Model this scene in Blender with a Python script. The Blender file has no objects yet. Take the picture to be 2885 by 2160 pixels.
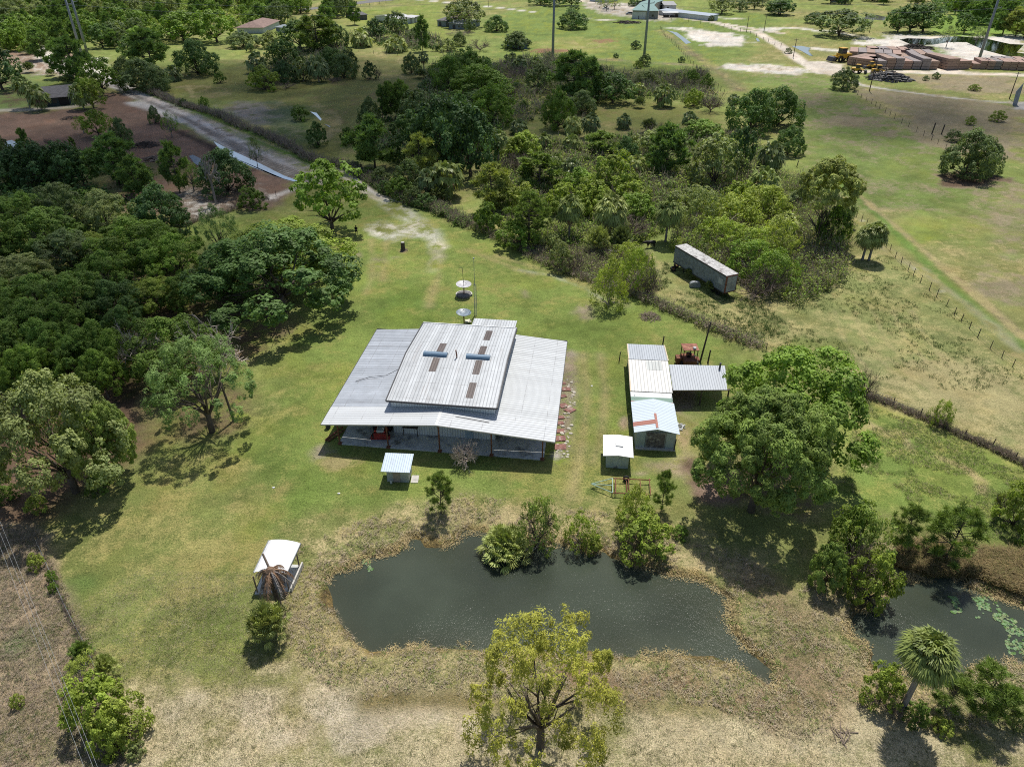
import bpy, math, random
import numpy as np
from mathutils import Vector
sc = bpy.context.scene
R = math.radians
# ---------------------------------------------------------------- camera (drone, 50 m up, looking +y)
HC = 50.0; FPX = 2020.0; PITCH = R(32.86); CX, CY = 1442.5, 1080.0
cam = bpy.data.cameras.new('camera'); cam.sensor_width = 36; cam.sensor_fit = 'HORIZONTAL'
cam.lens = 36 * FPX / 2885; cam.clip_end = 20000; cam.clip_start = 0.5
co = bpy.data.objects.new('camera', cam); sc.collection.objects.link(co)
co.location = (0, 0, HC); co.rotation_euler = (math.pi/2 - PITCH, 0, 0)
sc.camera = co
# ---------------------------------------------------------------- sky, sun, exposure
SUNV = Vector((0.13, 0.50, 1.0)).normalized()
wd = bpy.data.worlds.new('World'); sc.world = wd; wd.use_nodes = True
nt = wd.node_tree
sky = nt.nodes.new('ShaderNodeTexSky'); sky.sky_type = 'NISHITA'; sky.sun_disc = False
sky.sun_elevation = math.asin(SUNV.z); sky.sun_rotation = math.atan2(SUNV.x, SUNV.y)
sky.air_density = 1.0; sky.dust_density = 1.5
bg = nt.nodes['Background']; bg.inputs[1].default_value = 0.10
nt.links.new(sky.outputs[0], bg.inputs[0])
sl = bpy.data.lights.new('sun', 'SUN'); sl.energy = 4.6; sl.angle = R(0.53); sl.color = (1.0, 0.96, 0.89)
so = bpy.data.objects.new('sun', sl); sc.collection.objects.link(so)
so.rotation_euler = (-SUNV).to_track_quat('-Z', 'Y').to_euler(); so.location = (0, 0, 300)
sc.view_settings.view_transform = 'Standard'; sc.view_settings.look = 'None'
sc.view_settings.exposure = 0.0; sc.view_settings.gamma = 1.0
try:
    sc.cycles.filter_width = 1.05; sc.cycles.max_bounces = 6; sc.cycles.diffuse_bounces = 3; sc.cycles.glossy_bounces = 3
    sc.cycles.transparent_max_bounces = 20; sc.cycles.use_denoising = False
    sc.cycles.sample_clamp_indirect = 2.0; sc.cycles.sample_clamp_direct = 3.0; sc.cycles.caustics_reflective = False
except Exception: pass
# ---------------------------------------------------------------- helpers
cP, sP = math.cos(PITCH), math.sin(PITCH)
def G(px, py, z=0.0):            # point of the photograph -> point of the place at height z
    a = (px-CX)/FPX; b = (CY-py)/FPX
    t = (z-HC)/(-sP + b*cP)
    return (a*t, (cP+b*sP)*t)
def PX(x, y, z=0.0):
    dz = z-HC; d = y*cP-dz*sP; u = y*sP+dz*cP
    return (CX+FPX*x/d, CY-FPX*u/d)
def depth(x, y, z=0.0): return y*cP-(z-HC)*sP
def HT(bx, by, ty):
    g = G(bx, by); lo, hi = 0, 49.0
    for _ in range(40):
        m = (lo+hi)/2
        if PX(g[0], g[1], m)[1] > ty: lo = m
        else: hi = m
    return max(lo, 0.25)
TL = dict(A=(0,0),B=(700,0),C=(1400,0),D=(2085,0),E=(0,500),F=(700,500),G=(1400,500),H=(2085,500),
          I=(0,1000),J=(700,1000),K=(1400,1000),L=(2085,1000),M=(0,1560),N=(700,1560),O=(1400,1560),P=(2085,1560))
def t(T, x, y): return (TL[T][0]+x/2.76, TL[T][1]+y/2.76)
def w(T, pts, z=0.0): return [G(*t(T, x, y), z) for x, y in pts]

C = sc.collection.objects
def empty(name, loc, label, cat, group=None, rz=0.0):
    o = bpy.data.objects.new(name, None); C.link(o); o.empty_display_size = 0.5
    o.location = loc; o.rotation_euler = (0, 0, rz); o['label'] = label; o['category'] = cat
    if group: o['group'] = group
    return o
def tag(o, label, cat, group=None):
    o['label'] = label; o['category'] = cat
    if group: o['group'] = group
    return o
def kind(o, k): o['kind'] = k; return o

class MB:
    """collects simple solids in place coordinates and links them as one mesh"""
    def __init__(s): s.v = []; s.f = []
    def add(s, vs, fs):
        n = len(s.v); s.v += [tuple(p) for p in vs]; s.f += [tuple(i+n for i in f) for f in fs]; return s
    def hexa(s, a):     # 8 points: bottom 4 then top 4, same order
        return s.add(a, [(3,2,1,0),(4,5,6,7),(0,1,5,4),(1,2,6,5),(2,3,7,6),(3,0,4,7)])
    def box(s, x0, x1, y0, y1, z0, z1):
        return s.hexa([(x0,y0,z0),(x1,y0,z0),(x1,y1,z0),(x0,y1,z0),(x0,y0,z1),(x1,y0,z1),(x1,y1,z1),(x0,y1,z1)])
    def slab(s, q, th):  # thick quad: q are 4 top points
        q = [Vector(p) for p in q]; n = (q[1]-q[0]).cross(q[3]-q[0]).normalized()
        if n.z < 0: n = -n
        if abs(n.z) < 0.01: n = (q[1]-q[0]).cross(q[3]-q[0]).normalized()
        return s.hexa([p-n*th for p in q]+q)
    def tube(s, pts, r, n=8, r2=None, cap=True):
        pts = [Vector(p) for p in pts]; rs = [r if r2 is None else r+(r2-r)*i/(len(pts)-1) for i in range(len(pts))]
        base = len(s.v)
        for i, p in enumerate(pts):
            d = (pts[min(i+1, len(pts)-1)]-pts[max(i-1, 0)]).normalized()
            a = d.orthogonal().normalized() if abs(d.z) < 0.9 else Vector((1, 0, 0)).cross(d).normalized()
            b = d.cross(a)
            for k in range(n):
                t_ = 2*math.pi*k/n; q = p+(a*math.cos(t_)+b*math.sin(t_))*rs[i]; s.v.append(tuple(q))
        for i in range(len(pts)-1):
            for k in range(n):
                k2 = (k+1) % n; o = base+i*n
                s.f.append((o+k, o+k2, o+n+k2, o+n+k))
        if cap:
            s.f.append(tuple(base+k for k in range(n))[::-1]); o = base+(len(pts)-1)*n; s.f.append(tuple(o+k for k in range(n)))
        return s
    def lathe(s, c, prof, n=20, sx=1, sy=1):
        base = len(s.v)
        for r, z in prof:
            for k in range(n):
                a = 2*math.pi*k/n; s.v.append((c[0]+r*math.cos(a)*sx, c[1]+r*math.sin(a)*sy, c[2]+z))
        for i in range(len(prof)-1):
            for k in range(n):
                k2 = (k+1) % n; o = base+i*n; s.f.append((o+k, o+k2, o+n+k2, o+n+k))
        s.f.append(tuple(base+k for k in range(n))[::-1]); o = base+(len(prof)-1)*n; s.f.append(tuple(o+k for k in range(n)))
        return s
    def wheel(s, c, r, wd_, ax, n=18):
        ax = Vector(ax).normalized(); c = Vector(c)
        pr = [(r*.55, -wd_/2), (r*.9, -wd_/2), (r, -wd_*.35), (r, wd_*.35), (r*.9, wd_/2), (r*.55, wd_/2)]
        a = ax.orthogonal().normalized(); b = ax.cross(a); base = len(s.v)
        for rr, z in pr:
            for k in range(n):
                q = c+ax*z+(a*math.cos(2*math.pi*k/n)+b*math.sin(2*math.pi*k/n))*rr; s.v.append(tuple(q))
        m = len(pr)
        for i in range(m):
            for k in range(n):
                k2 = (k+1) % n; o = base+i*n; o2 = base+((i+1) % m)*n; s.f.append((o+k, o+k2, o2+k2, o2+k))
        return s
    def build(s, name, mat, parent=None, bevel=0, smooth=False, fr=None):
        off = Vector(parent.location) if parent is not None else Vector((0, 0, 0))
        if fr:   # fr = (origin, angle): local frame turned and moved into the place
            (ox, oy), an = fr; c_, s_ = math.cos(an), math.sin(an)
            s.v = [(ox+x*c_-y*s_, oy+x*s_+y*c_, z) for x, y, z in s.v]
        me = bpy.data.meshes.new(name)
        me.from_pydata([(x-off.x, y-off.y, z-off.z) for x, y, z in s.v], [], s.f); me.update()
        import bmesh
        bm = bmesh.new(); bm.from_mesh(me); bmesh.ops.recalc_face_normals(bm, faces=bm.faces); bm.to_mesh(me); bm.free()
        o = bpy.data.objects.new(name, me); C.link(o); me.materials.append(mat)
        if parent is not None: o.parent = parent
        if smooth: me.polygons.foreach_set('use_smooth', [True]*len(me.polygons))
        if bevel:
            m = o.modifiers.new('bevel', 'BEVEL'); m.width = bevel; m.segments = 2; m.limit_method = 'ANGLE'
        return o

def npmesh(name, V, F, mat, attrs=None, smooth=False):
    """V (n,3), F (m,k) constant k -> mesh data"""
    me = bpy.data.meshes.new(name); V = np.asarray(V, np.float32); F = np.asarray(F, np.int32)
    k = F.shape[1]; me.vertices.add(len(V)); me.vertices.foreach_set('co', V.ravel())
    me.loops.add(F.size); me.loops.foreach_set('vertex_index', F.ravel())
    me.polygons.add(len(F)); me.polygons.foreach_set('loop_start', np.arange(0, F.size, k, dtype=np.int32))
    try: me.polygons.foreach_set('loop_total', np.full(len(F), k, np.int32))
    except Exception: pass
    me.update(calc_edges=True)
    for nm, (ty, arr) in (attrs or {}).items():
        a = me.attributes.new(nm, ty, 'POINT')
        a.data.foreach_set('color' if ty == 'FLOAT_COLOR' else 'value', np.asarray(arr, np.float32).ravel())
    me.polygons.foreach_set('use_smooth', np.full(len(F), smooth, bool))
    me.materials.append(mat); return me
def linkmesh(name, me, parent=None, loc=(0, 0, 0)):
    o = bpy.data.objects.new(name, me); C.link(o); o.location = loc
    if parent is not None: o.parent = parent
    return o
# value noise
def vnoise(x, y, s, seed=0):
    x = np.asarray(x, np.float64)/s+1000.5; y = np.asarray(y, np.float64)/s+1000.5
    xi = np.floor(x).astype(np.int64); yi = np.floor(y).astype(np.int64); fx = x-xi; fy = y-yi
    fx = fx*fx*(3-2*fx); fy = fy*fy*(3-2*fy)
    def h(a, b):
        n = (a*374761393+b*668265263+seed*974634777) & 0x7fffffff
        n = ((n ^ (n >> 13))*1274126177) & 0x7fffffff
        return ((n ^ (n >> 16)) & 0xffff)/65535.0
    return (h(xi, yi)*(1-fx)+h(xi+1, yi)*fx)*(1-fy)+(h(xi, yi+1)*(1-fx)+h(xi+1, yi+1)*fx)*fy
def fbm(x, y, s, seed=0, o=4):
    r = 0; a = .5; tt = 0
    for i in range(o): r = r+a*vnoise(x, y, s/2**i, seed+i*7); tt += a; a *= .55
    return r/tt
def smooth01(a, b, x):
    q = np.clip((x-a)/(b-a), 0, 1); return q*q*(3-2*q)
def sdf_poly(x, y, P):     # negative inside
    P = np.asarray(P); d = np.full(x.shape, 1e18); ins = np.zeros(x.shape, bool)
    for i in range(len(P)):
        ax, ay = P[i]; bx, by = P[(i+1) % len(P)]; ex, ey = bx-ax, by-ay
        tt = np.clip(((x-ax)*ex+(y-ay)*ey)/max(ex*ex+ey*ey, 1e-9), 0, 1)
        d = np.minimum(d, (x-ax-tt*ex)**2+(y-ay-tt*ey)**2)
        c = (ay > y) != (by > y)
        with np.errstate(divide='ignore', invalid='ignore'):
            xx = ex*(y-ay)/(ey if ey != 0 else 1e-12)+ax
        ins ^= c & (x < xx)
    d = np.sqrt(d); return np.where(ins, -d, d)
def sdf_line(x, y, P):
    d = np.full(x.shape, 1e18)
    for i in range(len(P)-1):
        ax, ay = P[i]; bx, by = P[i+1]; ex, ey = bx-ax, by-ay
        tt = np.clip(((x-ax)*ex+(y-ay)*ey)/max(ex*ex+ey*ey, 1e-9), 0, 1)
        d = np.minimum(d, (x-ax-tt*ex)**2+(y-ay-tt*ey)**2)
    return np.sqrt(d)
# ---------------------------------------------------------------- materials
def mat(name):
    m = bpy.data.materials.new(name); m.use_nodes = True; n = m.node_tree.nodes; b = n['Principled BSDF']
    return m, m.node_tree, b
def N(nt, ty, **kw):
    n = nt.nodes.new(ty)
    for k, v in kw.items():
        if k.startswith('i_'):
            key = k[2:]; key = int(key) if key.isdigit() else key.replace('_', ' '); n.inputs[key].default_value = v
        else: setattr(n, k, v)
    return n
def L(nt, a, b): nt.links.new(a, b)
def mixc(nt, f, a, b, bt='MIX'):
    m = nt.nodes.new('ShaderNodeMix'); m.data_type = 'RGBA'; m.blend_type = bt
    for s, v in ((m.inputs[0], f), (m.inputs[6], a), (m.inputs[7], b)):
        if isinstance(v, bpy.types.NodeSocket): nt.links.new(v, s)
        elif isinstance(v, tuple): s.default_value = (*v, 1) if len(v) == 3 else v
        else: s.default_value = v
    return m.outputs[2]
def mth(nt, op, a, b=None, c=None, clamp=False):
    m = nt.nodes.new('ShaderNodeMath'); m.operation = op; m.use_clamp = clamp
    for i, v in enumerate((a, b, c)):
        if v is None: continue
        if isinstance(v, bpy.types.NodeSocket): nt.links.new(v, m.inputs[i])
        else: m.inputs[i].default_value = v
    return m.outputs[0]
def ramp(nt, fac, a, b):
    r = nt.nodes.new('ShaderNodeMapRange'); r.interpolation_type = 'SMOOTHSTEP'
    L(nt, fac, r.inputs[0]); r.inputs[1].default_value = a; r.inputs[2].default_value = b; return r.outputs[0]
def noise(nt, scale, detail=3, rough=.6, vec=None):
    n = N(nt, 'ShaderNodeTexNoise', i_Scale=scale, i_Detail=detail, i_Roughness=rough)
    if vec is not None: L(nt, vec, n.inputs[0])
    return n.outputs[0]
def plain(name, col, rough=.7, metal=0.0, var=.18, sc_=3.0, stain=None, stain_amt=.5, spec=.3, bump=0.0):
    """solid paint / wood / concrete with mottling, and stains with a shape of their own"""
    m, nt, b = mat(name); tc = N(nt, 'ShaderNodeTexCoord'); v = tc.outputs['Object']
    n1 = noise(nt, sc_, 5, .65, v); col1 = tuple(c*(1-var) for c in col); col2 = tuple(min(c*(1+var), 1) for c in col)
    c_ = mixc(nt, ramp(nt, n1, .3, .7), col1, col2)
    if stain:
        n2 = noise(nt, sc_*.35, 4, .7, v); c_ = mixc(nt, mth(nt, 'MULTIPLY', ramp(nt, n2, .5, .68), stain_amt), c_, stain)
    L(nt, c_, b.inputs['Base Color']); b.inputs['Roughness'].default_value = rough; b.inputs['Metallic'].default_value = metal
    b.inputs['Specular IOR Level'].default_value = spec
    if bump:
        bp = N(nt, 'ShaderNodeBump', i_Strength=bump, i_Distance=.05); L(nt, n1, bp.inputs['Height']); L(nt, bp.outputs[0], b.inputs['Normal'])
    return m
def metal_sheet(name, col, ang, pitch=.30, dark=.55, stain=(.2, .16, .13), stain_amt=.35, seam=None, rough=.45, line=.14, patchy=.12, axis=0):
    """ribbed roofing sheet: ribs run along the direction `ang` (radians) of the place"""
    m, nt, b = mat(name); tc = N(nt, 'ShaderNodeTexCoord')
    mp = N(nt, 'ShaderNodeMapping'); mp.inputs['Rotation'].default_value = (0, 0, -ang)
    L(nt, tc.outputs['Object'], mp.inputs[0]); sx = N(nt, 'ShaderNodeSeparateXYZ'); L(nt, mp.outputs[0], sx.inputs[0])
    u, v = sx.outputs[axis], sx.outputs[1-axis]
    fr = mth(nt, 'FRACT', mth(nt, 'DIVIDE', v, pitch))
    tri = mth(nt, 'ABSOLUTE', mth(nt, 'SUBTRACT', fr, .5))      # 0 at the rib, .5 between
    rib = mth(nt, 'SUBTRACT', 1.0, ramp(nt, tri, line*.4, line))
    # sheet to sheet tone
    sh = mth(nt, 'FLOOR', mth(nt, 'DIVIDE', v, .9)); wn = N(nt, 'ShaderNodeTexWhiteNoise'); wn.noise_dimensions = '1D'; L(nt, sh, wn.inputs['W'])
    n1 = noise(nt, .8, 5, .7, tc.outputs['Object'])
    tone = mth(nt, 'ADD', mth(nt, 'MULTIPLY', wn.outputs[0], patchy), mth(nt, 'MULTIPLY', n1, patchy*2.2))
    tone = mth(nt, 'ADD', tone, 1.0-patchy*1.6)
    cc = N(nt, 'ShaderNodeCombineXYZ');
    for i in range(3): L(nt, mth(nt, 'MULTIPLY', tone, col[i]), cc.inputs[i])
    c_ = mixc(nt, mth(nt, 'MULTIPLY', rib, 1-dark), cc.outputs[0], tuple(c*.45 for c in col))
    mp2 = N(nt, 'ShaderNodeMapping'); mp2.inputs['Scale'].default_value = (1, 1, 1)
    L(nt, mp.outputs[0], mp2.inputs[0]); mp2.inputs['Scale'].default_value = (.15, 2.2, 1) if axis == 0 else (2.2, .15, 1)
    n2 = noise(nt, 1.3, 5, .7, mp2.outputs[0])
    c_ = mixc(nt, mth(nt, 'MULTIPLY', ramp(nt, n2, .52, .75), stain_amt), c_, stain)
    if seam:
        f2 = mth(nt, 'FRACT', mth(nt, 'DIVIDE', u, seam)); l2 = mth(nt, 'LESS_THAN', f2, .07/seam)
        c_ = mixc(nt, mth(nt, 'MULTIPLY', l2, mth(nt, 'MULTIPLY', ramp(nt, noise(nt, 1.1, 2, .5, tc.outputs['Object']), .35, .6), .5)), c_, (.17, .16, .16))
    L(nt, c_, b.inputs['Base Color']); b.inputs['Roughness'].default_value = rough; b.inputs['Specular IOR Level'].default_value = .35
    bp = N(nt, 'ShaderNodeBump', i_Strength=.7, i_Distance=.04); L(nt, rib, bp.inputs['Height']); L(nt, bp.outputs[0], b.inputs['Normal'])
    return m
# ---------------------------------------------------------------- ground: one sheet, colour regions of the soil and grass
random.seed(4); rng = np.random.default_rng(7)
ys = [-80.0]
while ys[-1] < 22: ys.append(ys[-1]+3.0)
while ys[-1] < 760: y_ = ys[-1]; ys.append(y_+(y_*y_+2500)/2500*.075+.02)
while ys[-1] < 9000: ys.append(ys[-1]*1.12)
ys = np.array(ys); us = np.linspace(-1, 1, 801)
YY, UU = np.meshgrid(ys, us, indexing='ij')
XX = UU*(0.80*np.clip(YY, 0, 1e9)+34+np.clip(28-YY, 0, 100)*.5)
gx, gy = XX.ravel(), YY.ravel(); NV = gx.size
def lin(r, g, b, k=1.0):
    f = lambda c: ((c/255.+.055)/1.055)**2.4 if c > 10 else c/255./12.92
    return np.array([f(r)*k, f(g)*k, f(b)*k])
KL = .80          # albedo of a sunlit sRGB value
GRASS = lin(136, 152, 68, KL); GRASS2 = lin(130, 150, 60, KL); STRAW = lin(178, 166, 116, KL); DRYW = lin(150, 132, 106, KL)
MULCH = lin(146, 116, 96, KL*1.1); SAND = lin(222, 216, 204, KL); MUD = lin(226, 218, 208, KL); LIT = lin(120, 142, 62, KL)
PINK = lin(156, 144, 116, KL); DARKD = lin(110, 92, 76, KL); SROAD = lin(222, 210, 192, KL); DGREEN = lin(84, 112, 44, KL)
OLIVE = lin(138, 140, 74, KL); REDN = lin(150, 112, 92, KL); YEL = lin(142, 152, 66, KL)
n_big = fbm(gx, gy, 38, 3); n_mid = fbm(gx, gy, 9, 5); n_sm = fbm(gx, gy, 2.6, 9)
Acol = np.tile(GRASS, (NV, 1)); Bcol = np.tile(STRAW, (NV, 1)); Ff = np.full(NV, .30)
m_ = smooth01(.35, .65, n_big)[:, None]; Acol = Acol*(1-m_)+OLIVE*m_
Ff += (n_big-.5)*.5+(n_mid-.5)*.35
def blend(wt, A=None, B=None, f=None):
    global Acol, Bcol, Ff
    if A is not None: Acol += (np.asarray(A)-Acol)*wt[:, None]
    if B is not None: Bcol += (np.asarray(B)-Bcol)*wt[:, None]
    if f is not None: Ff += (f-Ff)*wt
def sel(P, mg):
    P = np.asarray(P); return np.where((gx > P[:, 0].min()-mg) & (gx < P[:, 0].max()+mg) & (gy > P[:, 1].min()-mg) & (gy < P[:, 1].max()+mg))[0]
def _w(i, d, soft, amp, g=1.7):
    nn = (n_mid[i]-.5)*amp*2*g+(n_sm[i]-.5)*amp*1.2*g
    soft = soft*1.3
    return smooth01(-soft, soft, -(d+nn))
def poly(T, pts, A=None, B=None, f=None, soft=1.5, amp=2.0, k=1.0):
    P = w(T, pts) if isinstance(T, str) else T
    i = sel(P, soft+amp*2+1); ww = np.zeros(NV); ww[i] = _w(i, sdf_poly(gx[i], gy[i], P), soft, amp)*k; blend(ww, A, B, f)
def line(T, pts, wid, A=None, B=None, f=None, soft=.6, amp=.6, k=1.0):
    P = w(T, pts) if isinstance(T, str) else T
    i = sel(P, wid+soft+amp*2+1); ww = np.zeros(NV); ww[i] = _w(i, sdf_line(gx[i], gy[i], P)-wid/2, soft, amp, .8)*k; blend(ww, A, B, f)
def spot(T, x, y, rx, ry=None, **kw):       # ellipse given in picture units of its tile
    ry = ry or rx*.6; poly(T, [(x+rx*math.cos(a), y+ry*math.sin(a)) for a in np.linspace(0, 6.28, 13)[:-1]], **kw)
# -- far fields
poly('C', [(0,120),(640,0),(2208,120),(1700,560),(1080,560),(700,470),(0,470)], A=LIT, B=YEL, f=.35, soft=5, amp=6)
spot('C', 620, 350, 330, 60, A=YEL, B=STRAW, f=.35, soft=6, amp=6)
spot('C', 420, 395, 200, 18, B=REDN, f=.6, soft=3, amp=4)
spot('C', 860, 320, 110, 14, B=REDN, f=.55, soft=3, amp=4)
poly('B', [(760,100),(1500,20),(1560,330),(1100,380),(860,260)], A=YEL, B=LIT, f=.4, soft=5, amp=5)
poly('D', [(1550,110),(2208,140),(2208,300),(1500,290)], A=lin(128,160,50,KL), B=YEL, f=.3, soft=4, amp=4)
# middle field, mown
poly('B', [(20,640),(880,620),(1480,600),(1560,760),(900,950),(620,1230),(60,940),(0,760)], A=lin(134,138,66,KL), B=lin(146,132,92,KL), f=.3, soft=4, amp=5)
poly('A', [(1320,620),(2208,500),(2208,760),(1700,800),(1300,720)], A=lin(134,138,66,KL), B=lin(146,132,92,KL), f=.3, soft=4, amp=5)
for k_ in range(9):
    line('A', [(1330+k_*18,690-k_*4),(1500,650+k_*14),(1800,700+k_*8)], 1.0, B=STRAW, f=.62, soft=.8, amp=1.2)
for k_ in range(7):
    line('B', [(520-k_*14,800+k_*22),(700-k_*10,900+k_*16),(720-k_*26,1010+k_*18)], .9, B=STRAW, f=.65, soft=.8, amp=.9)
for k_ in range(6):
    line('B', [(1260+k_*25,640),(1420+k_*20,700),(1540+k_*6,760+k_*12)], .9, B=STRAW, f=.6, soft=.8, amp=.9)
poly('C', [(700,800),(1060,780),(1500,800),(1790,900),(1760,980),(1300,990),(950,990),(760,940)], A=lin(132,138,64,KL), B=lin(146,132,92,KL), f=.3, soft=3, amp=3)
# right meadow between the two fences
poly('D', [(0,560),(700,590),(1000,800),(1600,1160),(2208,1500),(2208,1656),(900,1656),(600,1300),(420,1000),(420,700),(0,640)], A=lin(122,142,62,KL), B=PINK, f=.36, soft=4, amp=5)
spot('D', 820, 930, 200, 70, B=PINK, f=.72, soft=5, amp=6); spot('D', 600, 800, 160, 40, B=PINK, f=.62, soft=5, amp=5)
spot('D', 1120, 1040, 90, 22, B=PINK, f=.6, soft=3, amp=3); spot('D', 2080, 1600, 250, 80, B=PINK, f=.6, soft=4, amp=5)
poly('H', [(1800,150),(2208,60),(2400,800),(2208,950),(1950,700),(1900,480)], A=lin(136,144,78,KL), B=PINK, f=.56, soft=4, amp=6)
spot('H', 1480, 440, 300, 120, A=lin(140,156,60,KL), B=YEL, f=.3, soft=4, amp=5)
spot('H', 2060, 780, 160, 90, B=PINK, f=.7, soft=3, amp=4)
# pinkish rough field beyond
poly('D', [(900,690),(1500,740),(2208,820),(2208,1300),(1950,1260),(1600,1140),(1250,930)], A=lin(132,134,80,KL), B=PINK, f=.66, soft=3, amp=5)
poly('D', [(1300,590),(2208,600),(2208,740),(1500,700)], A=lin(120,124,70,KL), B=PINK, f=.72, soft=4, amp=4)
spot('D', 1780, 1390, 230, 50, B=DARKD, f=.8, soft=2, amp=3)
# sand
poly('C', [(1420,215),(1600,220),(1860,270),(1960,360),(1650,360),(1500,310)], A=SAND, B=lin(150,150,120,KL), f=.18, soft=2.5, amp=5)
spot('C', 1700, 235, 190, 12, A=LIT, f=.2, soft=3, amp=5)
poly('C', [(1700,505),(1800,490),(2208,505),(2208,560),(1900,555),(1720,535)], A=SAND, B=PINK, f=.3, soft=2, amp=4)
poly('D', [(0,500),(400,530),(560,550),(420,580),(0,560)], A=SAND, B=PINK, f=.3, soft=2, amp=4)
poly('D', [(880,340),(1200,270),(2208,290),(2208,500),(1900,490),(1600,450),(1350,410)], A=SAND, B=MUD, f=.35, soft=3, amp=7)
line('D', [(170,240),(330,215),(480,225),(620,245),(740,245)], 4, A=SAND, f=.2, soft=2, amp=4)
line('D', [(590,378),(800,400),(1000,410)], 5, A=SAND, f=.2, soft=2, amp=4)
line('D', [(740,250),(900,280),(1040,300)], 3, A=SAND, f=.3, soft=2, amp=3)
poly('D', [(1290,360),(1500,350),(1600,420),(1350,400)], A=LIT, f=.3, soft=3, amp=3)
line('C', [(700,150),(800,156),(910,160)], 4, A=SAND, f=.1, soft=1.5, amp=1.5)
line('C', [(1600,120),(1700,140),(1850,145)], 6, A=SAND, B=MUD, f=.4, soft=2, amp=4)
poly('C', [(650,0),(1400,60),(1560,120),(1300,170),(900,120),(690,60)], A=lin(196,188,178,KL), B=PINK, f=.4, soft=4, amp=5)
line('C', [(340,455),(420,460)], 3, A=SAND, f=.2, soft=1.5, amp=2)
for a_ in ([(700,470),(900,460),(1080,490),(1400,500),(1700,520)], [(1280,240),(1420,330),(1500,400),(1620,490),(1900,700)]):
    line('C', a_, 3.5, A=lin(132,122,92,KL), B=STRAW, f=.5, soft=3, amp=4)
line('B', [(840,490),(1200,480),(1500,500)], 2.2, B=STRAW, f=.6, soft=2, amp=2)
line('B', [(860,450),(1300,440)], 1.5, B=lin(120,116,70,KL), f=.6, soft=2, amp=2)
# grey ring yard patch and mulch lot (left)
poly('A', [(1700,820),(1850,790),(2050,800),(2208,840),(2208,950),(1950,960),(1760,900)], A=lin(170,160,146,KL), B=lin(112,118,76,KL), f=.35, soft=2.5, amp=3)
poly('B', [(0,790),(140,820),(330,890),(420,960),(300,1000),(0,960)], A=lin(166,156,142,KL), B=lin(110,120,70,KL), f=.5, soft=2.5, amp=3)
poly('B', [(100,780),(360,830),(470,900),(520,960),(460,1100),(100,1000),(200,900)], A=lin(78,108,52,KL), B=lin(150,150,120,KL), f=.35, soft=3, amp=4, k=.8)
poly('A', [(-600,900),(0,870),(700,850),(820,720),(1000,730),(1250,880),(1650,1150),(1700,1300),(2208,1400),(2208,1560),(1900,1640),(1500,1656),(900,1656),(900,1300),(300,1150),(-600,1200)], A=MULCH, B=lin(134,112,96,KL), f=.5, soft=1.8, amp=2.5)
poly('B', [(0,1300),(380,1440),(370,1490),(150,1560),(0,1656)], A=MULCH, B=lin(134,112,96,KL), f=.5, soft=1.5, amp=2)
poly('A', [(1150,1270),(1560,1290),(1600,1450),(1250,1480)], A=lin(118,118,66,KL), B=MULCH, f=.4, soft=2, amp=3)
poly('A', [(1400,1440),(2000,1480),(2208,1520),(2208,1600),(1900,1656),(1450,1656)], A=lin(140,120,100,KL), B=SAND, f=.28, soft=2, amp=3)
poly('E', [(1400,150),(1600,60),(1620,290),(1400,400)], A=lin(150,130,108,KL), B=SAND, f=.4, soft=1.5, amp=2)
line('B', [(150,1540),(260,1500),(380,1460)], 1.8, A=SAND, B=MUD, f=.5, soft=1, amp=1)
line('A', [(1030,1200),(1300,1220),(1500,1290)], 4, A=DARKD, B=MULCH, f=.5, soft=2, amp=3)
poly('A', [(-300,540),(460,540),(360,640),(340,860),(-300,880)], A=lin(120,142,70,KL), B=DARKD, f=.4, soft=3, amp=4)
poly('A', [(-300,380),(640,420),(800,600),(460,600),(120,520),(-300,480)], A=lin(150,126,104,KL), B=SAND, f=.3, soft=3, amp=5)
line('A', [(290,350),(400,470),(640,520),(860,620)], 7, A=SAND, B=MUD, f=.3, soft=2.5, amp=3)
line('A', [(420,545),(600,560),(760,520),(740,460)], 6, A=SAND, B=MUD, f=.35, soft=2, amp=3)
line('A', [(0,860),(300,850),(560,830),(720,810)], 3.5, A=lin(196,186,172,KL), f=.3, soft=1.5, amp=2)
# the muddy track along the ditch
line('A', [(860,640),(1000,700),(1400,880),(1700,1050),(2208,1330)], 6.5, A=MUD, B=lin(146,134,122,KL), f=.42, soft=1, amp=1.2)
line('B', [(0,1190),(180,1260),(350,1330),(520,1400)], 7.5, A=MUD, B=lin(146,134,122,KL), f=.42, soft=1, amp=1.2)
line('A', [(1050,800),(1300,870),(1450,940)], 6, A=SAND, B=MUD, f=.3, soft=1.2, amp=2)
for a_, b_ in ((0, SAND), (1, lin(104,92,82,KL))):
  for k_ in range(4):
    line('A', [(880+k_*14,650+k_*12+a_*8),(1400+k_*22,882+k_*18+a_*8),(1760+k_*14,1066+k_*22+a_*10),(2208+k_*8,1300+k_*22+a_*12)], .5, A=b_, B=b_, f=.5, soft=.3, amp=.35, k=.65)
    line('B', [(0,1160+k_*22+a_*12),(250,1270+k_*18+a_*12),(500,1370+k_*14+a_*10)], .5, A=b_, B=b_, f=.5, soft=.3, amp=.35, k=.65)
line('A', [(900,600),(1040,670),(1500,880),(1900,1060),(2208,1180)], 2.0, A=lin(196,184,166,KL), B=LIT, f=.45, soft=.6, amp=.7)
line('A', [(1150,730),(1500,860),(1900,1010),(2208,1130)], 1.8, A=lin(110,146,46,KL), B=LIT, f=.2, soft=.6, amp=.6)
line('B', [(0,1110),(250,1220),(560,1320)], 1.8, A=lin(196,184,166,KL), B=LIT, f=.45, soft=.6, amp=.7)
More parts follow.
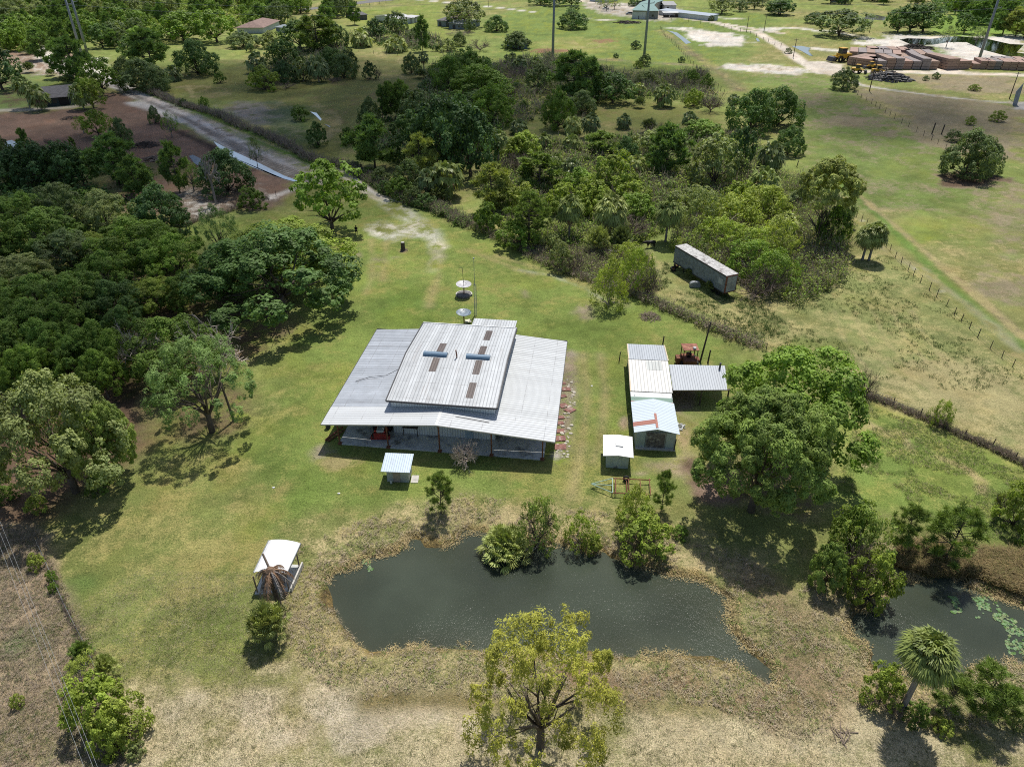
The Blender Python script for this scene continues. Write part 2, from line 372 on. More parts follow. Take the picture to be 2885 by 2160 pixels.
line('B', [(0,1075),(300,1190),(620,1330)], 1.6, A=lin(110,146,46,KL), B=LIT, f=.2, soft=.6, amp=.6)
line('A', [(1240,960),(1620,1130),(1800,1230)], 2.0, A=lin(84,70,60,KL), f=.2, soft=1, amp=1)
line('F', [(560,-110),(770,-10),(950,120),(1080,190),(1200,260),(1300,340)], 3.6, A=lin(150,150,84,KL), B=GRASS, f=.4, soft=.6, amp=.5)
line('B', [(480,1330),(620,1375),(770,1400),(900,1480),(1020,1550)], 4.2, A=lin(160,158,104,KL), B=GRASS, f=.4, soft=.8, amp=.5)
for o_ in (-14, 16):
    line('F', [(540,-120+o_),(770-o_,-10+o_),(950-o_,120+o_),(1080-o_,190+o_),(1200-o_,270+o_),(1290-o_,350)], .95, A=lin(220,208,184,KL), B=GRASS, f=.3, soft=.35, amp=.5)
    line('B', [(300,1230+o_*1.4),(470,1330+o_*1.4),(600,1390+o_)], .9, A=lin(206,194,170,KL), B=GRASS, f=.35, soft=.35, amp=.5)
line('F', [(840,30),(960,110),(1090,185)], 1.2, A=SAND, f=.2, soft=.6, amp=.5); spot('F', 1110, 195, 45, 25, A=SAND, f=.15, soft=.6, amp=.8)
# front lawn
poly([G(480,640), G(820,600), G(1020,560), G(1560,700), G(1900,880), G(2060,960), G(2020,1100), G(1960,1180), G(1900,1400), G(1200,1430), G(860,1500), G(700,1700), G(330,1640), G(330,1420), G(560,1280), G(800,1150), G(760,950), G(1010,880), G(800,700)], [], A=GRASS2, B=lin(160,158,92,KL), f=.36, soft=2.5, amp=2.5)
spot('F', 1200, 1000, 150, 130, A=lin(108,138,46,KL), f=.12, soft=3, amp=3, k=.8)
spot('J', 500, 1150, 260, 90, A=lin(120,148,50,KL), f=.15, soft=2.5, amp=2.5, k=.8)
spot('J', 150, 900, 200, 160, A=lin(100,124,44,KL), f=.25, soft=3, amp=3, k=.7)
spot('G', 750, 1200, 350, 90, A=lin(116,138,48,KL), f=.25, soft=3, amp=3, k=.7)
spot('J', 1900, 1100, 300, 50, A=lin(108,140,40,KL), f=.2, soft=2, amp=2, k=.7)
for a_ in ([(950,480),(960,600),(960,780),(910,900)], [(1070,500),(1060,640),(1040,800)], [(1500,600),(1480,760),(1400,1000)], [(1700,560),(2208,760)]):
    line('F', a_, .9, A=lin(164,152,100,KL), B=STRAW, f=.55, soft=.8, amp=.8, k=.75)
line('G', [(0,610),(500,760),(950,960)], .9, A=lin(164,152,100,KL), B=STRAW, f=.55, soft=.8, amp=.8, k=.8)
line('G', [(150,720),(420,760),(720,880),(830,960)], .6, A=SAND, B=GRASS, f=.6, soft=.6, amp=.9, k=.6)
for q in ((1000,640,90,60),(860,600,60,30),(1150,620,70,20)): spot('F', *q, A=lin(170,156,122,KL), B=GRASS, f=.45, soft=1, amp=1.5)
for q in ((220,900,50,45),(680,1040,60,60),(995,990,25,14),(2160,900,50,60),(760,900,25,8)): spot('G', *q, A=lin(168,152,122,KL), B=GRASS, f=.4, soft=.8, amp=1.2)
# sand scrape by the turning circle
poly('F', [(940,360),(1010,345),(1110,390),(1240,400),(1290,330),(1400,400),(1470,470),(1500,560),(1400,590),(1370,470),(1200,450),(1100,500),(1010,440)], A=lin(226,220,206,KL), B=lin(130,136,76,KL), f=.52, soft=1.2, amp=1.6)
line('F', [(1100,200),(1200,280),(1300,340),(1420,420),(1480,540)], 3.0, A=lin(222,216,200,KL), B=lin(134,142,76,KL), f=.55, soft=1.2, amp=1.2)
line('F', [(1480,540),(1470,640),(1430,720)], 2.0, A=lin(196,190,150,KL), B=GRASS, f=.55, soft=1.2, amp=1.2)
spot('F', 1440, 620, 60, 60, A=lin(196,184,150,KL), B=GRASS, f=.5, soft=1, amp=1.5); spot('F', 1520, 545, 22, 7, A=SAND, f=.1, soft=.2, amp=.3)
spot('F', 1205, 575, 42, 20, A=lin(150,126,108,KL), f=.3, soft=.5, amp=.5)
# surroundings of the barn
line([G(1600,1000), G(1600,1080), G(1580,1200), G(1570,1290)], [], 2.6, A=lin(164,150,128,KL), B=GRASS, f=.4, soft=.7, amp=1)
line([G(1690,1000), G(1705,1100), G(1690,1250), G(1670,1300)], [], 1.0, A=lin(150,146,92,KL), B=STRAW, f=.5, soft=.8, amp=.7)
line([G(1640,1000), G(1655,1100), G(1640,1250), G(1610,1400)], [], 1.0, A=lin(150,146,92,KL), B=STRAW, f=.5, soft=.8, amp=.7)
spot('J', 560, 740, 85, 60, A=lin(176,162,136,KL), B=GRASS, f=.4, soft=.7, amp=1); spot('J', 780, 830, 160, 35, B=STRAW, f=.7, soft=.8, amp=1.2)
spot('J', 500, 1400, 60, 8, B=STRAW, f=.4)
spot('K', 460, 790, 35, 35, A=SAND, f=.2, soft=.4, amp=.6); spot('K', 1120, 920, 60, 25, A=lin(190,168,142,KL), f=.2, soft=.5, amp=.6)
spot('K', 985, 530, 40, 50, A=lin(172,156,126,KL), f=.4, soft=.4, amp=.6)
poly('K', [(1060,790),(1380,790),(1400,450),(1500,470),(1560,1000),(1350,960),(1060,900)], A=lin(176,160,122,KL), B=OLIVE, f=.42, soft=1, amp=1.6)
poly('K', [(1360,260),(1560,270),(1550,430),(1380,440)], A=lin(150,132,112,KL), f=.2, soft=.6, amp=.8)
poly('K', [(1480,800),(1900,900),(2208,1000),(2208,1200),(1700,1200),(1450,1000)], A=lin(150,124,104,KL), B=DARKD, f=.5, soft=1, amp=2)
poly('L', [(0,800),(640,840),(760,1000),(500,1250),(0,1200)], A=lin(150,124,104,KL), B=OLIVE, f=.5, soft=1, amp=2)
# shaded forest floor left
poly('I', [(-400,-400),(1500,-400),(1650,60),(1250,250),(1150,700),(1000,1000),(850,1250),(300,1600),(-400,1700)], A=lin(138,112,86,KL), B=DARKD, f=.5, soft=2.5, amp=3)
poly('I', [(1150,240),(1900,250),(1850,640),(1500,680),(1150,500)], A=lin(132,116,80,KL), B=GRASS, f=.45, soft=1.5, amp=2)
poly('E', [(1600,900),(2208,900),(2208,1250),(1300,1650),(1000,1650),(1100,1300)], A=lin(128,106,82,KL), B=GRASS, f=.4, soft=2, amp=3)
# lower left lawn, then the rough strip beyond the wire
poly([G(200,1400), G(420,1290), G(600,1250), G(760,1400), G(800,1520), G(700,1860), G(330,1950), G(170,1650), G(120,1500)], [], A=lin(136,146,68,KL), B=lin(170,162,102,KL), f=.46, soft=2, amp=2.5)
spot('M', 1650, 620, 340, 130, A=lin(112,134,44,KL), f=.25, soft=2, amp=2.5, k=.85); spot('N', 250, 820, 330, 60, A=lin(118,128,56,KL), f=.35, soft=2, amp=2)
spot('M', 650, 230, 110, 60, A=lin(96,124,54,KL), f=.2, soft=1.2, amp=1.5, k=.8); spot('M', 950, 660, 70, 30, A=lin(92,118,52,KL), f=.2, soft=.8, amp=1, k=.7)
poly([G(-300,1500), G(90,1480), G(150,1620), G(240,1800), G(300,1900), G(330,2050), G(380,2400), G(-300,2400)], [], A=lin(146,140,100,KL), B=lin(178,158,130,KL), f=.6, soft=.8, amp=1.2)
spot('M', 120, 720, 70, 60, A=lin(112,134,80,KL), f=.2, soft=.8, amp=1, k=.8)
poly([G(300,1950), G(700,1870), G(900,1900), G(1300,1950), G(1700,1960), G(2200,1940), G(2500,2050), G(2885,2090), G(3000,2500), G(0,2500)], [], A=lin(158,156,94,KL), B=lin(210,196,158,KL), f=.54, soft=2, amp=3)
spot('M', 1800, 1150, 330, 130, A=lin(196,180,146,KL), f=.75, soft=1.2, amp=2.2, k=.8); spot('M', 1450, 970, 120, 60, A=lin(190,174,140,KL), f=.7, soft=1, amp=1.5, k=.7)
spot('M', 2000, 1400, 260, 110, A=lin(196,180,146,KL), f=.8, soft=1, amp=1.8, k=.7)
spot('N', 1150, 1140, 330, 90, A=lin(200,184,150,KL), B=lin(206,190,160,KL), f=.7, soft=1.2, amp=2.2, k=.8)
spot('O', 1600, 1350, 260, 110, A=lin(186,174,142,KL), f=.6, soft=1.2, amp=2.2, k=.6); spot('P', 350, 1400, 240, 60, A=lin(204,190,160,KL), f=.6, soft=.8, amp=1.5, k=.8)
spot('O', 2120, 1500, 80, 30, A=lin(206,192,166,KL), f=.6, soft=.6, amp=1)
for q in ((1700,1420,120,50),(1300,1250,80,40),(1900,1000,90,40),(1560,1100,100,40)): spot('M', *q, A=lin(214,200,168,KL), B=lin(214,200,170,KL), f=.6, soft=.8, amp=1.8, k=.75)
for q in ((300,1420,150,60),(800,1330,90,40),(1400,1230,130,60),(600,1150,110,40),(40,1260,90,80),(1700,1350,60,30)): spot('N', *q, A=lin(214,200,168,KL), B=lin(218,204,176,KL), f=.6, soft=.8, amp=1.8, k=.75)
for q in ((1900,1250,120,60),(1500,1480,120,50),(1150,1300,60,30)): spot('O', *q, A=lin(206,194,160,KL), f=.5, soft=.8, amp=1.8, k=.7)
spot('P', 700, 1420, 120, 50, A=lin(206,194,160,KL), f=.5, soft=.8, amp=1.8, k=.6)
line('O', [(-1000,1130),(0,1130),(900,1140),(1900,1170),(2208,1080)], 1.4, A=lin(140,130,84,KL), B=lin(150,134,90,KL), f=.5, soft=.7, amp=1)
line('P', [(0,800),(640,620),(700,900),(750,1300)], .8, A=lin(160,144,112,KL), f=.5, soft=.6, amp=.8)
# rough grass around the ponds
POND = [t('N',610,180),t('N',625,290),t('N',640,400),t('N',700,480),t('N',770,590),t('N',850,680),t('N',960,760),t('N',1100,745),t('N',1230,725),t('N',1480,730),t('N',1600,720),t('N',1790,745),
        t('O',60,790),t('O',430,800),t('O',600,780),t('O',720,760),t('O',980,790),t('O',1200,790),t('O',1450,800),t('O',1650,810),t('O',1800,850),t('O',1900,900),t('O',2050,970),t('O',2160,1030),t('O',2170,1010),t('O',2130,900),
        t('O',2000,780),t('O',1900,680),t('O',1830,580),t('O',1800,500),t('O',1830,420),t('O',1780,330),t('O',1700,260),t('O',1560,190),t('O',1350,160),t('O',1200,100),t('O',1040,80),t('O',900,35),
        t('K',860,1540),t('K',800,1500),t('K',700,1540),t('K',620,1480),t('K',450,1470),t('K',300,1470),t('K',200,1440),t('J',1830,1380),t('J',1700,1360),t('J',1600,1450),t('J',1500,1490),t('J',1390,1480),t('J',1350,1430),t('J',1250,1420),t('J',1240,1470),t('J',1150,1530),t('J',960,1570),t('J',900,1600),t('J',830,1640)]
POND2 = [t('P',1190,200),t('P',1150,280),t('P',1000,400),t('P',900,460),t('P',850,540),t('P',850,640),t('P',950,700),t('P',1010,760),t('P',990,850),t('P',1100,930),t('P',1350,960),t('P',1560,950),t('P',1660,970),t('P',1900,870),t('P',2208,840),t('P',2800,700),t('P',2800,420),t('P',2208,400),t('P',2050,350),t('P',1900,300),t('P',1780,270),t('P',1740,200),t('P',1500,190),t('P',1350,190)]
WZ = -0.55
PW = [G(*p, WZ) for p in POND]; PW2 = [G(*p, WZ) for p in POND2]
for P_, wd1 in ((PW, 4.2), (PW2, 4.0)):
    i = sel(P_, 14); d = sdf_poly(gx[i], gy[i], P_); ww = np.zeros(NV)
    ww[i] = smooth01(-1.4, 1.2, wd1-d+(n_mid[i]-.5)*4); blend(ww, lin(146,150,80,KL), lin(196,180,134,KL), .5)
    ww[:] = 0; ww[i] = smooth01(-.5, .4, .55-d+(n_sm[i]-.5)*1.4); blend(ww, lin(98,88,58,KL), lin(168,146,92,KL), .4)
    ww[:] = 0; ww[i] = smooth01(.1, -.5, d); blend(ww, [.13,.085,.03], [.07,.06,.025], .5); ww[i] = smooth01(-.6, -3.2, d+(n_mid[i]-.5)*2); blend(ww, [.028,.034,.018], [.034,.038,.022], .5)
poly('O', [(500,860),(1400,900),(2000,1150),(1700,1150),(800,1080),(480,1000)], A=lin(156,134,104,KL), B=lin(150,116,96,KL), f=.5, soft=1, amp=2, k=.85)
poly('P', [(-100,0),(450,60),(700,560),(760,800),(500,1150),(100,1150),(300,900)], A=lin(150,138,88,KL), B=lin(166,142,116,KL), f=.55, soft=1.5, amp=2.5, k=.85)
# right-hand paddock near
poly('H', [(0,950),(600,700),(1100,620),(1400,780),(2208,1500),(2208,1656),(900,1656),(700,1300),(0,1150)], A=lin(140,148,80,KL), B=lin(180,172,118,KL), f=.46, soft=2, amp=3)
poly('G', [(1180,560),(1400,700),(1600,900),(2208,960),(2208,1290),(1950,1280),(1500,1050),(1250,900),(1200,700)], A=lin(142,148,82,KL), B=lin(186,174,122,KL), f=.52, soft=2, amp=2.5)
poly('L', [(720,0),(2208,0),(2208,820),(1500,520),(930,300)], A=lin(142,148,84,KL), B=lin(182,172,124,KL), f=.45, soft=1.5, amp=2.5)
poly('L', [(930,350),(1500,560),(2208,880),(2208,1400),(1900,1400),(1000,1200),(720,1100),(720,900),(880,600)], A=lin(128,152,60,KL), B=lin(172,172,100,KL), f=.38, soft=1.2, amp=2)
for k_ in range(9):
    line('L', [(1150+k_*90,20+k_*10),(1330+k_*95,160+k_*18),(1560+k_*95,330+k_*26)], .45, A=lin(196,178,132,KL), f=.7, soft=.5, amp=.9, k=.7)
for k_ in range(5):
    line('H', [(740+k_*150,1040),(800+k_*160,1250),(1000+k_*170,1500)], .45, A=lin(188,170,126,KL), f=.7, soft=.5, amp=.9, k=.6)
for a_ in ([(900,480),(1040,560),(1150,620),(1300,600)], [(930,580),(1000,700),(1020,780),(960,860)], [(1240,620),(1340,740)], [(1560,800),(1760,880),(1880,980),(1880,1060)]):
    line('L', a_, .5, A=lin(206,184,136,KL), f=.5, soft=.35, amp=.9, k=.8)
# meadow tracks right
line('H', [(790,30),(1100,320),(1500,720),(2000,1180),(2300,1400)], 2.2, A=lin(104,140,48,KL), f=.15, soft=.8, amp=.8, k=.85)
line('H', [(830,60),(1200,370),(1700,800),(2208,1240)], 1.1, A=lin(170,150,112,KL), B=STRAW, f=.6, soft=.6, amp=1, k=.9)
line('H', [(1100,540),(1500,780),(1900,1100),(2208,1380)], 1.2, A=lin(180,170,140,KL), B=OLIVE, f=.6, soft=.8, amp=1.6, k=.7)
for q in ((1560,890,22,8),(960,335,20,7),(1370,712,20,6)): spot('H', *q, A=SAND, B=GRASS, f=.62, soft=.7, amp=1.2)
line('D', [(640,1260),(780,1420),(900,1530)], 1.3, A=lin(108,142,50,KL), f=.2, soft=.6, amp=.6, k=.7)
# dirt roads that are the same soil, far right
line('D', [(-250,160),(0,235),(130,250),(330,370),(480,480),(640,570)], 5.5, A=SROAD, B=lin(196,178,160,KL), f=.35, soft=.8, amp=1)
poly('D', [(470,480),(620,480),(790,500),(800,560),(700,590),(560,560)], A=SROAD, B=lin(196,180,160,KL), f=.3, soft=1, amp=1.5)
line('D', [(640,565),(900,555),(1500,565),(2208,585),(3000,600)], 6.5, A=SROAD, B=lin(200,184,160,KL), f=.3, soft=.8, amp=1)
line('D', [(860,630),(930,660),(1100,690),(1500,745),(1900,790),(2100,800)], 2.8, A=lin(196,190,180,KL), B=PINK, f=.35, soft=.7, amp=.8)
poly('D', [(2100,790),(2300,800),(2300,860),(2150,850)], A=lin(190,186,180,KL), f=.3, soft=1, amp=1)
poly('D', [(1530,500),(1760,560),(1500,560)], A=SROAD, f=.2, soft=1, amp=1)
line('C', [(640,10),(900,40),(1250,90),(1500,150),(1750,185),(2208,260)], 5, A=SROAD, B=lin(196,178,160,KL), f=.35, soft=.8, amp=1)
line('C', [(-700,-10),(0,60),(280,95)], 4, A=lin(210,206,196,KL), f=.1, soft=.8, amp=.8)
for q in ((2110,228,60,16),): spot('C', *q, A=SAND, f=.3, soft=2, amp=3)
# pond beds
gz = (fbm(gx, gy, 6, 21)-.5)*.10*smooth01(20, 30, gy)
bank = np.zeros(NV)
for P_ in (PW, PW2):
    i = sel(P_, 12); d = sdf_poly(gx[i], gy[i], P_)+(n_sm[i]-.5)*1.1
    z = np.interp(d, [-8, -3, -.6, 0, .5, 1.6, 5], [-2.2, -1.7, -.85, WZ, -.34, -.12, 0])
    gz[i] = gz[i]*smooth01(0, 2, d)+z
def gh(x, y):
    z = 0.0
    for P_ in (PW, PW2):
        d = float(sdf_poly(np.array([x]), np.array([y]), P_)[0])
        if d < 5: z = min(z, float(np.interp(d, [-8, -3, -.6, 0, .5, 1.6, 5], [-2.2, -1.7, -.85, WZ, -.34, -.12, 0])))
    return z
lum_ = (Acol @ np.array([.3,.6,.1]))[:, None]; Acol = Acol+(lum_-Acol)*.14
Acol *= (1+(fbm(gx, gy, 6, 41)-.5)*.62+(fbm(gx, gy, 1.6, 45, 3)-.5)*.45+(n_big-.5)*.2)[:, None]; Bcol *= (1+(fbm(gx, gy, 4, 43)-.5)*.40+(fbm(gx, gy, 1.2, 47, 3)-.5)*.35)[:, None]
yy_ = smooth01(.5, .75, fbm(gx, gy, 7, 51))[:, None]*.5; Acol = Acol*(1-yy_)+Acol*np.array([1.22, 1.06, .95])*yy_
Ff += (fbm(gx, gy, 4.5, 37, 4)-.5)*.55+(fbm(gx, gy, 2.5, 31, 3)-.5)*.4+(fbm(gx, gy, 1.3, 35, 2)-.5)*.3+(fbm(gx, gy, 14, 33, 3)-.5)*.2
gm, nt, b = mat('ground')
aA = N(nt, 'ShaderNodeAttribute', attribute_name='ca'); aB = N(nt, 'ShaderNodeAttribute', attribute_name='cb'); aF = N(nt, 'ShaderNodeAttribute', attribute_name='cf')
tc = N(nt, 'ShaderNodeTexCoord'); vo = tc.outputs['Object']
n1 = noise(nt, 4.6, 5, .72, vo); n2 = noise(nt, 1.0, 4, .6, vo); n3 = noise(nt, 9.0, 3, .7, vo); n4 = noise(nt, .36, 3, .6, vo); n5 = noise(nt, 6.2, 2, .5, vo)
mixn = mth(nt, 'ADD', mth(nt, 'ADD', mth(nt, 'MULTIPLY', n1, .50), mth(nt, 'MULTIPLY', n2, .33)), mth(nt, 'MULTIPLY', n4, .17))
th = mth(nt, 'SUBTRACT', mth(nt, 'ADD', mixn, mth(nt, 'MULTIPLY', mth(nt, 'SUBTRACT', aF.outputs['Fac'], .5), .55)), .5)
fac = ramp(nt, th, -.12, .12)
cA = mixc(nt, fac, aA.outputs['Color'], aB.outputs['Color'])
v1 = mth(nt, 'ADD', mth(nt, 'MULTIPLY', n3, 1.7), mth(nt, 'MULTIPLY', n1, 1.35))
v1 = mth(nt, 'MAXIMUM', mth(nt, 'ADD', mth(nt, 'ADD', v1, mth(nt, 'MULTIPLY', n2, .5)), -.70), .3)
cc = N(nt, 'ShaderNodeCombineXYZ'); [L(nt, v1, cc.inputs[k]) for k in range(3)]
cM = mixc(nt, 1.0, cA, cc.outputs[0], 'MULTIPLY')
cM = mixc(nt, mth(nt, 'MULTIPLY', ramp(nt, n5, .58, .68), .5), cM, mixc(nt, 1.0, cM, (.45,.60,.40), 'MULTIPLY'))
cM = mixc(nt, mth(nt, 'MULTIPLY', ramp(nt, n5, .40, .30), .35), cM, mixc(nt, 1.0, cM, (1.5,1.42,1.5), 'MULTIPLY'))
# hue drift
cM2 = mixc(nt, mth(nt, 'MULTIPLY', ramp(nt, noise(nt, .17, 3, .6, vo), .45, .7), .35), cM, mixc(nt, 1.0, cM, (1.12, .98, .86), 'MULTIPLY'))
L(nt, cM2, b.inputs['Base Color']); b.inputs['Roughness'].default_value = .95; b.inputs['Specular IOR Level'].default_value = .1
bp = N(nt, 'ShaderNodeBump', i_Strength=.9, i_Distance=.18); L(nt, mth(nt, 'ADD', n3, n1), bp.inputs['Height']); L(nt, bp.outputs[0], b.inputs['Normal'])
nr, nc = YY.shape
ii = np.arange(nr*nc).reshape(nr, nc)
F_ = np.stack([ii[:-1, :-1], ii[:-1, 1:], ii[1:, 1:], ii[1:, :-1]], -1).reshape(-1, 4)
one = np.ones((NV, 1))
gme = npmesh('ground', np.stack([gx, gy, gz], 1), F_, gm, {'ca': ('FLOAT_COLOR', np.hstack([np.clip(Acol, 0, 1), one])), 'cb': ('FLOAT_COLOR', np.hstack([np.clip(Bcol, 0, 1), one])), 'cf': ('FLOAT', np.clip(Ff, 0, 1))}, smooth=True)
kind(linkmesh('ground', gme), 'structure')
# ---------------------------------------------------------------- water
def water_mat(name, col, bump=.25, rough=.05, scale=2.2, clear=.0, tint=(.8,.75,.5)):
    m, nt, b = mat(name); tc = N(nt, 'ShaderNodeTexCoord')
    mp = N(nt, 'ShaderNodeMapping'); mp.inputs['Rotation'].default_value = (0, 0, R(28)); mp.inputs['Scale'].default_value = (1.0, .5, 1); L(nt, tc.outputs['Object'], mp.inputs[0])
    n1 = noise(nt, scale*2.4, 3, .6, mp.outputs[0]); n2 = noise(nt, scale*.5, 2, .5, tc.outputs['Object']); n3 = noise(nt, .12, 3, .5, tc.outputs['Object']); n4 = noise(nt, .05, 2, .5, tc.outputs['Object'])
    c_ = mixc(nt, ramp(nt, n3, .3, .7), col, tuple(c*1.5 for c in col))
    bp = N(nt, 'ShaderNodeBump', i_Distance=.12); L(nt, mth(nt, 'MULTIPLY', mth(nt, 'ADD', ramp(nt, n4, .35, .6), .45), bump), bp.inputs['Strength']); L(nt, mth(nt, 'ADD', n1, mth(nt, 'MULTIPLY', n2, .8)), bp.inputs['Height'])
    df = N(nt, 'ShaderNodeBsdfDiffuse'); L(nt, c_, df.inputs[0]); tp = N(nt, 'ShaderNodeBsdfTransparent'); tp.inputs[0].default_value = (*tint, 1)
    m1 = N(nt, 'ShaderNodeMixShader'); m1.inputs[0].default_value = clear; L(nt, df.outputs[0], m1.inputs[1]); L(nt, tp.outputs[0], m1.inputs[2])
    gl = N(nt, 'ShaderNodeBsdfGlossy'); gl.inputs['Roughness'].default_value = rough; L(nt, bp.outputs[0], gl.inputs['Normal'])
    fr = N(nt, 'ShaderNodeFresnel'); fr.inputs[0].default_value = 1.333; L(nt, bp.outputs[0], fr.inputs['Normal'])
    m2 = N(nt, 'ShaderNodeMixShader'); L(nt, fr.outputs[0], m2.inputs[0]); L(nt, m1.outputs[0], m2.inputs[1]); L(nt, gl.outputs[0], m2.inputs[2]); L(nt, m2.outputs[0], nt.nodes['Material Output'].inputs[0])
    return m
WM = water_mat('pond_water', (.056, .070, .050), .24, .05, 4.0, clear=.35); WM2 = water_mat('ditch_water', (.05, .075, .12), .5, .12)
def sheet(name, P, z, m):
    bbx = MB(); bbx.add([(x, y, z) for x, y in P], [tuple(range(len(P)))]); o = bbx.build(name, m); kind(o, 'structure'); return o
def grow(P, d):
    c = np.mean(P, 0); return [tuple(c+(np.array(p)-c)*(1+d/max(np.linalg.norm(np.array(p)-c), 1))) for p in P]
def rect_around(P, d):
    P = np.array(P); return [(P[:,0].min()-d, P[:,1].min()-d), (P[:,0].max()+d, P[:,1].min()-d), (P[:,0].max()+d, P[:,1].max()+d), (P[:,0].min()-d, P[:,1].max()+d)]
sheet('pond_water', rect_around(PW, .2), WZ, WM); sheet('side_pond_water', rect_around(PW2, .2), WZ, WM)
sheet('ditch_water', [G(*p) for p in (t('A',1660,1100),t('A',1760,1152),t('A',2000,1262),t('A',2208,1367),t('B',380,1405),t('B',370,1418),t('B',200,1370),t('A',2208,1392),t('A',1960,1300),t('A',1730,1190))], .045, WM2)
sheet('ditch_water', w('A', [(1470,1215),(1500,1205),(1560,1235),(1590,1270),(1560,1300),(1510,1270)]), .045, WM2)
sheet('puddle', w('A', [(50,1100),(90,1090),(150,1120),(140,1165),(80,1180),(20,1160)]), .06, WM2)
WM3 = water_mat('far_water', (.10, .10, .085), .05, .06)
sheet('far_pond_water', w('D', [(1240,310),(1340,352),(1500,350),(1620,330),(1760,330),(1900,392),(2208,472),(2700,560),(2700,440),(2208,418),(2150,410),(2208,350),(2100,345),(1900,300),(1700,285),(1480,305),(1300,300)]), .06, WM3)
sheet('far_pond_water', w('D', [(960,150),(1120,162),(1135,135),(1060,118),(980,125)]), .06, WM3)
WM4 = water_mat('puddle_water', (.16, .17, .17), .05, .1)
sheet('puddle', w('D', [(400,360),(480,360),(550,375),(530,400),(570,440),(540,435),(480,400)]), .06, WM4)
sheet('puddle', w('C', [(1320,238),(1400,255),(1450,290),(1510,335),(1470,345),(1420,300),(1370,262)]), .06, WM4)
sheet('puddle', w('C', [(2010,300),(2030,300),(2045,325),(2025,325)]), .06, WM4)
for P_ in ([(480,870),(530,880),(570,930),(560,940),(520,900)], [(590,965),(640,985),(630,992)]): sheet('puddle', w('B', P_), .05, WM4)
sheet('paved_road', w('B', [(380,92),(700,52),(1000,18),(1300,-12),(1500,-26),(1500,-34),(1250,-24),(950,2),(700,36),(360,78)]), .05, plain('asphalt', (.17,.165,.16), .9, sc_=.3))
# ================================================================ buildings
WHITEP = plain('white_paint', (.62,.63,.62), .55, var=.08, stain=(.3,.27,.24), stain_amt=.3)
DARKM = plain('dark_metal', (.06,.06,.065), .5); RUST = plain('rusty_steel', (.20,.085,.05), .85, var=.45, sc_=6, stain=(.09,.05,.04))
WOOD = plain('weathered_wood', (.23,.18,.14), .9, var=.3, sc_=5); DWOOD = plain('dark_wood', (.085,.07,.06), .9, var=.3, sc_=6)
CONC = plain('concrete', (.56,.57,.56), .85, var=.14, sc_=1.2, stain=(.07,.065,.06), stain_amt=.75)
LCONC = plain('pale_concrete', (.50,.48,.44), .9, var=.15, sc_=2); BLACKR = plain('black_rubber', (.02,.02,.02), .7)
GLASS = plain('dark_glass', (.03,.04,.05), .12, spec=.6); RED = plain('red_paint', (.30,.035,.03), .45, var=.3, sc_=5, stain=(.05,.03,.03))
YELLOW = plain('yellow_paint', (.62,.36,.04), .45, var=.15); GREY = plain('grey_paint', (.25,.27,.28), .5, var=.2)
CARW = plain('white_car_paint', (.62,.64,.66), .25, var=.03); CARG = plain('grey_car_paint', (.30,.34,.37), .25, var=.03)
BRICKRED = plain('red_paver', (.24,.12,.10), .9, var=.35, sc_=3, stain=(.36,.3,.27), stain_amt=.6)
bo = G(1530, 1297); AN = -R(7.1); FR = (bo, AN)
RU = metal_sheet('roof_ribs_across', (.38,.41,.45), AN, .42, .35, (.20,.19,.19), .6, seam=2.9, axis=0, patchy=.26, line=.13)
RUW = metal_sheet('roof_ribs_bright', (.56,.58,.59), AN, .42, .35, (.40,.38,.36), .35, seam=3.4, axis=0, patchy=.06, line=.11)
RUR = metal_sheet('roof_ribs_right', (.54,.56,.565), AN, .42, .3, (.36,.34,.32), .4, seam=2.9, axis=0, patchy=.12, line=.15)
RV = metal_sheet('roof_ribs_down', (.50,.52,.53), AN, .38, .45, (.33,.30,.28), .65, seam=3.0, axis=1, patchy=.22, line=.14)
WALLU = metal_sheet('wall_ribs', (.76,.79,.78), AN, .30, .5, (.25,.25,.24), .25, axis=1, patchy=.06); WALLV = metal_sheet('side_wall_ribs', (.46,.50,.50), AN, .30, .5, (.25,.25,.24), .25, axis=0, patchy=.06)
SKYL = metal_sheet('skylight_sheet', (.115,.09,.08), AN, .30, .6, (.30,.27,.25), .45, axis=1, patchy=.25)
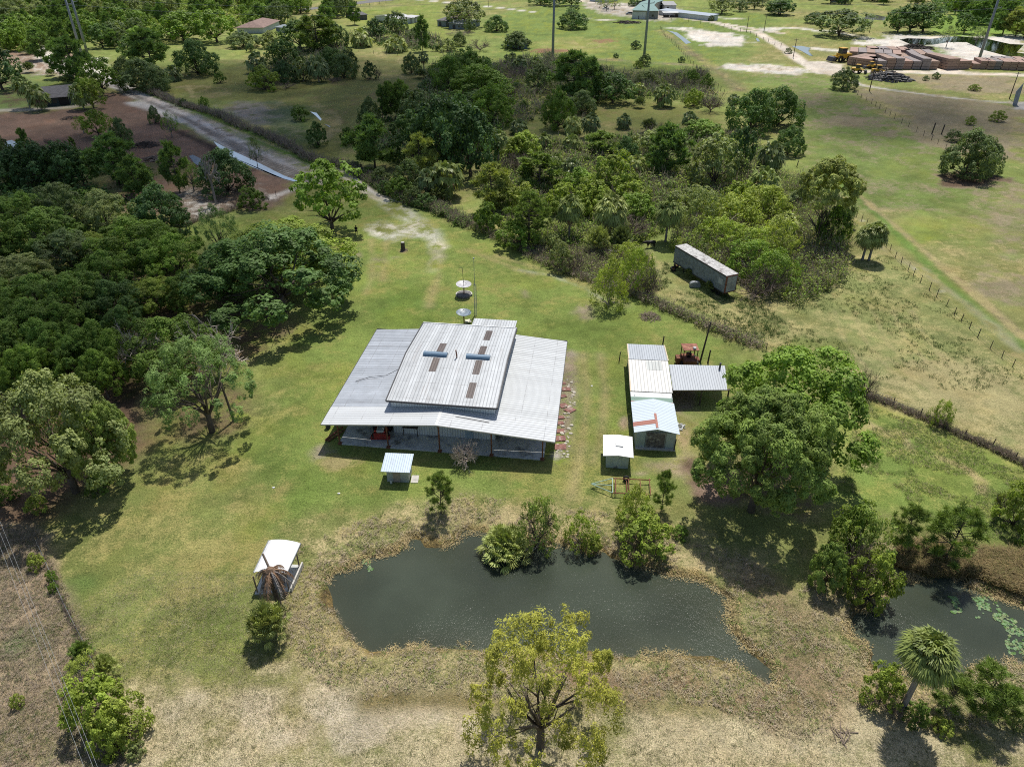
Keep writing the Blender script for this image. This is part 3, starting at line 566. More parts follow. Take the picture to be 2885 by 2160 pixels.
def barn():
    T = empty('metal_barn', (bo[0], bo[1], 0), 'large low metal barn with raised centre roof, skylight panels and an open front porch', 'barn')
    def P(name, mb, m, **k): return mb.build(name, m, T, fr=FR, **k)
    ze, zr = 3.15, 4.2; uL, uM, uR = -24.7, -11.65, 1.25
    zf = lambda u: ze+(zr-ze)*(1-abs(u-uM)/(uR-uM))
    P('concrete_slab', MB().box(-23.3, 0.05, 0, 21.2, -.2, .12), CONC)
    for nm, ua, ub, m in (('left_porch_roof', uL, uM, RUW), ('right_porch_roof', uM, uR, RUW)):
        P('porch_roof', MB().slab([(ua,-.58,zf(ua)),(ub,-.58,zf(ub)),(ub,2.86,zf(ub)+.012),(ua,2.86,zf(ua)+.012)], .05), m)
    P('side_roof', MB().slab([(uL,2.90,zf(uL)-.03),(-17.62,2.90,zf(-17.62)-.03),(-17.62,21.5,zf(-17.62)-.03),(uL,21.5,zf(uL)-.03)], .05), RU)
    P('side_roof', MB().slab([(-5.73,2.90,zf(-5.73)-.03),(uR,2.90,zf(uR)-.03),(uR,21.4,zf(uR)-.03),(-5.73,21.4,zf(-5.73)-.03)], .05), RUR)
    P('ridge_cap', MB().slab([(uM-.16,-.6,zr+.0),(uM+.16,-.6,zr+.0),(uM+.16,2.84,zr+.012),(uM-.16,2.84,zr+.012)], .02), WHITEP)
    tr = MB()
    tr.slab([(uL,-.62,ze-.02),(uM,-.62,zr-.02),(uM,-.585,zr-.02),(uL,-.585,ze-.02)], .14); tr.slab([(uM,-.62,zr-.02),(uR,-.62,ze-.02),(uR,-.585,ze-.02),(uM,-.585,zr-.02)], .14)
    P('eave_trim', tr, LCONC)
    for q in ((uL-.06, uL-.005, -.6, 21.5, ze-.16, ze-.02), (uR+.005, uR+.06, -.6, 21.4, ze-.16, ze-.02), (uL, -17.7, 21.52, 21.6, ze-.1, ze+.06), (-5.7, uR, 21.42, 21.5, ze-.1, ze+.06)): P('side_trim', MB().box(*q), DARKM)
    # raised centre
    a, c, v0, v1, ec, rc = -17.6, -5.75, 2.87, 20.3, 4.92, 5.62; vm = (v0+v1)/2
    wl = MB(); wl.box(a, c, v0, v0+.12, 0, ec); P('front_wall', wl, WALLU)
    wl = MB(); wl.box(a, c, v1-.12, v1, 0, ec); P('back_wall', wl, WALLU)
    for x0, x1 in ((a, a+.1), (c-.1, c)):
        g = MB(); y0, y1 = v0+.125, v1-.125
        g.add([(x0,y0,0),(x0,y1,0),(x0,y1,ec),(x0,vm,rc-.04),(x0,y0,ec),(x1,y0,0),(x1,y1,0),(x1,y1,ec),(x1,vm,rc-.04),(x1,y0,ec)],
              [(0,1,2,3,4),(9,8,7,6,5),(0,5,6,1),(1,6,7,2),(2,7,8,3),(3,8,9,4),(4,9,5,0)]); P('side_wall', g, WALLV)
    for s in (0, 1):
        ya, yb = (v0-.5, vm) if s == 0 else (v1+.5, vm)
        za = ec+.02
        P('centre_roof', MB().slab([(a-.28,ya,za),(c+.28,ya,za),(c+.28,yb,rc+.06),(a-.28,yb,rc+.06)], .06), RV)
    zz = lambda v: (ec+.02)+(rc+.04-ec)*(v-(v0-.5))/(vm-v0+.5) if v < vm else (ec+.02)+(rc+.04-ec)*(v1+.5-v)/(v1+.5-vm)
    tr = MB(); tr.box(a-.30, c+.30, v0-.62, v0-.51, ec-.16, ec+.03); P('gutter', tr, DARKM)
    for x0, x1 in ((a-.42, a-.29), (c+.29, c+.42)):
        tr = MB()
        for ya, yb in ((v0-.5, vm), (vm, v1+.5)):
            tr.slab([(x0,ya,zz(ya)+.05),(x1,ya,zz(ya)+.05),(x1,yb,zz(yb)+.05),(x0,yb,zz(yb)+.05)], .28)
        P('rake_trim', tr, DARKM)
    tr = MB(); tr.box(a-.35, c+.35, v1+.5, v1+.66, ec-.02, ec+.09); P('back_trim', tr, WHITEP)
    for u, ya, yb in ((-8.8,16.6,19.55),(-8.8,12.4,14.85),(-8.77,8.2,11.0),(-8.76,3.75,6.6),(-13.95,12.4,14.9),(-13.97,8.2,11.0)):
        P('skylight', MB().slab([(u-.42,ya,zz(ya)+.012),(u+.42,ya,zz(ya)+.012),(u+.42,yb,zz(yb)+.012),(u-.42,yb,zz(yb)+.012)], .01), SKYL)
    for u in (-14.25, -9.0):
        o = MB(); n = 7; ring = [(math.cos(t_)*.42, math.sin(t_)*.36) for t_ in np.linspace(0, math.pi, n)]
        for i in range(n-1):
            (y0, z0), (y1, z1) = ring[i], ring[i+1]
            o.hexa([(u-1.45,vm+y0,rc),(u+1.45,vm+y0,rc),(u+1.45,vm+y1,rc),(u-1.45,vm+y1,rc),(u-1.45,vm+y0,rc+.08+z0),(u+1.45,vm+y0,rc+.08+z0),(u+1.45,vm+y1,rc+.08+z1),(u-1.45,vm+y1,rc+.08+z1)])
        P('ridge_vent', o, plain('blue_grey_vent', (.13,.21,.30), .4, var=.1, sc_=8))
    P('vent_pipe', MB().tube([(-11.55,11.3,5.5),(-11.6,11.3,6.35),(-11.65,11.25,6.7)], .08), RUST)
    for u in (-23.15, -17.5, -11.6, -5.75, -.1):
        po = P('porch_post', MB().box(u-.07, u+.07, .05, .19, .1, zf(u)-.12), RUST)
        P('post_footing', MB().box(u-.22, u+.22, -.08, .34, 0, .16), RUST)
    for u, v in [(-23.15, 5.5), (-23.15, 10.5), (-23.15, 15.5), (-23.15, 20.8), (-.1, 5.5), (-.1, 10.5), (-.1, 15.5), (-.1, 20.8)]:
        P('side_post', MB().box(u-.07, u+.07, v-.07, v+.07, .1, ze-.15), RUST)
    for u in (-17.5, -11.6, -5.75): P('brace', MB().tube([(u-.6,.12,zf(u-.6)-.2),(u,.12,zf(u)-.9)], .035, 6), RUST)
    bm_ = MB()
    for v in (.12, 1.5): bm_.slab([(uL+.2,v-.05,ze-.08),(uM,v-.05,zr-.08),(uM,v+.05,zr-.08),(uL+.2,v+.05,ze-.08)], .15); bm_.slab([(uM,v-.05,zr-.08),(uR-.2,v-.05,ze-.08),(uR-.2,v+.05,ze-.08),(uM,v+.05,zr-.08)], .15)
    P('rafter', bm_, WOOD)
    d = P('door', MB().box(-9.2, -8.25, v0-.05, v0-.004, .12, 2.15), plain('pale_blue_door', (.42,.52,.58), .5, var=.05)); 
    o = MB().box(-8.42, -8.36, v0-.09, v0-.052, 1.0, 1.12).build('handle', DARKM, T, fr=FR); o.parent = d; o.location = (0, 0, 0)
    P('shelf', MB().box(-16.4,-14.6,v0-.55,v0-.02,1.25,1.32).box(-16.35,-16.28,v0-.5,v0-.42,.12,1.25).box(-14.72,-14.65,v0-.5,v0-.42,.12,1.25), DWOOD)
    P('roof_patch', MB().slab([(-9.9,1.35,zf(-9.9)+.03),(-6.1,1.12,zf(-6.1)+.03),(-6.1,1.24,zf(-6.1)+.03),(-9.9,1.47,zf(-9.9)+.03)], .02), DARKM)
    P('rear_roof', MB().slab([(-12.1,20.95,3.35),(-6.05,20.95,3.35),(-6.05,26.7,2.95),(-12.1,26.7,2.95)], .05), RV)
    for u in (-11.9, -6.25): P('rear_post', MB().box(u-.06, u+.06, 26.4, 26.52, 0, 2.9), WOOD)
    P('rear_wall', MB().box(-12.0, -11.93, 21, 26.3, 0, 3.0), WALLV)
    P('cable', MB().tube([(-23.5,8.2,ze+.12),(-22,9,3.5),(-20,9.5,3.6),(-18.1,9.9,4.6)], .03, 5), DARKM)
barn()
def place(o, x, y, rz=0, z=0): o.location = (x, y, z); o.rotation_euler[2] = rz

# ---- tool sheds east of the barn (own slightly turned frame)
S0 = (13.9, 64.0); SA = -R(4.6); SF = (S0, SA)
SV = metal_sheet('shed_ribs_down', (.43,.46,.49), SA, .30, .55, (.4,.4,.4), .2, axis=1, patchy=.08, line=.14)
SVW = metal_sheet('shed_ribs_white', (.70,.69,.65), SA, .42, .45, (.5,.46,.4), .25, axis=1, patchy=.06, line=.14)
SB = metal_sheet('shed_ribs_blue', (.58,.66,.72), SA, .30, .55, (.5,.5,.5), .1, axis=0, patchy=.04, line=.12)
SW = metal_sheet('shed_ribs_plain_white', (.76,.76,.75), SA, .36, .7, (.6,.6,.58), .1, axis=0, patchy=.03, line=.1)
STR_G = metal_sheet('green_roof_sheet', (.16,.27,.21), SA, .30, .6, (.2,.2,.2), .1, axis=0, patchy=.05); STR_R = metal_sheet('red_roof_sheet', (.40,.17,.125), SA, .30, .6, (.3,.1,.08), .2, axis=0, patchy=.05)
GWALL = metal_sheet('grey_green_wall', (.36,.42,.40), SA, .30, .6, (.2,.22,.2), .25, axis=1, patchy=.05); GWALLV = metal_sheet('grey_green_side_wall', (.34,.40,.38), SA, .30, .6, (.2,.22,.2), .25, axis=0, patchy=.05)
TAN = plain('cream_trim', (.60,.50,.36), .6, var=.1); OLDDOOR = plain('old_board_door', (.15,.135,.13), .9, var=.45, sc_=5, stain=(.42,.41,.38), stain_amt=.8)
PALEW = plain('pale_blue_wall', (.42,.50,.50), .6, var=.08, sc_=2, stain=(.25,.28,.28), stain_amt=.3)
def gable(P, x0, x1, y0, y1, ez, rz, roofm, over=.3, th=.05, name='roof'):
    xm = (x0+x1)/2
    P(name, MB().slab([(x0-over,y0-over,ez),(xm,y0-over,rz),(xm,y1+over,rz),(x0-over,y1+over,ez)], th), roofm)
    P(name, MB().slab([(xm,y0-over,rz),(x1+over,y0-over,ez),(x1+over,y1+over,ez),(xm,y1+over,rz)], th), roofm)
def gwalls(P, x0, x1, y0, y1, ez, rz, mu, mv, t_=.1, e2=None):
    xm = (x0+x1)/2
    for ya, yb in ((y0, y0+t_), (y1-t_, y1)):
        P('wall', MB().add([(x0,ya,0),(x1,ya,0),(x1,ya,ez),(xm,ya,rz),(x0,ya,ez),(x0,yb,0),(x1,yb,0),(x1,yb,ez),(xm,yb,rz),(x0,yb,ez)],
            [(0,1,2,3,4),(9,8,7,6,5),(0,5,6,1),(1,6,7,2),(2,7,8,3),(3,8,9,4),(4,9,5,0)]), mu)
    for xa, xb in ((x0, x0+t_), (x1-t_, x1)): P('wall', MB().box(xa, xb, y0+t_+.003, y1-t_-.003, 0, ez), mv)
def sheds():
    T = empty('long_shed', (*S0, 0), 'long shed with grey and cream ribbed roofs and a green, white and red striped end', 'shed')
    P = lambda name, mb, m, **k: mb.build(name, m, T, fr=SF, **k)
    P('wall', MB().box(.12,.22,6.6,18.6,0,2.35), GWALLV); P('wall', MB().box(4.5,4.6,6.6,18.6,0,2.35), GWALLV)
    P('wall', MB().box(.22,4.5,18.5,18.6,0,2.6), GWALL)
    P('back_roof', MB().slab([(-.1,14.65,2.95),(4.75,14.65,2.95),(4.7,18.9,2.75),(-.05,18.9,2.75)], .06), SV)
    P('middle_roof', MB().slab([(-.22,8.0,2.45),(4.72,7.95,2.45),(4.78,14.6,2.9),(-.12,14.6,2.9)], .06), SVW)
    P('roof_patch', MB().slab([(2.0,12.5,2.775),(3.9,12.5,2.775),(3.9,14.45,2.905),(2.0,14.45,2.905)], .01), metal_sheet('grey_patch', (.48,.50,.48), SA, .42, .5, axis=1))
    for q, k in (([(-.34,7.95,2.48),(-.21,7.95,2.48),(-.11,14.6,2.93),(-.24,14.6,2.93)], .16), ([(-.22,14.62,2.98),(-.09,14.62,2.98),(-.04,18.9,2.78),(-.17,18.9,2.78)], .16), ([(4.76,14.62,2.98),(4.88,14.62,2.98),(4.83,18.9,2.78),(4.71,18.9,2.78)], .12)): P('edge_trim', MB().slab(q, k), TAN)
    zz = lambda y: 2.2+(y-5.2)*.07
    for ya, yb, m, k in ((6.95, 7.9, WHITEP, 0), (6.15, 6.94, STR_G, 0), (5.4, 6.14, STR_R, 0)):
        P('striped_roof', MB().slab([(-.3,ya,zz(ya)),(4.6,ya,zz(ya)),(4.6,yb,zz(yb)),(-.3,yb,zz(yb))], .05), m)
    P('corner_post', MB().box(.0,.12,6.5,6.62,0,2.2), DWOOD); P('corner_post', MB().box(4.5,4.62,6.45,6.57,0,2.2), DWOOD)
    # lean-to carport joined on its east side
    T2 = empty('lean_to_carport', (*S0, 0), 'open lean-to carport with grey corrugated roof between the long shed and the wide oak', 'carport')
    P2 = lambda name, mb, m, **k: mb.build(name, m, T2, fr=SF, **k)
    P2('roof', MB().slab([(4.85,8.7,2.35),(11.4,9.3,2.35),(11.9,14.3,2.75),(4.87,14.0,2.75)], .05), SV)
    for x, y in ((5.0,8.95),(8.4,9.2),(11.7,9.6),(8.4,13.9),(11.8,14.1),(5.1,13.7)): P2('post', MB().box(x-.08,x+.08,y-.08,y+.08,0,2.3), DWOOD)
    P2('beam', MB().slab([(4.9,8.8,2.28),(11.9,9.45,2.28),(11.9,9.57,2.28),(4.9,8.92,2.28)], .16), WOOD)
    P2('stove_pipe', MB().tube([(11.1,13.5,2.5),(11.1,13.5,3.6)], .12, 10), DARKM)
    P2('bench', MB().box(5.6,7.9,12.2,12.9,.8,.86).box(5.7,5.8,12.3,12.4,0,.8).box(7.7,7.8,12.3,12.4,0,.8).box(8.8,10.4,12.4,13,.9,.96), TAN)
    # gabled workshop in front
    T3 = empty('gabled_shed', (*S0, 0), 'gabled shed with pale blue roof, one red roof stripe and an old grey double door', 'shed')
    P3 = lambda name, mb, m, **k: mb.build(name, m, T3, fr=SF, **k)
    gwalls(P3, -.02, 4.36, .15, 5.2, 2.3, 2.78, GWALL, GWALLV)
    gable(P3, -.02, 4.36, .15, 5.6, 2.3, 2.86, SB, .32)
    zl = lambda x: 2.3+.56*(x+.34)/2.51
    P3('red_stripe', MB().slab([(-.36,.95,2.315),(2.1,.95,2.868),(2.1,1.75,2.868),(-.36,1.75,2.315)], .015), STR_R)
    P3('ridge_stripe', MB().slab([(2.04,.1,2.90),(2.30,.1,2.90),(2.30,2.9,2.90),(2.04,2.9,2.90)], .03), STR_R)
    d = P3('door', MB().box(1.15,2.14,.08,.146,.05,2.12), OLDDOOR); d2 = P3('door', MB().box(2.16,3.15,.08,.146,.05,2.12), OLDDOOR)
    P3('door_frame', MB().box(1.05,1.15,.07,.145,0,2.2).box(3.15,3.25,.07,.145,0,2.2).box(1.05,3.25,.06,.145,2.2,2.3), GREY)
    P3('wall_panel', MB().box(-.0,1.0,.09,.147,.05,2.25), PALEW); P3('wall_panel', MB().box(3.3,4.34,.09,.147,.05,2.2), PALEW)
    P3('sill', MB().box(0,4.4,-.3,.1,0,.14), LCONC)
    # small square shed
    o2 = (10.2, 60.57); F2 = (o2, -R(6.0))
    T4 = empty('small_white_shed', (*o2, 0), 'small shed with a bright white ribbed roof, in front of the gabled shed', 'shed')
    P4 = lambda name, mb, m, **k: mb.build(name, m, T4, fr=F2, **k)
    gwalls(P4, 0, 2.38, 0, 2.9, 1.85, 1.98, PALEW, PALEW)
    P4('roof', MB().slab([(-.42,-.38,1.9),(1.25,-.38,2.06),(1.25,3.35,2.06),(-.42,3.35,1.9)], .06), SW); P4('roof', MB().slab([(1.25,-.38,2.06),(2.82,-.38,1.88),(2.82,3.35,1.88),(1.25,3.35,2.06)], .06), SW)
    P4('roof_hatch', MB().slab([(.95,1.2,2.17),(1.75,1.15,2.14),(1.75,1.85,2.14),(.95,1.9,2.17)], .1), WHITEP)
    P4('door', MB().box(.72,1.6,-.05,-.004,.05,1.78), plain('peeling_door', (.44,.52,.52), .7, var=.1, sc_=4, stain=(.12,.12,.12), stain_amt=.8))
    # little shed by the porch
    o3 = (-13.2, 58.22); F3 = (o3, -R(3.5))
    T5 = empty('mono_pitch_shed', (*o3, 0), 'small grey shed with a pale blue sloping roof and tan door before the barn porch', 'shed')
    P5 = lambda name, mb, m, **k: mb.build(name, m, T5, fr=F3, **k)
    GW = plain('grey_wall', (.42,.45,.44), .7, var=.12, sc_=3, stain=(.25,.24,.22))
    P5('wall', MB().box(0,2.3,0,.1,0,1.7), GW); P5('wall', MB().box(0,2.3,1.7,1.8,0,2.0), GW)
    for x0, x1 in ((0,.1),(2.2,2.3)): P5('wall', MB().hexa([(x0,.103,0),(x1,.103,0),(x1,1.697,0),(x0,1.697,0),(x0,.103,1.7),(x1,.103,1.7),(x1,1.697,2.0),(x0,1.697,2.0)]), GW)
    P5('roof', MB().slab([(-.45,-.48,1.78),(2.6,-.48,1.78),(2.6,2.1,2.22),(-.45,2.1,2.22)], .05), metal_sheet('pale_blue_roof', (.56,.66,.76), -R(3.5), .24, .65, axis=1, patchy=.04))
    P5('door', MB().box(.65,1.4,-.05,-.004,.05,1.62), plain('tan_door', (.36,.30,.26), .7, var=.06)); P5('gas_bottle', MB().lathe((.45,-.25,0), [(.1,0),(.12,.05),(.12,.3),(.06,.38),(.03,.42)], 10), WHITEP)
sheds()
o = MB().box(-10.72,-9.95,58.0,59.2,0,.07).box(-10.3,-10.24,58.3,58.9,.072,.10).build('door_panel', LCONC); tag(o, 'flat pale board lying on the grass beside the small grey shed', 'board')

# ---- picnic shelter
def pavilion():
    a = [G(680+x/4.6, 1480+y/4.6, z) for x, y, z in ((148,585,2.35),(590,600,2.35),(770,210,2.35),(345,170,2.35))]
    g = [G(680+x/4.6, 1480+y/4.6) for x, y in ((175,900),(640,860),(790,520),(330,500))]
    c = Vector(np.mean(g, 0)).to_3d()
    T = empty('picnic_shelter', c, 'open shelter with a curved white sheet roof over a concrete pad beside the dead palm', 'shelter')
    rf = MB(); n = 10
    for i in range(n):
        def pt(s, e): 
            p = [Vector(a[0]).lerp(Vector(a[1]), s), Vector(a[3]).lerp(Vector(a[2]), s)]; q = p[0].lerp(p[1], e); return (q.x, q.y, 2.2+.22*math.sin(math.pi*min(max(s, .0), 1))-(.1 if s in (0, 1) else 0))
        s0, s1 = i/n, (i+1)/n; rf.slab([pt(s0,0),pt(s1,0),pt(s1,1),pt(s0,1)], .04)
    rf.build('roof', plain('white_roof_sheet', (.72,.72,.72), .5, var=.05, sc_=1.5, stain=(.45,.43,.4), stain_amt=.4), T)
    e = MB()
    for i, j in ((0, 3), (1, 2)): 
        p, q = Vector(a[i]), Vector(a[j]); d = (q-p).to_3d(); side = Vector((d.y, -d.x, 0)).normalized()*(.05 if i == 0 else -.05)
        e.hexa([(p.x,p.y,2.05),(p.x+side.x,p.y+side.y,2.05),(q.x+side.x,q.y+side.y,2.05),(q.x,q.y,2.05),(p.x,p.y,2.2),(p.x+side.x,p.y+side.y,2.2),(q.x+side.x,q.y+side.y,2.2),(q.x,q.y,2.2)])
    e.build('roof_edge', GREY, T)
    MB().hexa([(*p, -.05) for p in g]+[(*p, .12) for p in g]).build('concrete_pad', CONC, T)
    for p in g:
        q = Vector(p).lerp(Vector(c.xy), .12); MB().box(q.x-.05,q.x+.05,q.y-.05,q.y+.05,.12,2.15).build('post', WOOD, T)
    p, q = Vector(g[1]), Vector(g[2]); s = Vector(((q-p).y, -(q-p).x)).normalized()*.14
    MB().hexa([(p.x,p.y,0),(p.x+s.x,p.y+s.y,0),(q.x+s.x,q.y+s.y,0),(q.x,q.y,0),(p.x,p.y,.5),(p.x+s.x,p.y+s.y,.5),(q.x+s.x,q.y+s.y,.5),(q.x,q.y,.5)]).build('low_wall', LCONC, T)
    m = c.xy; MB().box(m.x-.9,m.x+.9,m.y-.35,m.y+.35,.78,.84).box(m.x-.9,m.x+.9,m.y-.85,m.y-.6,.46,.5).box(m.x-.9,m.x+.9,m.y+.6,m.y+.85,.46,.5).box(m.x-.6,m.x-.5,m.y-.8,m.y+.8,.12,.46).box(m.x+.5,m.x+.6,m.y-.8,m.y+.8,.12,.46).box(m.x-.1,m.x+.1,m.y-.1,m.y+.1,.12,.78).build('table', WOOD, T)
pavilion()

# ---- satellite dishes, mast, pad
def dish(x, y, h, r, label, tilt, m1, pad, hook):
    T = empty('satellite_dish', (x, y, 0), label, 'satellite dish')
    MB().tube([(x,y,0),(x,y,h-.05)], .09, 10).build('mast', RUST, T)
    prof = MB(); n = 36; rr = [0.02,.2,.4,.6,.8,.93,1.0]; ax = Vector((tilt[0], tilt[1], 1)).normalized(); a_ = ax.orthogonal().normalized(); b_ = ax.cross(a_); c = Vector((x, y, h))
    for side in (0, 1):
        base = len(prof.v)
        for q in rr:
            for k in range(n): prof.v.append(tuple(c+(a_*math.cos(2*math.pi*k/n)+b_*math.sin(2*math.pi*k/n))*q*r+ax*(q*q*r*.22-side*.03)))
        for i in range(len(rr)-1):
            for k in range(n):
                k2 = (k+1) % n; o_ = base+i*n; prof.f.append((o_+k, o_+k2, o_+n+k2, o_+n+k))
    prof.build('reflector', m1, T, smooth=False)
    ribs = MB()
    for k in range(8):
        d = a_*math.cos(k*math.pi/4)+b_*math.sin(k*math.pi/4); ribs.tube([c+d*.1-ax*.05, c+d*r*.6+ax*(r*.08-.05), c+d*r*.97+ax*(.22*r*.95-.04)], .018, 5)
    ribs.build('back_ribs', DARKM, T)
    fp = c+ax*(r*.55); MB().tube([c+a_*r*.5+ax*.08, fp], .015, 5).tube([c-a_*r*.3+b_*r*.4+ax*.08, fp], .015, 5).lathe(tuple(fp), [(.05,-.05),(.07,0),(.05,.07)], 8).build('feed_horn', DARKM, T)
    if pad:
        MB().lathe((x, y-.1, 0), [(pad,0),(pad,.30),(pad-.06,.33)], 30).build('round_pad', plain('grey_pad', (.17,.165,.16), .9, var=.25, sc_=4), T)
        o_ = MB(); n = 30
        for k in range(n//2+2):
            t0, t1 = [math.pi*(-.03)+2*math.pi*j/n for j in (k, k+1)]; f = lambda t_, q: (x+math.cos(t_)*q, y-.1+math.sin(t_)*q)
            o_.hexa([(*f(t0,pad+.02),0),(*f(t1,pad+.02),0),(*f(t1,pad+.2),0),(*f(t0,pad+.2),0),(*f(t0,pad+.02),.36),(*f(t1,pad+.02),.36),(*f(t1,pad+.2),.36),(*f(t0,pad+.2),.36)])
        o_.build('stone_rim', LCONC, T)
    if hook: MB().tube([(x,y,h),(x-.12,y,4.6),(x-.15,y,4.75),(x-.55,y,4.8),(x-.62,y,4.75),(x-.64,y,4.3)], .035, 7).build('hook_pole', DARKM, T)
dish(-7.594,103.1,1.75,1.22,'white satellite dish facing the sky above a round concrete pad, hooked pole through it',(.02,-.06),plain('white_dish', (.52,.51,.52), .4, var=.12, sc_=3, stain=(.3,.29,.3)),1.12,True)
dish(-7.05,93.48,1.75,1.10,'blue-grey mesh satellite dish close behind the barn roof, without a pad',(.05,-.05),plain('grey_dish', (.20,.25,.29), .4, var=.15, sc_=3, stain=(.62,.63,.64), stain_amt=.6),0,False)
p = [G(1240+x/8.28, 720+y/8.28, .4) for x, y in ((575,1500),(700,1478),(735,1545),(590,1555))]
tag(MB().hexa([(a, b, .3) for a, b in p]+[(a, b, .42) for a, b in p]).build('metal_cover', plain('cream_cover', (.62,.58,.44), .6), None), 'flat cream coloured cover lying behind the barn beside the grey dish', 'cover')
def mast():
    x, y = -5.5, 96.2; T = empty('antenna_mast', (x, y, 0), 'tall thin steel antenna mast with lattice lower half behind the barn', 'antenna')
    lt = MB(); c = [Vector((x+.22*math.cos(a), y+.22*math.sin(a), 0)) for a in (0, 2.09, 4.19)]
    for q in c: lt.tube([q, q+Vector((0,0,5.2))], .03, 5)
    for i in range(20):
        for k in range(3):
            a_, b_ = c[k], c[(k+1) % 3]; lt.tube([a_+Vector((0,0,.26*i)), b_+Vector((0,0,.26*(i+1)))], .016, 4)
    lt.build('lattice', GREY, T); MB().tube([(x,y,5),(x,y,9.2)], .045, 8, .025).build('pole', GREY, T)
    MB().box(x-.1,x+.1,y-.1,y+.1,9.15,9.3).tube([(x-.3,y,8.9),(x+.3,y,8.9)], .02, 5).build('aerial_head', GREY, T)
mast()

# ---- semi trailer
def trailer():
    A, B = Vector((27.5,114.0)), Vector((33.05,101.78)); d = (B-A).normalized(); s = Vector((-d.y, d.x)); ln = (B-A).length; W_ = 2.3
    if s.x < 0: s = -s
    T = empty('box_trailer', (A.x, A.y, 0), 'abandoned grey box trailer with rusty doors and leaf-littered roof beside the vine thicket', 'trailer')
    def P(u, v, z): q = A+d*u+s*v; return (q.x, q.y, z)
    def bx(m, u0, u1, v0, v1, z0, z1): return m.hexa([P(u0,v0,z0),P(u1,v0,z0),P(u1,v1,z0),P(u0,v1,z0),P(u0,v0,z1),P(u1,v0,z1),P(u1,v1,z1),P(u0,v1,z1)])
    side = plain('weathered_aluminium', (.20,.235,.26), .55, var=.25, sc_=2.2, stain=(.10,.13,.16), stain_amt=.7)
    bx(MB(), 0, ln, 0, W_, 1.05, 3.86).build('body', side, T)
    bx(MB(), -.02, ln+.02, -.02, W_+.02, 3.865, 3.95).build('roof', plain('littered_roof', (.46,.45,.43), .8, var=.35, sc_=2.6, stain=(.15,.13,.12), stain_amt=.9), T)
    bx(bx(MB(), -.03, ln+.03, -.05, -.022, 3.75, 3.98), -.03, ln+.03, -.05, -.022, 1.0, 1.15).build('side_rail', DARKM, T)
    f = MB(); bx(f, ln+.003, ln+.08, 0, .3, 1.0, 3.86); bx(f, ln+.003, ln+.08, W_-.12, W_, 1.0, 3.86); bx(f, ln+.003, ln+.08, .3, W_-.12, 3.7, 3.86); bx(f, ln+.003, ln+.08, .3, W_-.12, 1.0, 1.15); f.build('door_frame', RUST, T)
    for v0, v1 in ((.32, 1.22), (1.25, W_-.14)):
        dd = bx(MB(), ln+.003, ln+.06, v0, v1, 1.17, 3.68).build('door', plain('pale_door', (.36,.38,.36), .6, var=.2, sc_=3, stain=(.2,.19,.17)), T)
    bx(MB(), ln-1.6, ln-.6, -.03, -.003, 2.2, 3.1).build('side_panel', plain('pale_panel', (.40,.42,.43), .6, var=.08), T)
    bx(bx(MB(), .6, ln-.3, .5, .65, .8, 1.04), .6, ln-.3, 1.65, 1.8, .8, 1.04).build('chassis', DARKM, T)
    for u in (ln-1.6, ln-2.8):
        for v in (.25, W_-.25): MB().wheel(P(u, v, .5), .5, .3, (s.x, s.y, 0)).build('wheel', BLACKR, T)
    for v in (.5, 1.8): bx(MB(), 2.4, 2.55, v-.07, v+.07, 0, 1.0).build('landing_leg', DARKM, T)
trailer()
def nubble(name, T, x, y, z, label=None): pass
x, y = G(1957, 808); tk = empty('storage_tank', (x, y, 0), 'grey rounded tank lying in the dry grass beside the box trailer', 'tank')
m_ = MB(); n = 12
prof = [(-.85,0),(.85,0)]+[(.85*math.cos(a)**.6 if math.cos(a) > 0 else -.85*abs(math.cos(a))**.6, .45+.5*math.sin(a)) for a in np.linspace(0.01, math.pi-.01, n)]
k_ = len(prof); m_.add([(x+a, y-.35, b) for a, b in prof]+[(x+a, y+.35, b) for a, b in prof], [tuple(range(k_)), tuple(range(2*k_-1, k_-1, -1))]+[(i, (i+1) % k_, k_+(i+1) % k_, k_+i) for i in range(k_)])
m_.build('shell', GREY, tk, bevel=.03); MB().lathe((x, y, .9), [(.12,0),(.12,.1),(.05,.12)], 10).build('cap', DARKM, tk)
for i, (px, py, lb) in enumerate(((1896,763,'worn black tyre lying nearest the left end of the box trailer'),(1905,752,'rusty wheel leaning in the weeds under the box trailer front'))):
    x, y = G(px, py); T = empty('tyre_scrap', (x, y, 0), lb, 'tyre'); MB().wheel((x, y, .35), .5, .3, (.3, -.5, .5)).build('tyre', BLACKR, T); MB().wheel((x, y, .35), .28, .2, (.3, -.5, .5)).build('rim', RUST, T)

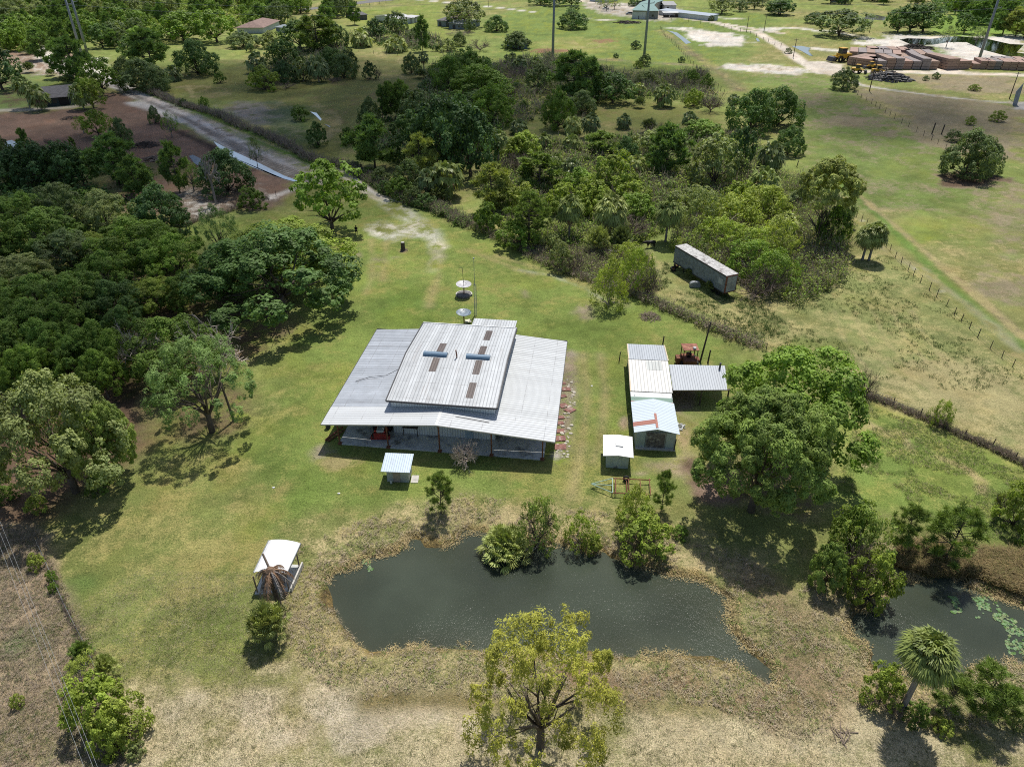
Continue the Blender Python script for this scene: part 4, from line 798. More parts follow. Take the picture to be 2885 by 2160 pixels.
# ---- rusty tractor-like machine behind carport
def oldrig():
    x, y = G(1660+1530/5.52, 900+690/5.52); T = empty('old_machine', (x, y, 0), 'rusty old machine with a boxy open cab behind the carport', 'machine')
    for a in (-.9, .9):
        for b in (-.75, .75): MB().box(x+a-.05, x+a+.05, y+b-.05, y+b+.05, .5, 2.55).build('cab_post', RUST, T)
    MB().box(x-1.05,x+1.05,y-.95,y+.95,2.552,2.64).build('cab_roof', plain('orange_rust', (.25,.105,.07), .8, var=.45, sc_=2.5, stain=(.48,.30,.17), stain_amt=.7), T, bevel=.04)
    MB().box(x-.85,x+.85,y-1.3,y+.9,.45,1.15).box(x-1.7,x-1.0,y-.6,y+.5,.3,1.2).box(x+.9,x+1.5,y-.3,y+.6,.3,.8).build('body', RUST, T, bevel=.05)
    MB().tube([(x-.8,y-.8,1.2),(x+.8,y+.6,2.4)], .05, 6).tube([(x+.8,y-.8,1.1),(x-.8,y-.75,2.3)], .04, 6).build('cross_brace', RUST, T)
    MB().lathe((x+.45,y-.6,2.66), [(.2,0),(.24,.1),(.2,.25),(.06,.32)], 14).build('lamp', WHITEP, T); MB().box(x-.3,x+.3,y-.2,y+.3,1.16,1.7).build('seat', BLACKR, T)
    for a in (-1.05, 1.05):
        for b in (-.7, .8): MB().wheel((x+a, y+b, .42), .42, .28, (1, 0, 0)).build('wheel', BLACKR, T)
oldrig()
# ---- standing poles by the sheds
for bx_, by_, ty, r_, lb in ((1863,995,947,.11,'short weathered pole standing just behind the long shed roof'),(1972,1020,907,.13,'tall dark leaning pole standing behind the carport'),(1994,1022,986,.12,'short thick pole to the right of the tall leaning pole'),(1744,1018,991,.08,'thin dark post at the left corner of the long shed'),(1898,1270,1237,.08,'dark post standing at the right front corner of the gabled shed')):
    x, y = G(bx_, by_); h = HT(bx_, by_, ty); tag(MB().tube([(x,y,-.2),(x+(.55 if r_ == .13 else .08),y,h)], r_, 9, r_*.75).build('wooden_pole', DWOOD), lb, 'pole')

# ---- the red tractor under the porch
def tractor():
    x, y = -15.0, 66.5; T = empty('red_tractor', (x, y, 0), 'dark red tractor with a slatted canopy parked under the barn porch', 'tractor')
    z = .12
    MB().box(x-.75,x+.75,y-1.3,y+1.2,z+.45,z+.95).box(x-1.1,x+1.1,y-1.35,y-.9,z+.15,z+.6).build('body', RED, T, bevel=.06)
    MB().box(x-.4,x+.4,y-1.1,y+.1,z+.95,z+1.3).build('hood', plain('pale_hood', (.45,.50,.52), .5), T, bevel=.05)
    for a in (-1, 1):
        MB().wheel((x+a*.85, y+.75, z+.7), .7, .4, (1,0,0)).build('rear_wheel', BLACKR, T); MB().wheel((x+a*.8, y-.95, z+.42), .42, .26, (1,0,0)).build('front_wheel', BLACKR, T)
        for b in (-.1, 1.1): MB().tube([(x+a*.7,y+b,z+.9),(x+a*.7,y+b,z+2.25)], .035, 6).build('canopy_post', DARKM, T)
    s = MB()
    for i in range(8): s.box(x-.85, x+.85, y-.2+i*.2, y-.12+i*.2, z+2.25, z+2.3)
    for i in range(5): s.box(x-.8+i*.37, x-.74+i*.37, y-.2, y+1.3, z+2.302, z+2.34)
    s.build('canopy', GREY, T); MB().box(x-.25,x+.25,y+.3,y+.75,z+.95,z+1.15).box(x-.25,x+.25,y+.7,y+.8,z+1.15,z+1.5).build('seat', BLACKR, T); MB().tube([(x,y+.05,z+1.1),(x,y+.2,z+1.4)], .03, 6).build('steering_column', DARKM, T)
tractor()
x, y = -20.5, 66.1
o = MB().tube([(-21.3,65.2,.18),(-19.7,67.3,.5)], .13, 8).tube([(-21.0,65.1,.12),(-19.4,67.1,.3)], .1, 8); tag(o.build('steel_beam', RUST), 'rusty red beam lying off the left corner of the porch slab', 'beam')
x, y = G(925, 1205); T = empty('barrel', (x, y, 0), 'dark barrel standing at the far left corner of the porch', 'barrel'); MB().lathe((x,y,0), [(.28,0),(.3,.3),(.28,.45),(.3,.6),(.28,.9)], 16).build('drum', DARKM, T); MB().lathe((x,y,.9), [(.27,.003),(.2,.03)], 16).build('lid', GREY, T)

# ---- trailer frame on the grass
def frame():
    T = empty('trailer_frame', (10.6, 57.0, 0), 'bare trailer frame with pale green drawbar and rusty bed, half under a bush', 'trailer')
    GP = plain('pale_green_paint', (.30,.42,.34), .6)
    h = (8.3, 57.3, .5); a, b = (10.62, 58.2, .5), (10.36, 55.9, .5)
    MB().tube([h, a], .05, 6).tube([h, b], .05, 6).tube([h, (10.5, 57.05, .5)], .05, 6).tube([a, b], .06, 6).build('drawbar', GP, T)
    m = MB().tube([(10.95,58.2,.5),(10.66,55.85,.5)], .06, 6)
    for q in ((a, (14.6, 57.9, .5)), (b, (14.3, 55.6, .5))): m.tube(q, .06, 6)
    for k in (12.2, 13.4, 14.4): m.tube([(k+.1,58.1,.5),(k-.15,55.8,.5)], .05, 6)
    m.build('bed_frame', RUST, T)
    for q in ((12.1, 58.35, .33), (11.85, 55.65, .33)): MB().wheel(q, .36, .22, (.1, 1, 0)).build('wheel', BLACKR, T)
    MB().tube([(12.1,58.2,.33),(11.85,55.8,.33)], .05, 6).build('axle', RUST, T)
frame()

# ---- broken paving along the barn's right side
for i, (px, py, s, a) in enumerate(((2050,640,.7,.1),(2078,688,1.1,.0),(2052,745,.8,.3),(2055,822,1.1,.5),(2108,858,1.2,.75),(2035,918,.8,.2),(2030,965,.8,.1),(2030,1030,1.0,.0),(2030,1092,1.25,.05),(2030,1160,1.3,.0))):
    x, y = G(880+px/2.905, 860+py/2.905); c_, s_ = math.cos(a), math.sin(a); h = .09+.01*(i % 3)
    q = [(x+(u*c_-v*s_)*s/2, y+(u*s_+v*c_)*s*.8/2) for u, v in ((-1,-1),(1,-.9),(.95,1),(-1,.9))]
    tag(MB().hexa([(*p, -.02) for p in q]+[(*p, h) for p in q]).build('paving_slab', BRICKRED, bevel=.02), 'worn red paving slab in the broken row along the right side of the barn' if i not in (4, 9) else ('red paving slab turned like a diamond, set out to the right of its row' if i == 4 else 'red paving slab with a pale worn middle, nearest the porch corner'), 'paving slab', 'red slabs beside the barn')
rk = random.Random(5); st = MB()
for i in range(70):
    t_ = rk.random(); x, y = G(1600+rk.uniform(-6, 28)-t_*28, 1070+t_*220); r_ = rk.uniform(.08, .28)
    st.lathe((x, y, 0), [(r_,-.02),(r_*rk.uniform(.8,1),r_*.3),(r_*.4,r_*.5)], 6, 1, rk.uniform(.6,1))
o = st.build('rubble', plain('pale_rubble', (.50,.46,.38), .9, var=.3, sc_=6)); kind(tag(o, 'scattered pale rubble stones along the right side of the barn', 'rubble'), 'stuff')
# ---- stump, brush pile, scattered debris
x, y = G(1136, 705); T = empty('tree_stump', (x, y, 0), 'tall dark stump standing in a ring of bare earth on the lawn', 'stump')
MB().lathe((x, y, 0), [(.55,0),(.42,.25),(.36,.8),(.38,1.35),(.34,1.5)], 11, 1, .9).build('trunk', DWOOD, T); MB().lathe((x, y, 1.5), [(.34,.003),(.30,.05)], 11, 1, .9).build('cut_top', LCONC, T)
rr = random.Random(8); m_ = MB()
for i in range(9): a = rr.uniform(0, 6.28); m_.tube([(x, y, .1), (x+.9*math.cos(a), y+.9*math.sin(a), .02)], .09, 5, .03)
m_.build('roots', WOOD, T)
def pile(px, py, r, label, n, m, name='brush_pile', seed=1, L_=1.2, th=.03, hh=.5):
    x, y = G(px, py); rr = random.Random(seed); m_ = MB()
    for i in range(n):
        a = rr.uniform(0, 6.28); q = r*math.sqrt(rr.random()); cx_, cy_ = x+q*math.cos(a), y+q*math.sin(a); b = rr.uniform(0, 3.14); l = L_*rr.uniform(.4, 1); z = rr.uniform(.03, hh*(1-q/r)+.08)
        m_.tube([(cx_-l/2*math.cos(b), cy_-l/2*math.sin(b), z), (cx_, cy_, z+rr.uniform(0,.1)), (cx_+l/2*math.cos(b), cy_+l/2*math.sin(b), max(z+rr.uniform(-.2,.3), .02))], th*rr.uniform(.6,1.6), 5, th*.4)
    return tag(m_.build(name, m), label, 'brush pile' if 'brush' in name else name.replace('_', ' '))
pile(1830, 893, 1.5, 'round grey pile of sticks lying on the open lawn below the wire fence', 160, WOOD, seed=2)
pile(*t('A',1130,1130), 3.2, 'heap of cut branches on the cleared brown lot left of the ditch', 140, DWOOD, seed=3, L_=2.8, th=.07, hh=.9)
pile(*t('A',1190,1240), 2.4, 'lower heap of cut logs near the ditch puddle', 80, WOOD, seed=4, L_=2.8, th=.1, hh=.7)
pile(*t('A',560,920), 2.6, 'thin spread of branches on the brown cleared lot below the carport house', 60, DWOOD, seed=6, L_=2.5, th=.06, hh=.4)
pile(*t('D',1370,378), 6, 'dark heap of roots on the white sand by the far pond', 120, DWOOD, seed=7, L_=7, th=.25, hh=2.2)
pile(*t('C',1020,178), 7, 'long brown heap of branches in the far green field', 90, DWOOD, seed=9, L_=5, th=.2, hh=1.0)
for px, py, lb in ((*t('K',738,240),'white scrap on the grass track between barn and sheds'),(*t('I',2128,1030),'small white scrap on the lawn left of the small grey shed'),(*t('J',703,1075),'round pale cap set in the lawn in front of the small grey shed')):
    x, y = G(px, py); tag(MB().lathe((x, y, 0), [(.12,-.02),(.13,.04),(.06,.06)], 9, 1.2, .8).build('scrap', WHITEP), lb, 'scrap')
pile(*t('K',1415,560), .55, 'small white heap of rags at the right side of the gabled shed', 26, WHITEP, 'rag_heap', 11, .8, .07, .4)
pile(*t('P',790,1400), .6, 'fallen pale palm frond lying on the grass below the right pond', 16, WOOD, 'fallen_frond', 12, 1.6, .03, .1)

# ---- person
def person():
    x, y = G(1005, 661); sk = [ # joints: pos, radius, parent
        ((0,0,.92),.15,-1),((0,0,1.12),.14,0),((0,.01,1.34),.165,1),((0,.0,1.49),.07,2),((0,-.02,1.56),.07,3),((0,-.02,1.66),.11,4),((0,-.02,1.74),.085,5),
        ((-.10,0,.86),.10,0),((-.13,-.02,.48),.065,7),((-.15,0,.09),.045,8),((-.16,-.13,.04),.04,9),
        ((.10,0,.86),.10,0),((.14,.0,.48),.065,11),((.17,.03,.09),.045,12),((.19,-.10,.04),.04,13),
        ((-.19,0,1.40),.065,2),((-.26,-.03,1.15),.045,15),((-.12,-.24,1.07),.035,16),((-.06,-.30,1.09),.035,17),
        ((.19,0,1.40),.065,2),((.26,-.03,1.15),.045,19),((.12,-.24,1.07),.035,20),((.06,-.30,1.09),.035,21)]
    me = bpy.data.meshes.new('person'); me.from_pydata([p for p, _, _ in sk], [(p, i) for i, (_, _, p) in enumerate(sk) if p >= 0], []); me.update()
    o = bpy.data.objects.new('person', me); C.link(o); o.location = (x, y, 0)
    o.modifiers.new('skin', 'SKIN'); 
    for i, (_, r_, _) in enumerate(sk): me.skin_vertices[0].data[i].radius = (r_, r_*.85)
    me.skin_vertices[0].data[0].use_root = True
    ss = o.modifiers.new('sub', 'SUBSURF'); ss.levels = 2; ss.render_levels = 2
    me.materials.append(plain('skin', (.36,.22,.16), .6)); tag(o, 'person in black shirt and shorts standing by the leafy tree at the lawn edge', 'person')
    BLK = plain('black_cloth', (.012,.012,.014), .9)
    MB().lathe((x, y, 0), [(.20,.84),(.205,.95),(.19,1.1),(.225,1.32),(.20,1.45),(.10,1.52)], 14, 1, .78).tube([(x-.19,y,1.41),(x-.27,y-.03,1.16)], .085, 9, .07).tube([(x+.19,y,1.41),(x+.27,y-.03,1.16)], .085, 9, .07).build('shirt', BLK, o)
    MB().lathe((x, y, 0), [(.20,.80),(.195,.92),(.19,.98)], 14, 1, .8).tube([(x-.10,y,.9),(x-.13,y-.01,.52)], .125, 10, .10).tube([(x+.10,y,.9),(x+.14,y,.52)], .125, 10, .10).build('shorts', BLK, o)
    MB().lathe((x, y-.02, 1.60), [(.118,.02),(.126,.08),(.11,.16),(.05,.21)], 12).box(x-.07,x+.07,y-.2,y-.1,1.66,1.68).build('cap', BLK, o)
    MB().box(x-.19,x-.12,y-.14,y+.07,.0,.09).box(x+.15,x+.22,y-.11,y+.1,.0,.09).build('shoes', BLK, o, bevel=.02)
    MB().box(x-.09,x+.09,y-.36,y-.29,1.05,1.10).build('handset', GREY, o)
person()
# ---- black cow standing in the brush
def cow(px, py, ang, label):
    x, y = G(px, py); c_, s_ = math.cos(ang), math.sin(ang)
    sk = [((0,0,1.02),.34,-1),((.55,0,1.05),.36,0),((.9,0,1.15),.24,1),((1.2,0,1.2),.17,2),((1.45,0,1.12),.15,3),((1.7,0,.95),.09,4),((-.55,0,1.08),.33,0),((-.8,0,1.15),.14,6),((-.9,0,.7),.04,7),
          ((.6,.2,.75),.14,1),((.62,.2,.4),.07,9),((.62,.2,.05),.06,10),((.6,-.2,.75),.14,1),((.62,-.2,.4),.07,12),((.62,-.2,.05),.06,13),
          ((-.55,.2,.78),.17,6),((-.65,.2,.45),.08,15),((-.6,.2,.05),.06,16),((-.55,-.2,.78),.17,6),((-.65,-.2,.45),.08,18),((-.6,-.2,.05),.06,19),((1.28,.2,1.25),.04,3),((1.28,-.2,1.25),.04,3)]
    me = bpy.data.meshes.new('cow'); me.from_pydata([p for p, _, _ in sk], [(p, i) for i, (_, _, p) in enumerate(sk) if p >= 0], []); o = bpy.data.objects.new('cow', me); C.link(o)
    o.modifiers.new('skin', 'SKIN')
    for i, (_, r_, _) in enumerate(sk): me.skin_vertices[0].data[i].radius = (r_, r_)
    me.skin_vertices[0].data[0].use_root = True; s = o.modifiers.new('sub', 'SUBSURF'); s.levels = 1; s.render_levels = 1
    place(o, x, y, ang); me.materials.append(plain('black_hide', (.012,.011,.011), .6)); tag(o, label, 'cow')
cow(*t('G',905,625), 2.6, 'black cow half hidden between the bright green bushes left of the box trailer')
cow(*t('G',1195,545), 3.4, 'black cow in the shade under the palms above the box trailer')
# ================================================================ vegetation
def leafmat(name, tr=.30, rough=.6, lo=.42, hi=1.62, warm=(1.18,1.02,.62), wob=.35):
    m, nt, b = mat(name); oi = N(nt, 'ShaderNodeObjectInfo'); at = N(nt, 'ShaderNodeAttribute', attribute_name='t')
    v = mth(nt, 'ADD', mth(nt, 'MULTIPLY', at.outputs['Fac'], hi-lo), lo); cc = N(nt, 'ShaderNodeCombineXYZ'); [L(nt, v, cc.inputs[k]) for k in range(3)]
    c1 = mixc(nt, 1.0, oi.outputs['Color'], cc.outputs[0], 'MULTIPLY')
    at2 = N(nt, 'ShaderNodeAttribute', attribute_name='h'); c2 = mixc(nt, mth(nt, 'MULTIPLY', at2.outputs['Fac'], wob), c1, mixc(nt, 1.0, c1, warm, 'MULTIPLY'))
    L(nt, c2, b.inputs['Base Color']); b.inputs['Roughness'].default_value = rough; b.inputs['Specular IOR Level'].default_value = .25
    t_ = N(nt, 'ShaderNodeBsdfTranslucent'); L(nt, mixc(nt, 1.0, c2, (1.25,1.3,.6), 'MULTIPLY'), t_.inputs[0]); mx = N(nt, 'ShaderNodeMixShader'); mx.inputs[0].default_value = tr
    L(nt, b.outputs[0], mx.inputs[1]); L(nt, t_.outputs[0], mx.inputs[2]); L(nt, mx.outputs[0], nt.nodes['Material Output'].inputs[0]); return m
LEAF = leafmat('leaves'); NEEDLE = leafmat('needles', .22, wob=.4); FROND = leafmat('palm_fronds', .2, .45, .5, 1.4)
DEADF = plain('dead_fronds', (.24,.17,.11), .9, var=.4, sc_=3); BARK = plain('bark', (.13,.105,.085), .95, var=.4, sc_=4); GBARK = plain('grey_bark', (.26,.24,.22), .9, var=.3, sc_=4)
TWIG = plain('bare_twigs', (.46,.39,.34), .9, var=.3); DTWIG = plain('brown_twigs', (.17,.135,.11), .9, var=.3)
def norm(a): return a/np.maximum(np.linalg.norm(a, axis=-1, keepdims=True), 1e-9)
def quads(c, n, s, rg, asp=1.5, curl=0.0):
    """leaf quads at c with normals n and sizes s"""
    r_ = norm(rg.normal(size=c.shape)); u = norm(np.cross(n, r_)); v = np.cross(n, u); s = s[:, None]
    V = np.stack([c-u*s*asp*.5, c-v*s*.5+n*s*.1, c+u*s*asp*.5, c+v*s*.5-n*s*.1], 1).reshape(-1, 3)
    return V, np.arange(len(V)).reshape(-1, 4)
def broad(seed, lobes=15, subs=13, leaves=46, ls=.034, flat=.0, lobe_r=(.27,.42), low=.18, up=1.0, thin=0.0, spread=1.0, ratio=1.0, needle=0.0):
    """crown in a box: radius 1 across, z 0..1; lumpy lobes of leaf clumps. ratio: height of the finished crown over its radius"""
    rg = np.random.default_rng(seed); C_ = []; K = []
    th = np.arange(lobes)*2.39996+rg.uniform(0, 6.28); zz = (np.arange(lobes)+.5)/lobes; zz = 1-zz*(1-low+.25); zz = np.clip(zz+rg.normal(0, .05, lobes), -.15, 1)
    rad = np.sqrt(np.clip(1-np.clip(zz, 0, 1)**2, .02, 1))*rg.uniform(.55, .8, lobes)*spread; rad[0] *= .4
    cen = np.stack([np.cos(th)*rad, np.sin(th)*rad, zz*.72*rg.uniform(.85, 1.05, lobes)], 1); LR = rg.uniform(*lobe_r, lobes)
    cen = np.vstack([cen, [[0, 0, .45], [.12, -.1, .25]]]); LR = np.append(LR, [.42, .45])
    P_, Nn, T_, H_ = [], [], [], []
    for c, r_ in zip(cen, LR):
        out = norm(c-np.array([0, 0, .2])+1e-6); d = norm(rg.normal(size=(subs, 3))+out*.7+np.array([0, 0, .45])); sc_ = c+d*r_*rg.uniform(.65, 1.0, (subs, 1)); sr = r_*rg.uniform(.26, .42, subs)
        lt = rg.uniform(0, 1); lh = rg.uniform(0, 1)
        for p, q, dd in zip(sc_, sr, d):
            n_ = max(4, int(leaves*rg.uniform(.6, 1.3))); e = norm(rg.normal(size=(n_, 3))+dd*.55+np.array([0, 0, .25])); rr_ = q*rg.uniform(.55, 1.08, (n_, 1)); pos = p+e*rr_*np.array([1, 1, .8])
            P_.append(pos); Nn.append(norm(e+dd*.5+np.array([0, 0, .5])+rg.normal(0, .45, (n_, 3)))); T_.append(np.clip(lt*.4+rg.uniform(0, .4)+rg.uniform(0, .45, n_)*.8-.05, 0, 1)); H_.append(np.clip(lh*.6+rg.uniform(0, .5, n_), 0, 1))
    P_ = np.vstack(P_); Nn = np.vstack(Nn); T_ = np.concatenate(T_); H_ = np.concatenate(H_)
    if thin: k = rg.random(len(P_)) > thin; P_, Nn, T_, H_ = P_[k], Nn[k], T_[k], H_[k]
    rmx = np.percentile(np.hypot(P_[:, 0], P_[:, 1]), 92); P_[:, :2] /= rmx; z0, z1 = np.percentile(P_[:, 2], 1), np.percentile(P_[:, 2], 99.3); P_[:, 2] = np.maximum((P_[:, 2]-z0)/(z1-z0), 0)
    # equalise leaf shape for the final proportions
    if needle < 0: V, F = quads(P_*np.array([1, 1, ratio]), norm(Nn), ls*rg.uniform(.6, 1.3, len(P_)), rg, 3.6)
    elif needle:
        pp = P_*np.array([1, 1, ratio]); d = norm(Nn+rg.normal(0, .35, Nn.shape)+np.array([0, 0, .2])); sd = norm(np.cross(d, rg.normal(size=d.shape)))*needle; ln = ls*rg.uniform(.7, 1.4, (len(pp), 1))
        V = np.stack([pp-sd*.6, pp+d*ln-sd*.3, pp+d*ln+sd*.3, pp+sd*.6], 1).reshape(-1, 3); F = np.arange(len(V)).reshape(-1, 4)
    else: V, F = quads(P_*np.array([1, 1, ratio]), norm(Nn), ls*rg.uniform(.6, 1.3, len(P_)), rg)
    V[:, 2] /= ratio
    return V, F, np.repeat(T_, 4), np.repeat(H_, 4), cen
def branches(pts, r0, r1, seed=0, n=5):
    return MB().tube(pts, r0, n, r1)
def mdata(mb, name, m):
    me = bpy.data.meshes.new(name); me.from_pydata(mb.v, [], mb.f); me.update(); me.materials.append(m)
    me.polygons.foreach_set('use_smooth', [True]*len(me.polygons)); return me
def limbs(seed, cen, hz, nlimb=12, r=.05, bend=.1, name='trunk', m=None, base=0.0):
    """trunk from z=base to hz plus limbs to the lobes. unit: radius 1, crown z hz..1 mapped later -> here plain unit height 1"""
    rg = random.Random(seed); mb = MB(); tx, ty = rg.uniform(-.05, .05), rg.uniform(-.05, .05)
    mb.tube([(0, 0, -.03), (tx*.4, ty*.4, hz*.5), (tx, ty, hz+.02)], r*1.35, 8, r*.85)
    for c in list(cen)[:nlimb]:
        e = (c[0]*.8, c[1]*.8, hz+(1-hz)*max(c[2], .05)*.9); z0 = hz*rg.uniform(.7, 1.0); mid = (e[0]*.4+rg.uniform(-bend, bend), e[1]*.4+rg.uniform(-bend, bend), z0+(e[2]-z0)*.5)
        mb.tube([(tx, ty, z0), mid, e], r*.5, 5, r*.12)
        for k in range(2): mb.tube([mid, (e[0]+rg.uniform(-.25, .25), e[1]+rg.uniform(-.25, .25), e[2]-rg.uniform(-.05, .15))], r*.2, 4, r*.05)
    return mdata(mb, name, m or BARK)
PROTO = {}; TWN = {}
def mkbroad(key, seed, hz, n=3, bark=None, mat_=None, **kw):
    L_ = []
    for i in range(n):
        V, F, T_, H_, cen = broad(seed+i*17, **kw); me = npmesh('crown', V, F, mat_ or LEAF, {'t': ('FLOAT', T_), 'h': ('FLOAT', H_)})
        L_.append((me, limbs(seed+i, cen, hz, m=bark or BARK) if hz is not None else None))
    PROTO[key] = ('broad', L_, hz)
mkbroad('oak', 100, .20, n=4, lobes=17, subs=22, leaves=70, ls=.028, low=.0, ratio=1.35, lobe_r=(.19,.31), spread=1.12)           # near, fine
mkbroad('oakf', 200, .16, n=4, lobes=15, subs=12, leaves=26, ls=.062, low=.0, ratio=1.4)                             # far
mkbroad('bush', 300, .03, n=4, lobes=11, subs=12, leaves=34, ls=.060, low=-.05, ratio=1.4, lobe_r=(.3,.46))
mkbroad('airy', 400, .26, n=3, bark=GBARK, lobes=16, subs=15, leaves=38, ls=.030, thin=.35, lobe_r=(.18,.34), low=.1, ratio=1.5)
mkbroad('willow', 500, .04, n=3, lobes=16, subs=18, leaves=42, ls=.040, low=-.05, ratio=1.3, lobe_r=(.26,.4))
mkbroad('vine', 600, .02, n=3, bark=TWIG, lobes=14, subs=16, leaves=26, ls=.042, thin=.3, low=-.05, ratio=1.2, lobe_r=(.24,.4))
mkbroad('bigpine', 850, .22, n=2, mat_=NEEDLE, lobes=36, subs=22, leaves=85, ls=.0160, needle=-1, low=.0, ratio=1.25, lobe_r=(.17,.27), spread=1.1)
mkbroad('thinpine', 870, .22, n=2, mat_=NEEDLE, lobes=30, subs=18, leaves=70, ls=.0135, needle=-1, low=-.05, ratio=1.7, lobe_r=(.13,.24), spread=1.25, thin=.45)
mkbroad('roundpine', 890, .10, n=2, mat_=NEEDLE, lobes=22, subs=13, leaves=70, ls=.030, needle=-1, low=-.05, ratio=1.2, lobe_r=(.2,.32))
# pines: puffs of needles
def pine(seed, npuff=150, nn=46, pr=.075, hz=.38, wr=1.0, umb=.0, nl=1.0, flatp=.7, nw=.011, ratio=2.2):
    rg = np.random.default_rng(seed); cs = []; nb = 15
    limbs_ = []
    for i in range(nb):
        z = hz+(1-hz)*(i+.4)/nb; prof = (math.sin(math.pi*min(1, (z-hz)/(1-hz)*.82+.16)))**.7*wr
        for k in range(rg.integers(2, 5)):
            a = rg.uniform(0, 6.28); l = prof*rg.uniform(.55, 1.05); e = np.array([math.cos(a)*l, math.sin(a)*l, z+rg.uniform(-.02, .05)]); limbs_.append((z-.02, e))
            for q in range(max(2, int(npuff/42))): s = rg.uniform(.5, 1.0) if q % 2 else rg.uniform(.82, 1.05); cs.append(e*np.array([s, s, 1])+rg.normal(0, .085, 3)*np.array([1, 1, .28]))
    cs.append(np.array([0, 0, .985])); cs = np.array(cs); m_ = len(cs)
    c = np.repeat(cs, nn, 0); d = norm(rg.normal(size=c.shape)*np.array([1, 1, flatp])+np.array([0, 0, .55])); ln = pr*rg.uniform(.6, 1.15, (len(c), 1))*nl
    c = c*np.array([1, 1, ratio]); sd = norm(np.cross(d, rg.normal(size=c.shape)))*nw
    b = c+d*ln*.12; tip = c+d*ln
    V = np.stack([b-sd*.6, tip-sd*.25, tip+sd*.25, b+sd*.6], 1).reshape(-1, 3); V[:, 2] /= ratio
    # broad inner tufts for body
    T_ = np.repeat(np.clip(np.repeat(rg.uniform(.1, .7, m_), nn)+rg.uniform(0, .3, len(c)), 0, 1), 4); H_ = np.repeat(np.repeat(rg.uniform(0, 1, m_), nn), 4)
    return V, np.arange(len(V)).reshape(-1, 4), T_, H_, limbs_
def mkpine(key, seed, n=3, r=.035, lim=26, **kw):
    L_ = []
    for i in range(n):
        V, F, T_, H_, lb = pine(seed+i*13, **kw); me = npmesh('needles', V, F, NEEDLE, {'t': ('FLOAT', T_), 'h': ('FLOAT', H_)})
        mb = MB(); rg = random.Random(seed+i); o = (rg.uniform(-.08, .08), rg.uniform(-.08, .08)); ratio = kw.get('ratio', 2.2)
        mb.tube([(0, 0, -.02), (o[0]*.5, o[1]*.5, .4), (o[0], o[1], .75), (0, 0, .97)], r*1.3, 8, r*.25)
        for z, e in lb[:lim*3:max(1, len(lb)//lim)]: mb.tube([(o[0]*z*.8, o[1]*z*.8, z), (e[0]*.5, e[1]*.5, z+.3*(e[2]-z)), tuple(e)], r*.32, 4, r*.08)
        L_.append((me, mdata(mb, 'trunk', BARK)))
    PROTO[key] = ('pine', L_, 0)
mkpine('pine', 700, n=3, npuff=420, nn=60, pr=.11, hz=.30, nw=.012, ratio=2.2)          # unit: radius 1, height 1 (x ratio)
mkpine('pinef', 750, n=4, npuff=260, nn=36, pr=.19, hz=.16, nw=.032, ratio=2.0)
mkpine('youngpine', 800, n=3, npuff=130, nn=60, pr=.22, hz=.20, nw=.016, ratio=2.6, r=.03)
# palms
def fans(seed, nf, R_, el0, el1, seg=15, pet=.45, drop=.38, wseg=.055, spread=2.2, base_r=.0, h0=0.0):
    rg = np.random.default_rng(seed); V = []; F = []; T_ = []; H_ = []
    for i in range(nf):
        a = i*2.39996+rg.uniform(-.2, .2); el = el0+(el1-el0)*((i+.5)/nf)**.9+rg.uniform(-.12, .12); l = R_*pet*rg.uniform(.85, 1.2)
        rd = np.array([math.cos(a), math.sin(a), 0]); d = rd*math.cos(el)+np.array([0, 0, math.sin(el)]); b0 = rd*base_r*rg.uniform(0, 1)+np.array([0, 0, h0]); hub = b0+d*l; side = np.cross(d, [0, 0, 1.0]); side = side/max(np.linalg.norm(side), .05); up = np.cross(side, d)
        tv, hv = rg.uniform(.15, .8), rg.uniform(0, 1); n0 = len(V); w_ = .02*R_
        V += [b0-side*w_, b0+side*w_, hub+side*w_*.6, hub-side*w_*.6]; F.append((n0, n0+1, n0+2, n0+3)); T_ += [.3]*4; H_ += [1]*4
        for k in range(seg):
            f = (k/(seg-1)-.5)*spread; dr = d*math.cos(f)+side*math.sin(f); ll = R_*(1-pet)*(1-.25*abs(f)/1.2)*rg.uniform(.85, 1.1)
            mid = hub+dr*ll*.55+up*(.05*R_*(1 if k % 2 else -.6)); tip = hub+dr*ll-np.array([0, 0, drop*R_*rg.uniform(.5, 1.2)]); pw = np.cross(dr, up); pw = pw/max(np.linalg.norm(pw), .1)*wseg*R_
            n0 = len(V); V += [hub, mid-pw, tip, mid+pw]; F.append((n0, n0+1, n0+2, n0+3)); q = np.clip(tv+rg.uniform(-.15, .2), 0, 1); T_ += [q]*4; H_ += [hv]*4
    return np.array(V), np.array(F), np.array(T_), np.array(H_)
def mkpalm(key, seed, n=3, nf=38, dead=14, **kw):
    L_ = []
    for i in range(n):
        V, F, T_, H_ = fans(seed+i*7, nf, 1.0, 1.42, -.75, **kw); me = npmesh('fronds', V, F, FROND, {'t': ('FLOAT', T_), 'h': ('FLOAT', H_)})
        V, F, T_, H_ = fans(seed+i*7+3, dead, .95, -.5, -1.25, seg=9, drop=.3); md = npmesh('dead_fronds', V, F, DEADF)
        mb = MB().lathe((0, 0, 0), [(1.35,-.02),(1.1,.08),(1.0,.3),(1.05,.6),(.95,1.0)], 9); L_.append((me, mdata(mb, 'trunk', GBARK), md))
    PROTO[key] = ('palm', L_, 0)
mkpalm('palm', 900); mkpalm('palmf', 930, nf=24, dead=8, seg=9, wseg=.10); mkpalm('palmbig', 960, nf=64, dead=12, seg=18, wseg=.034, drop=.26)
L_ = []
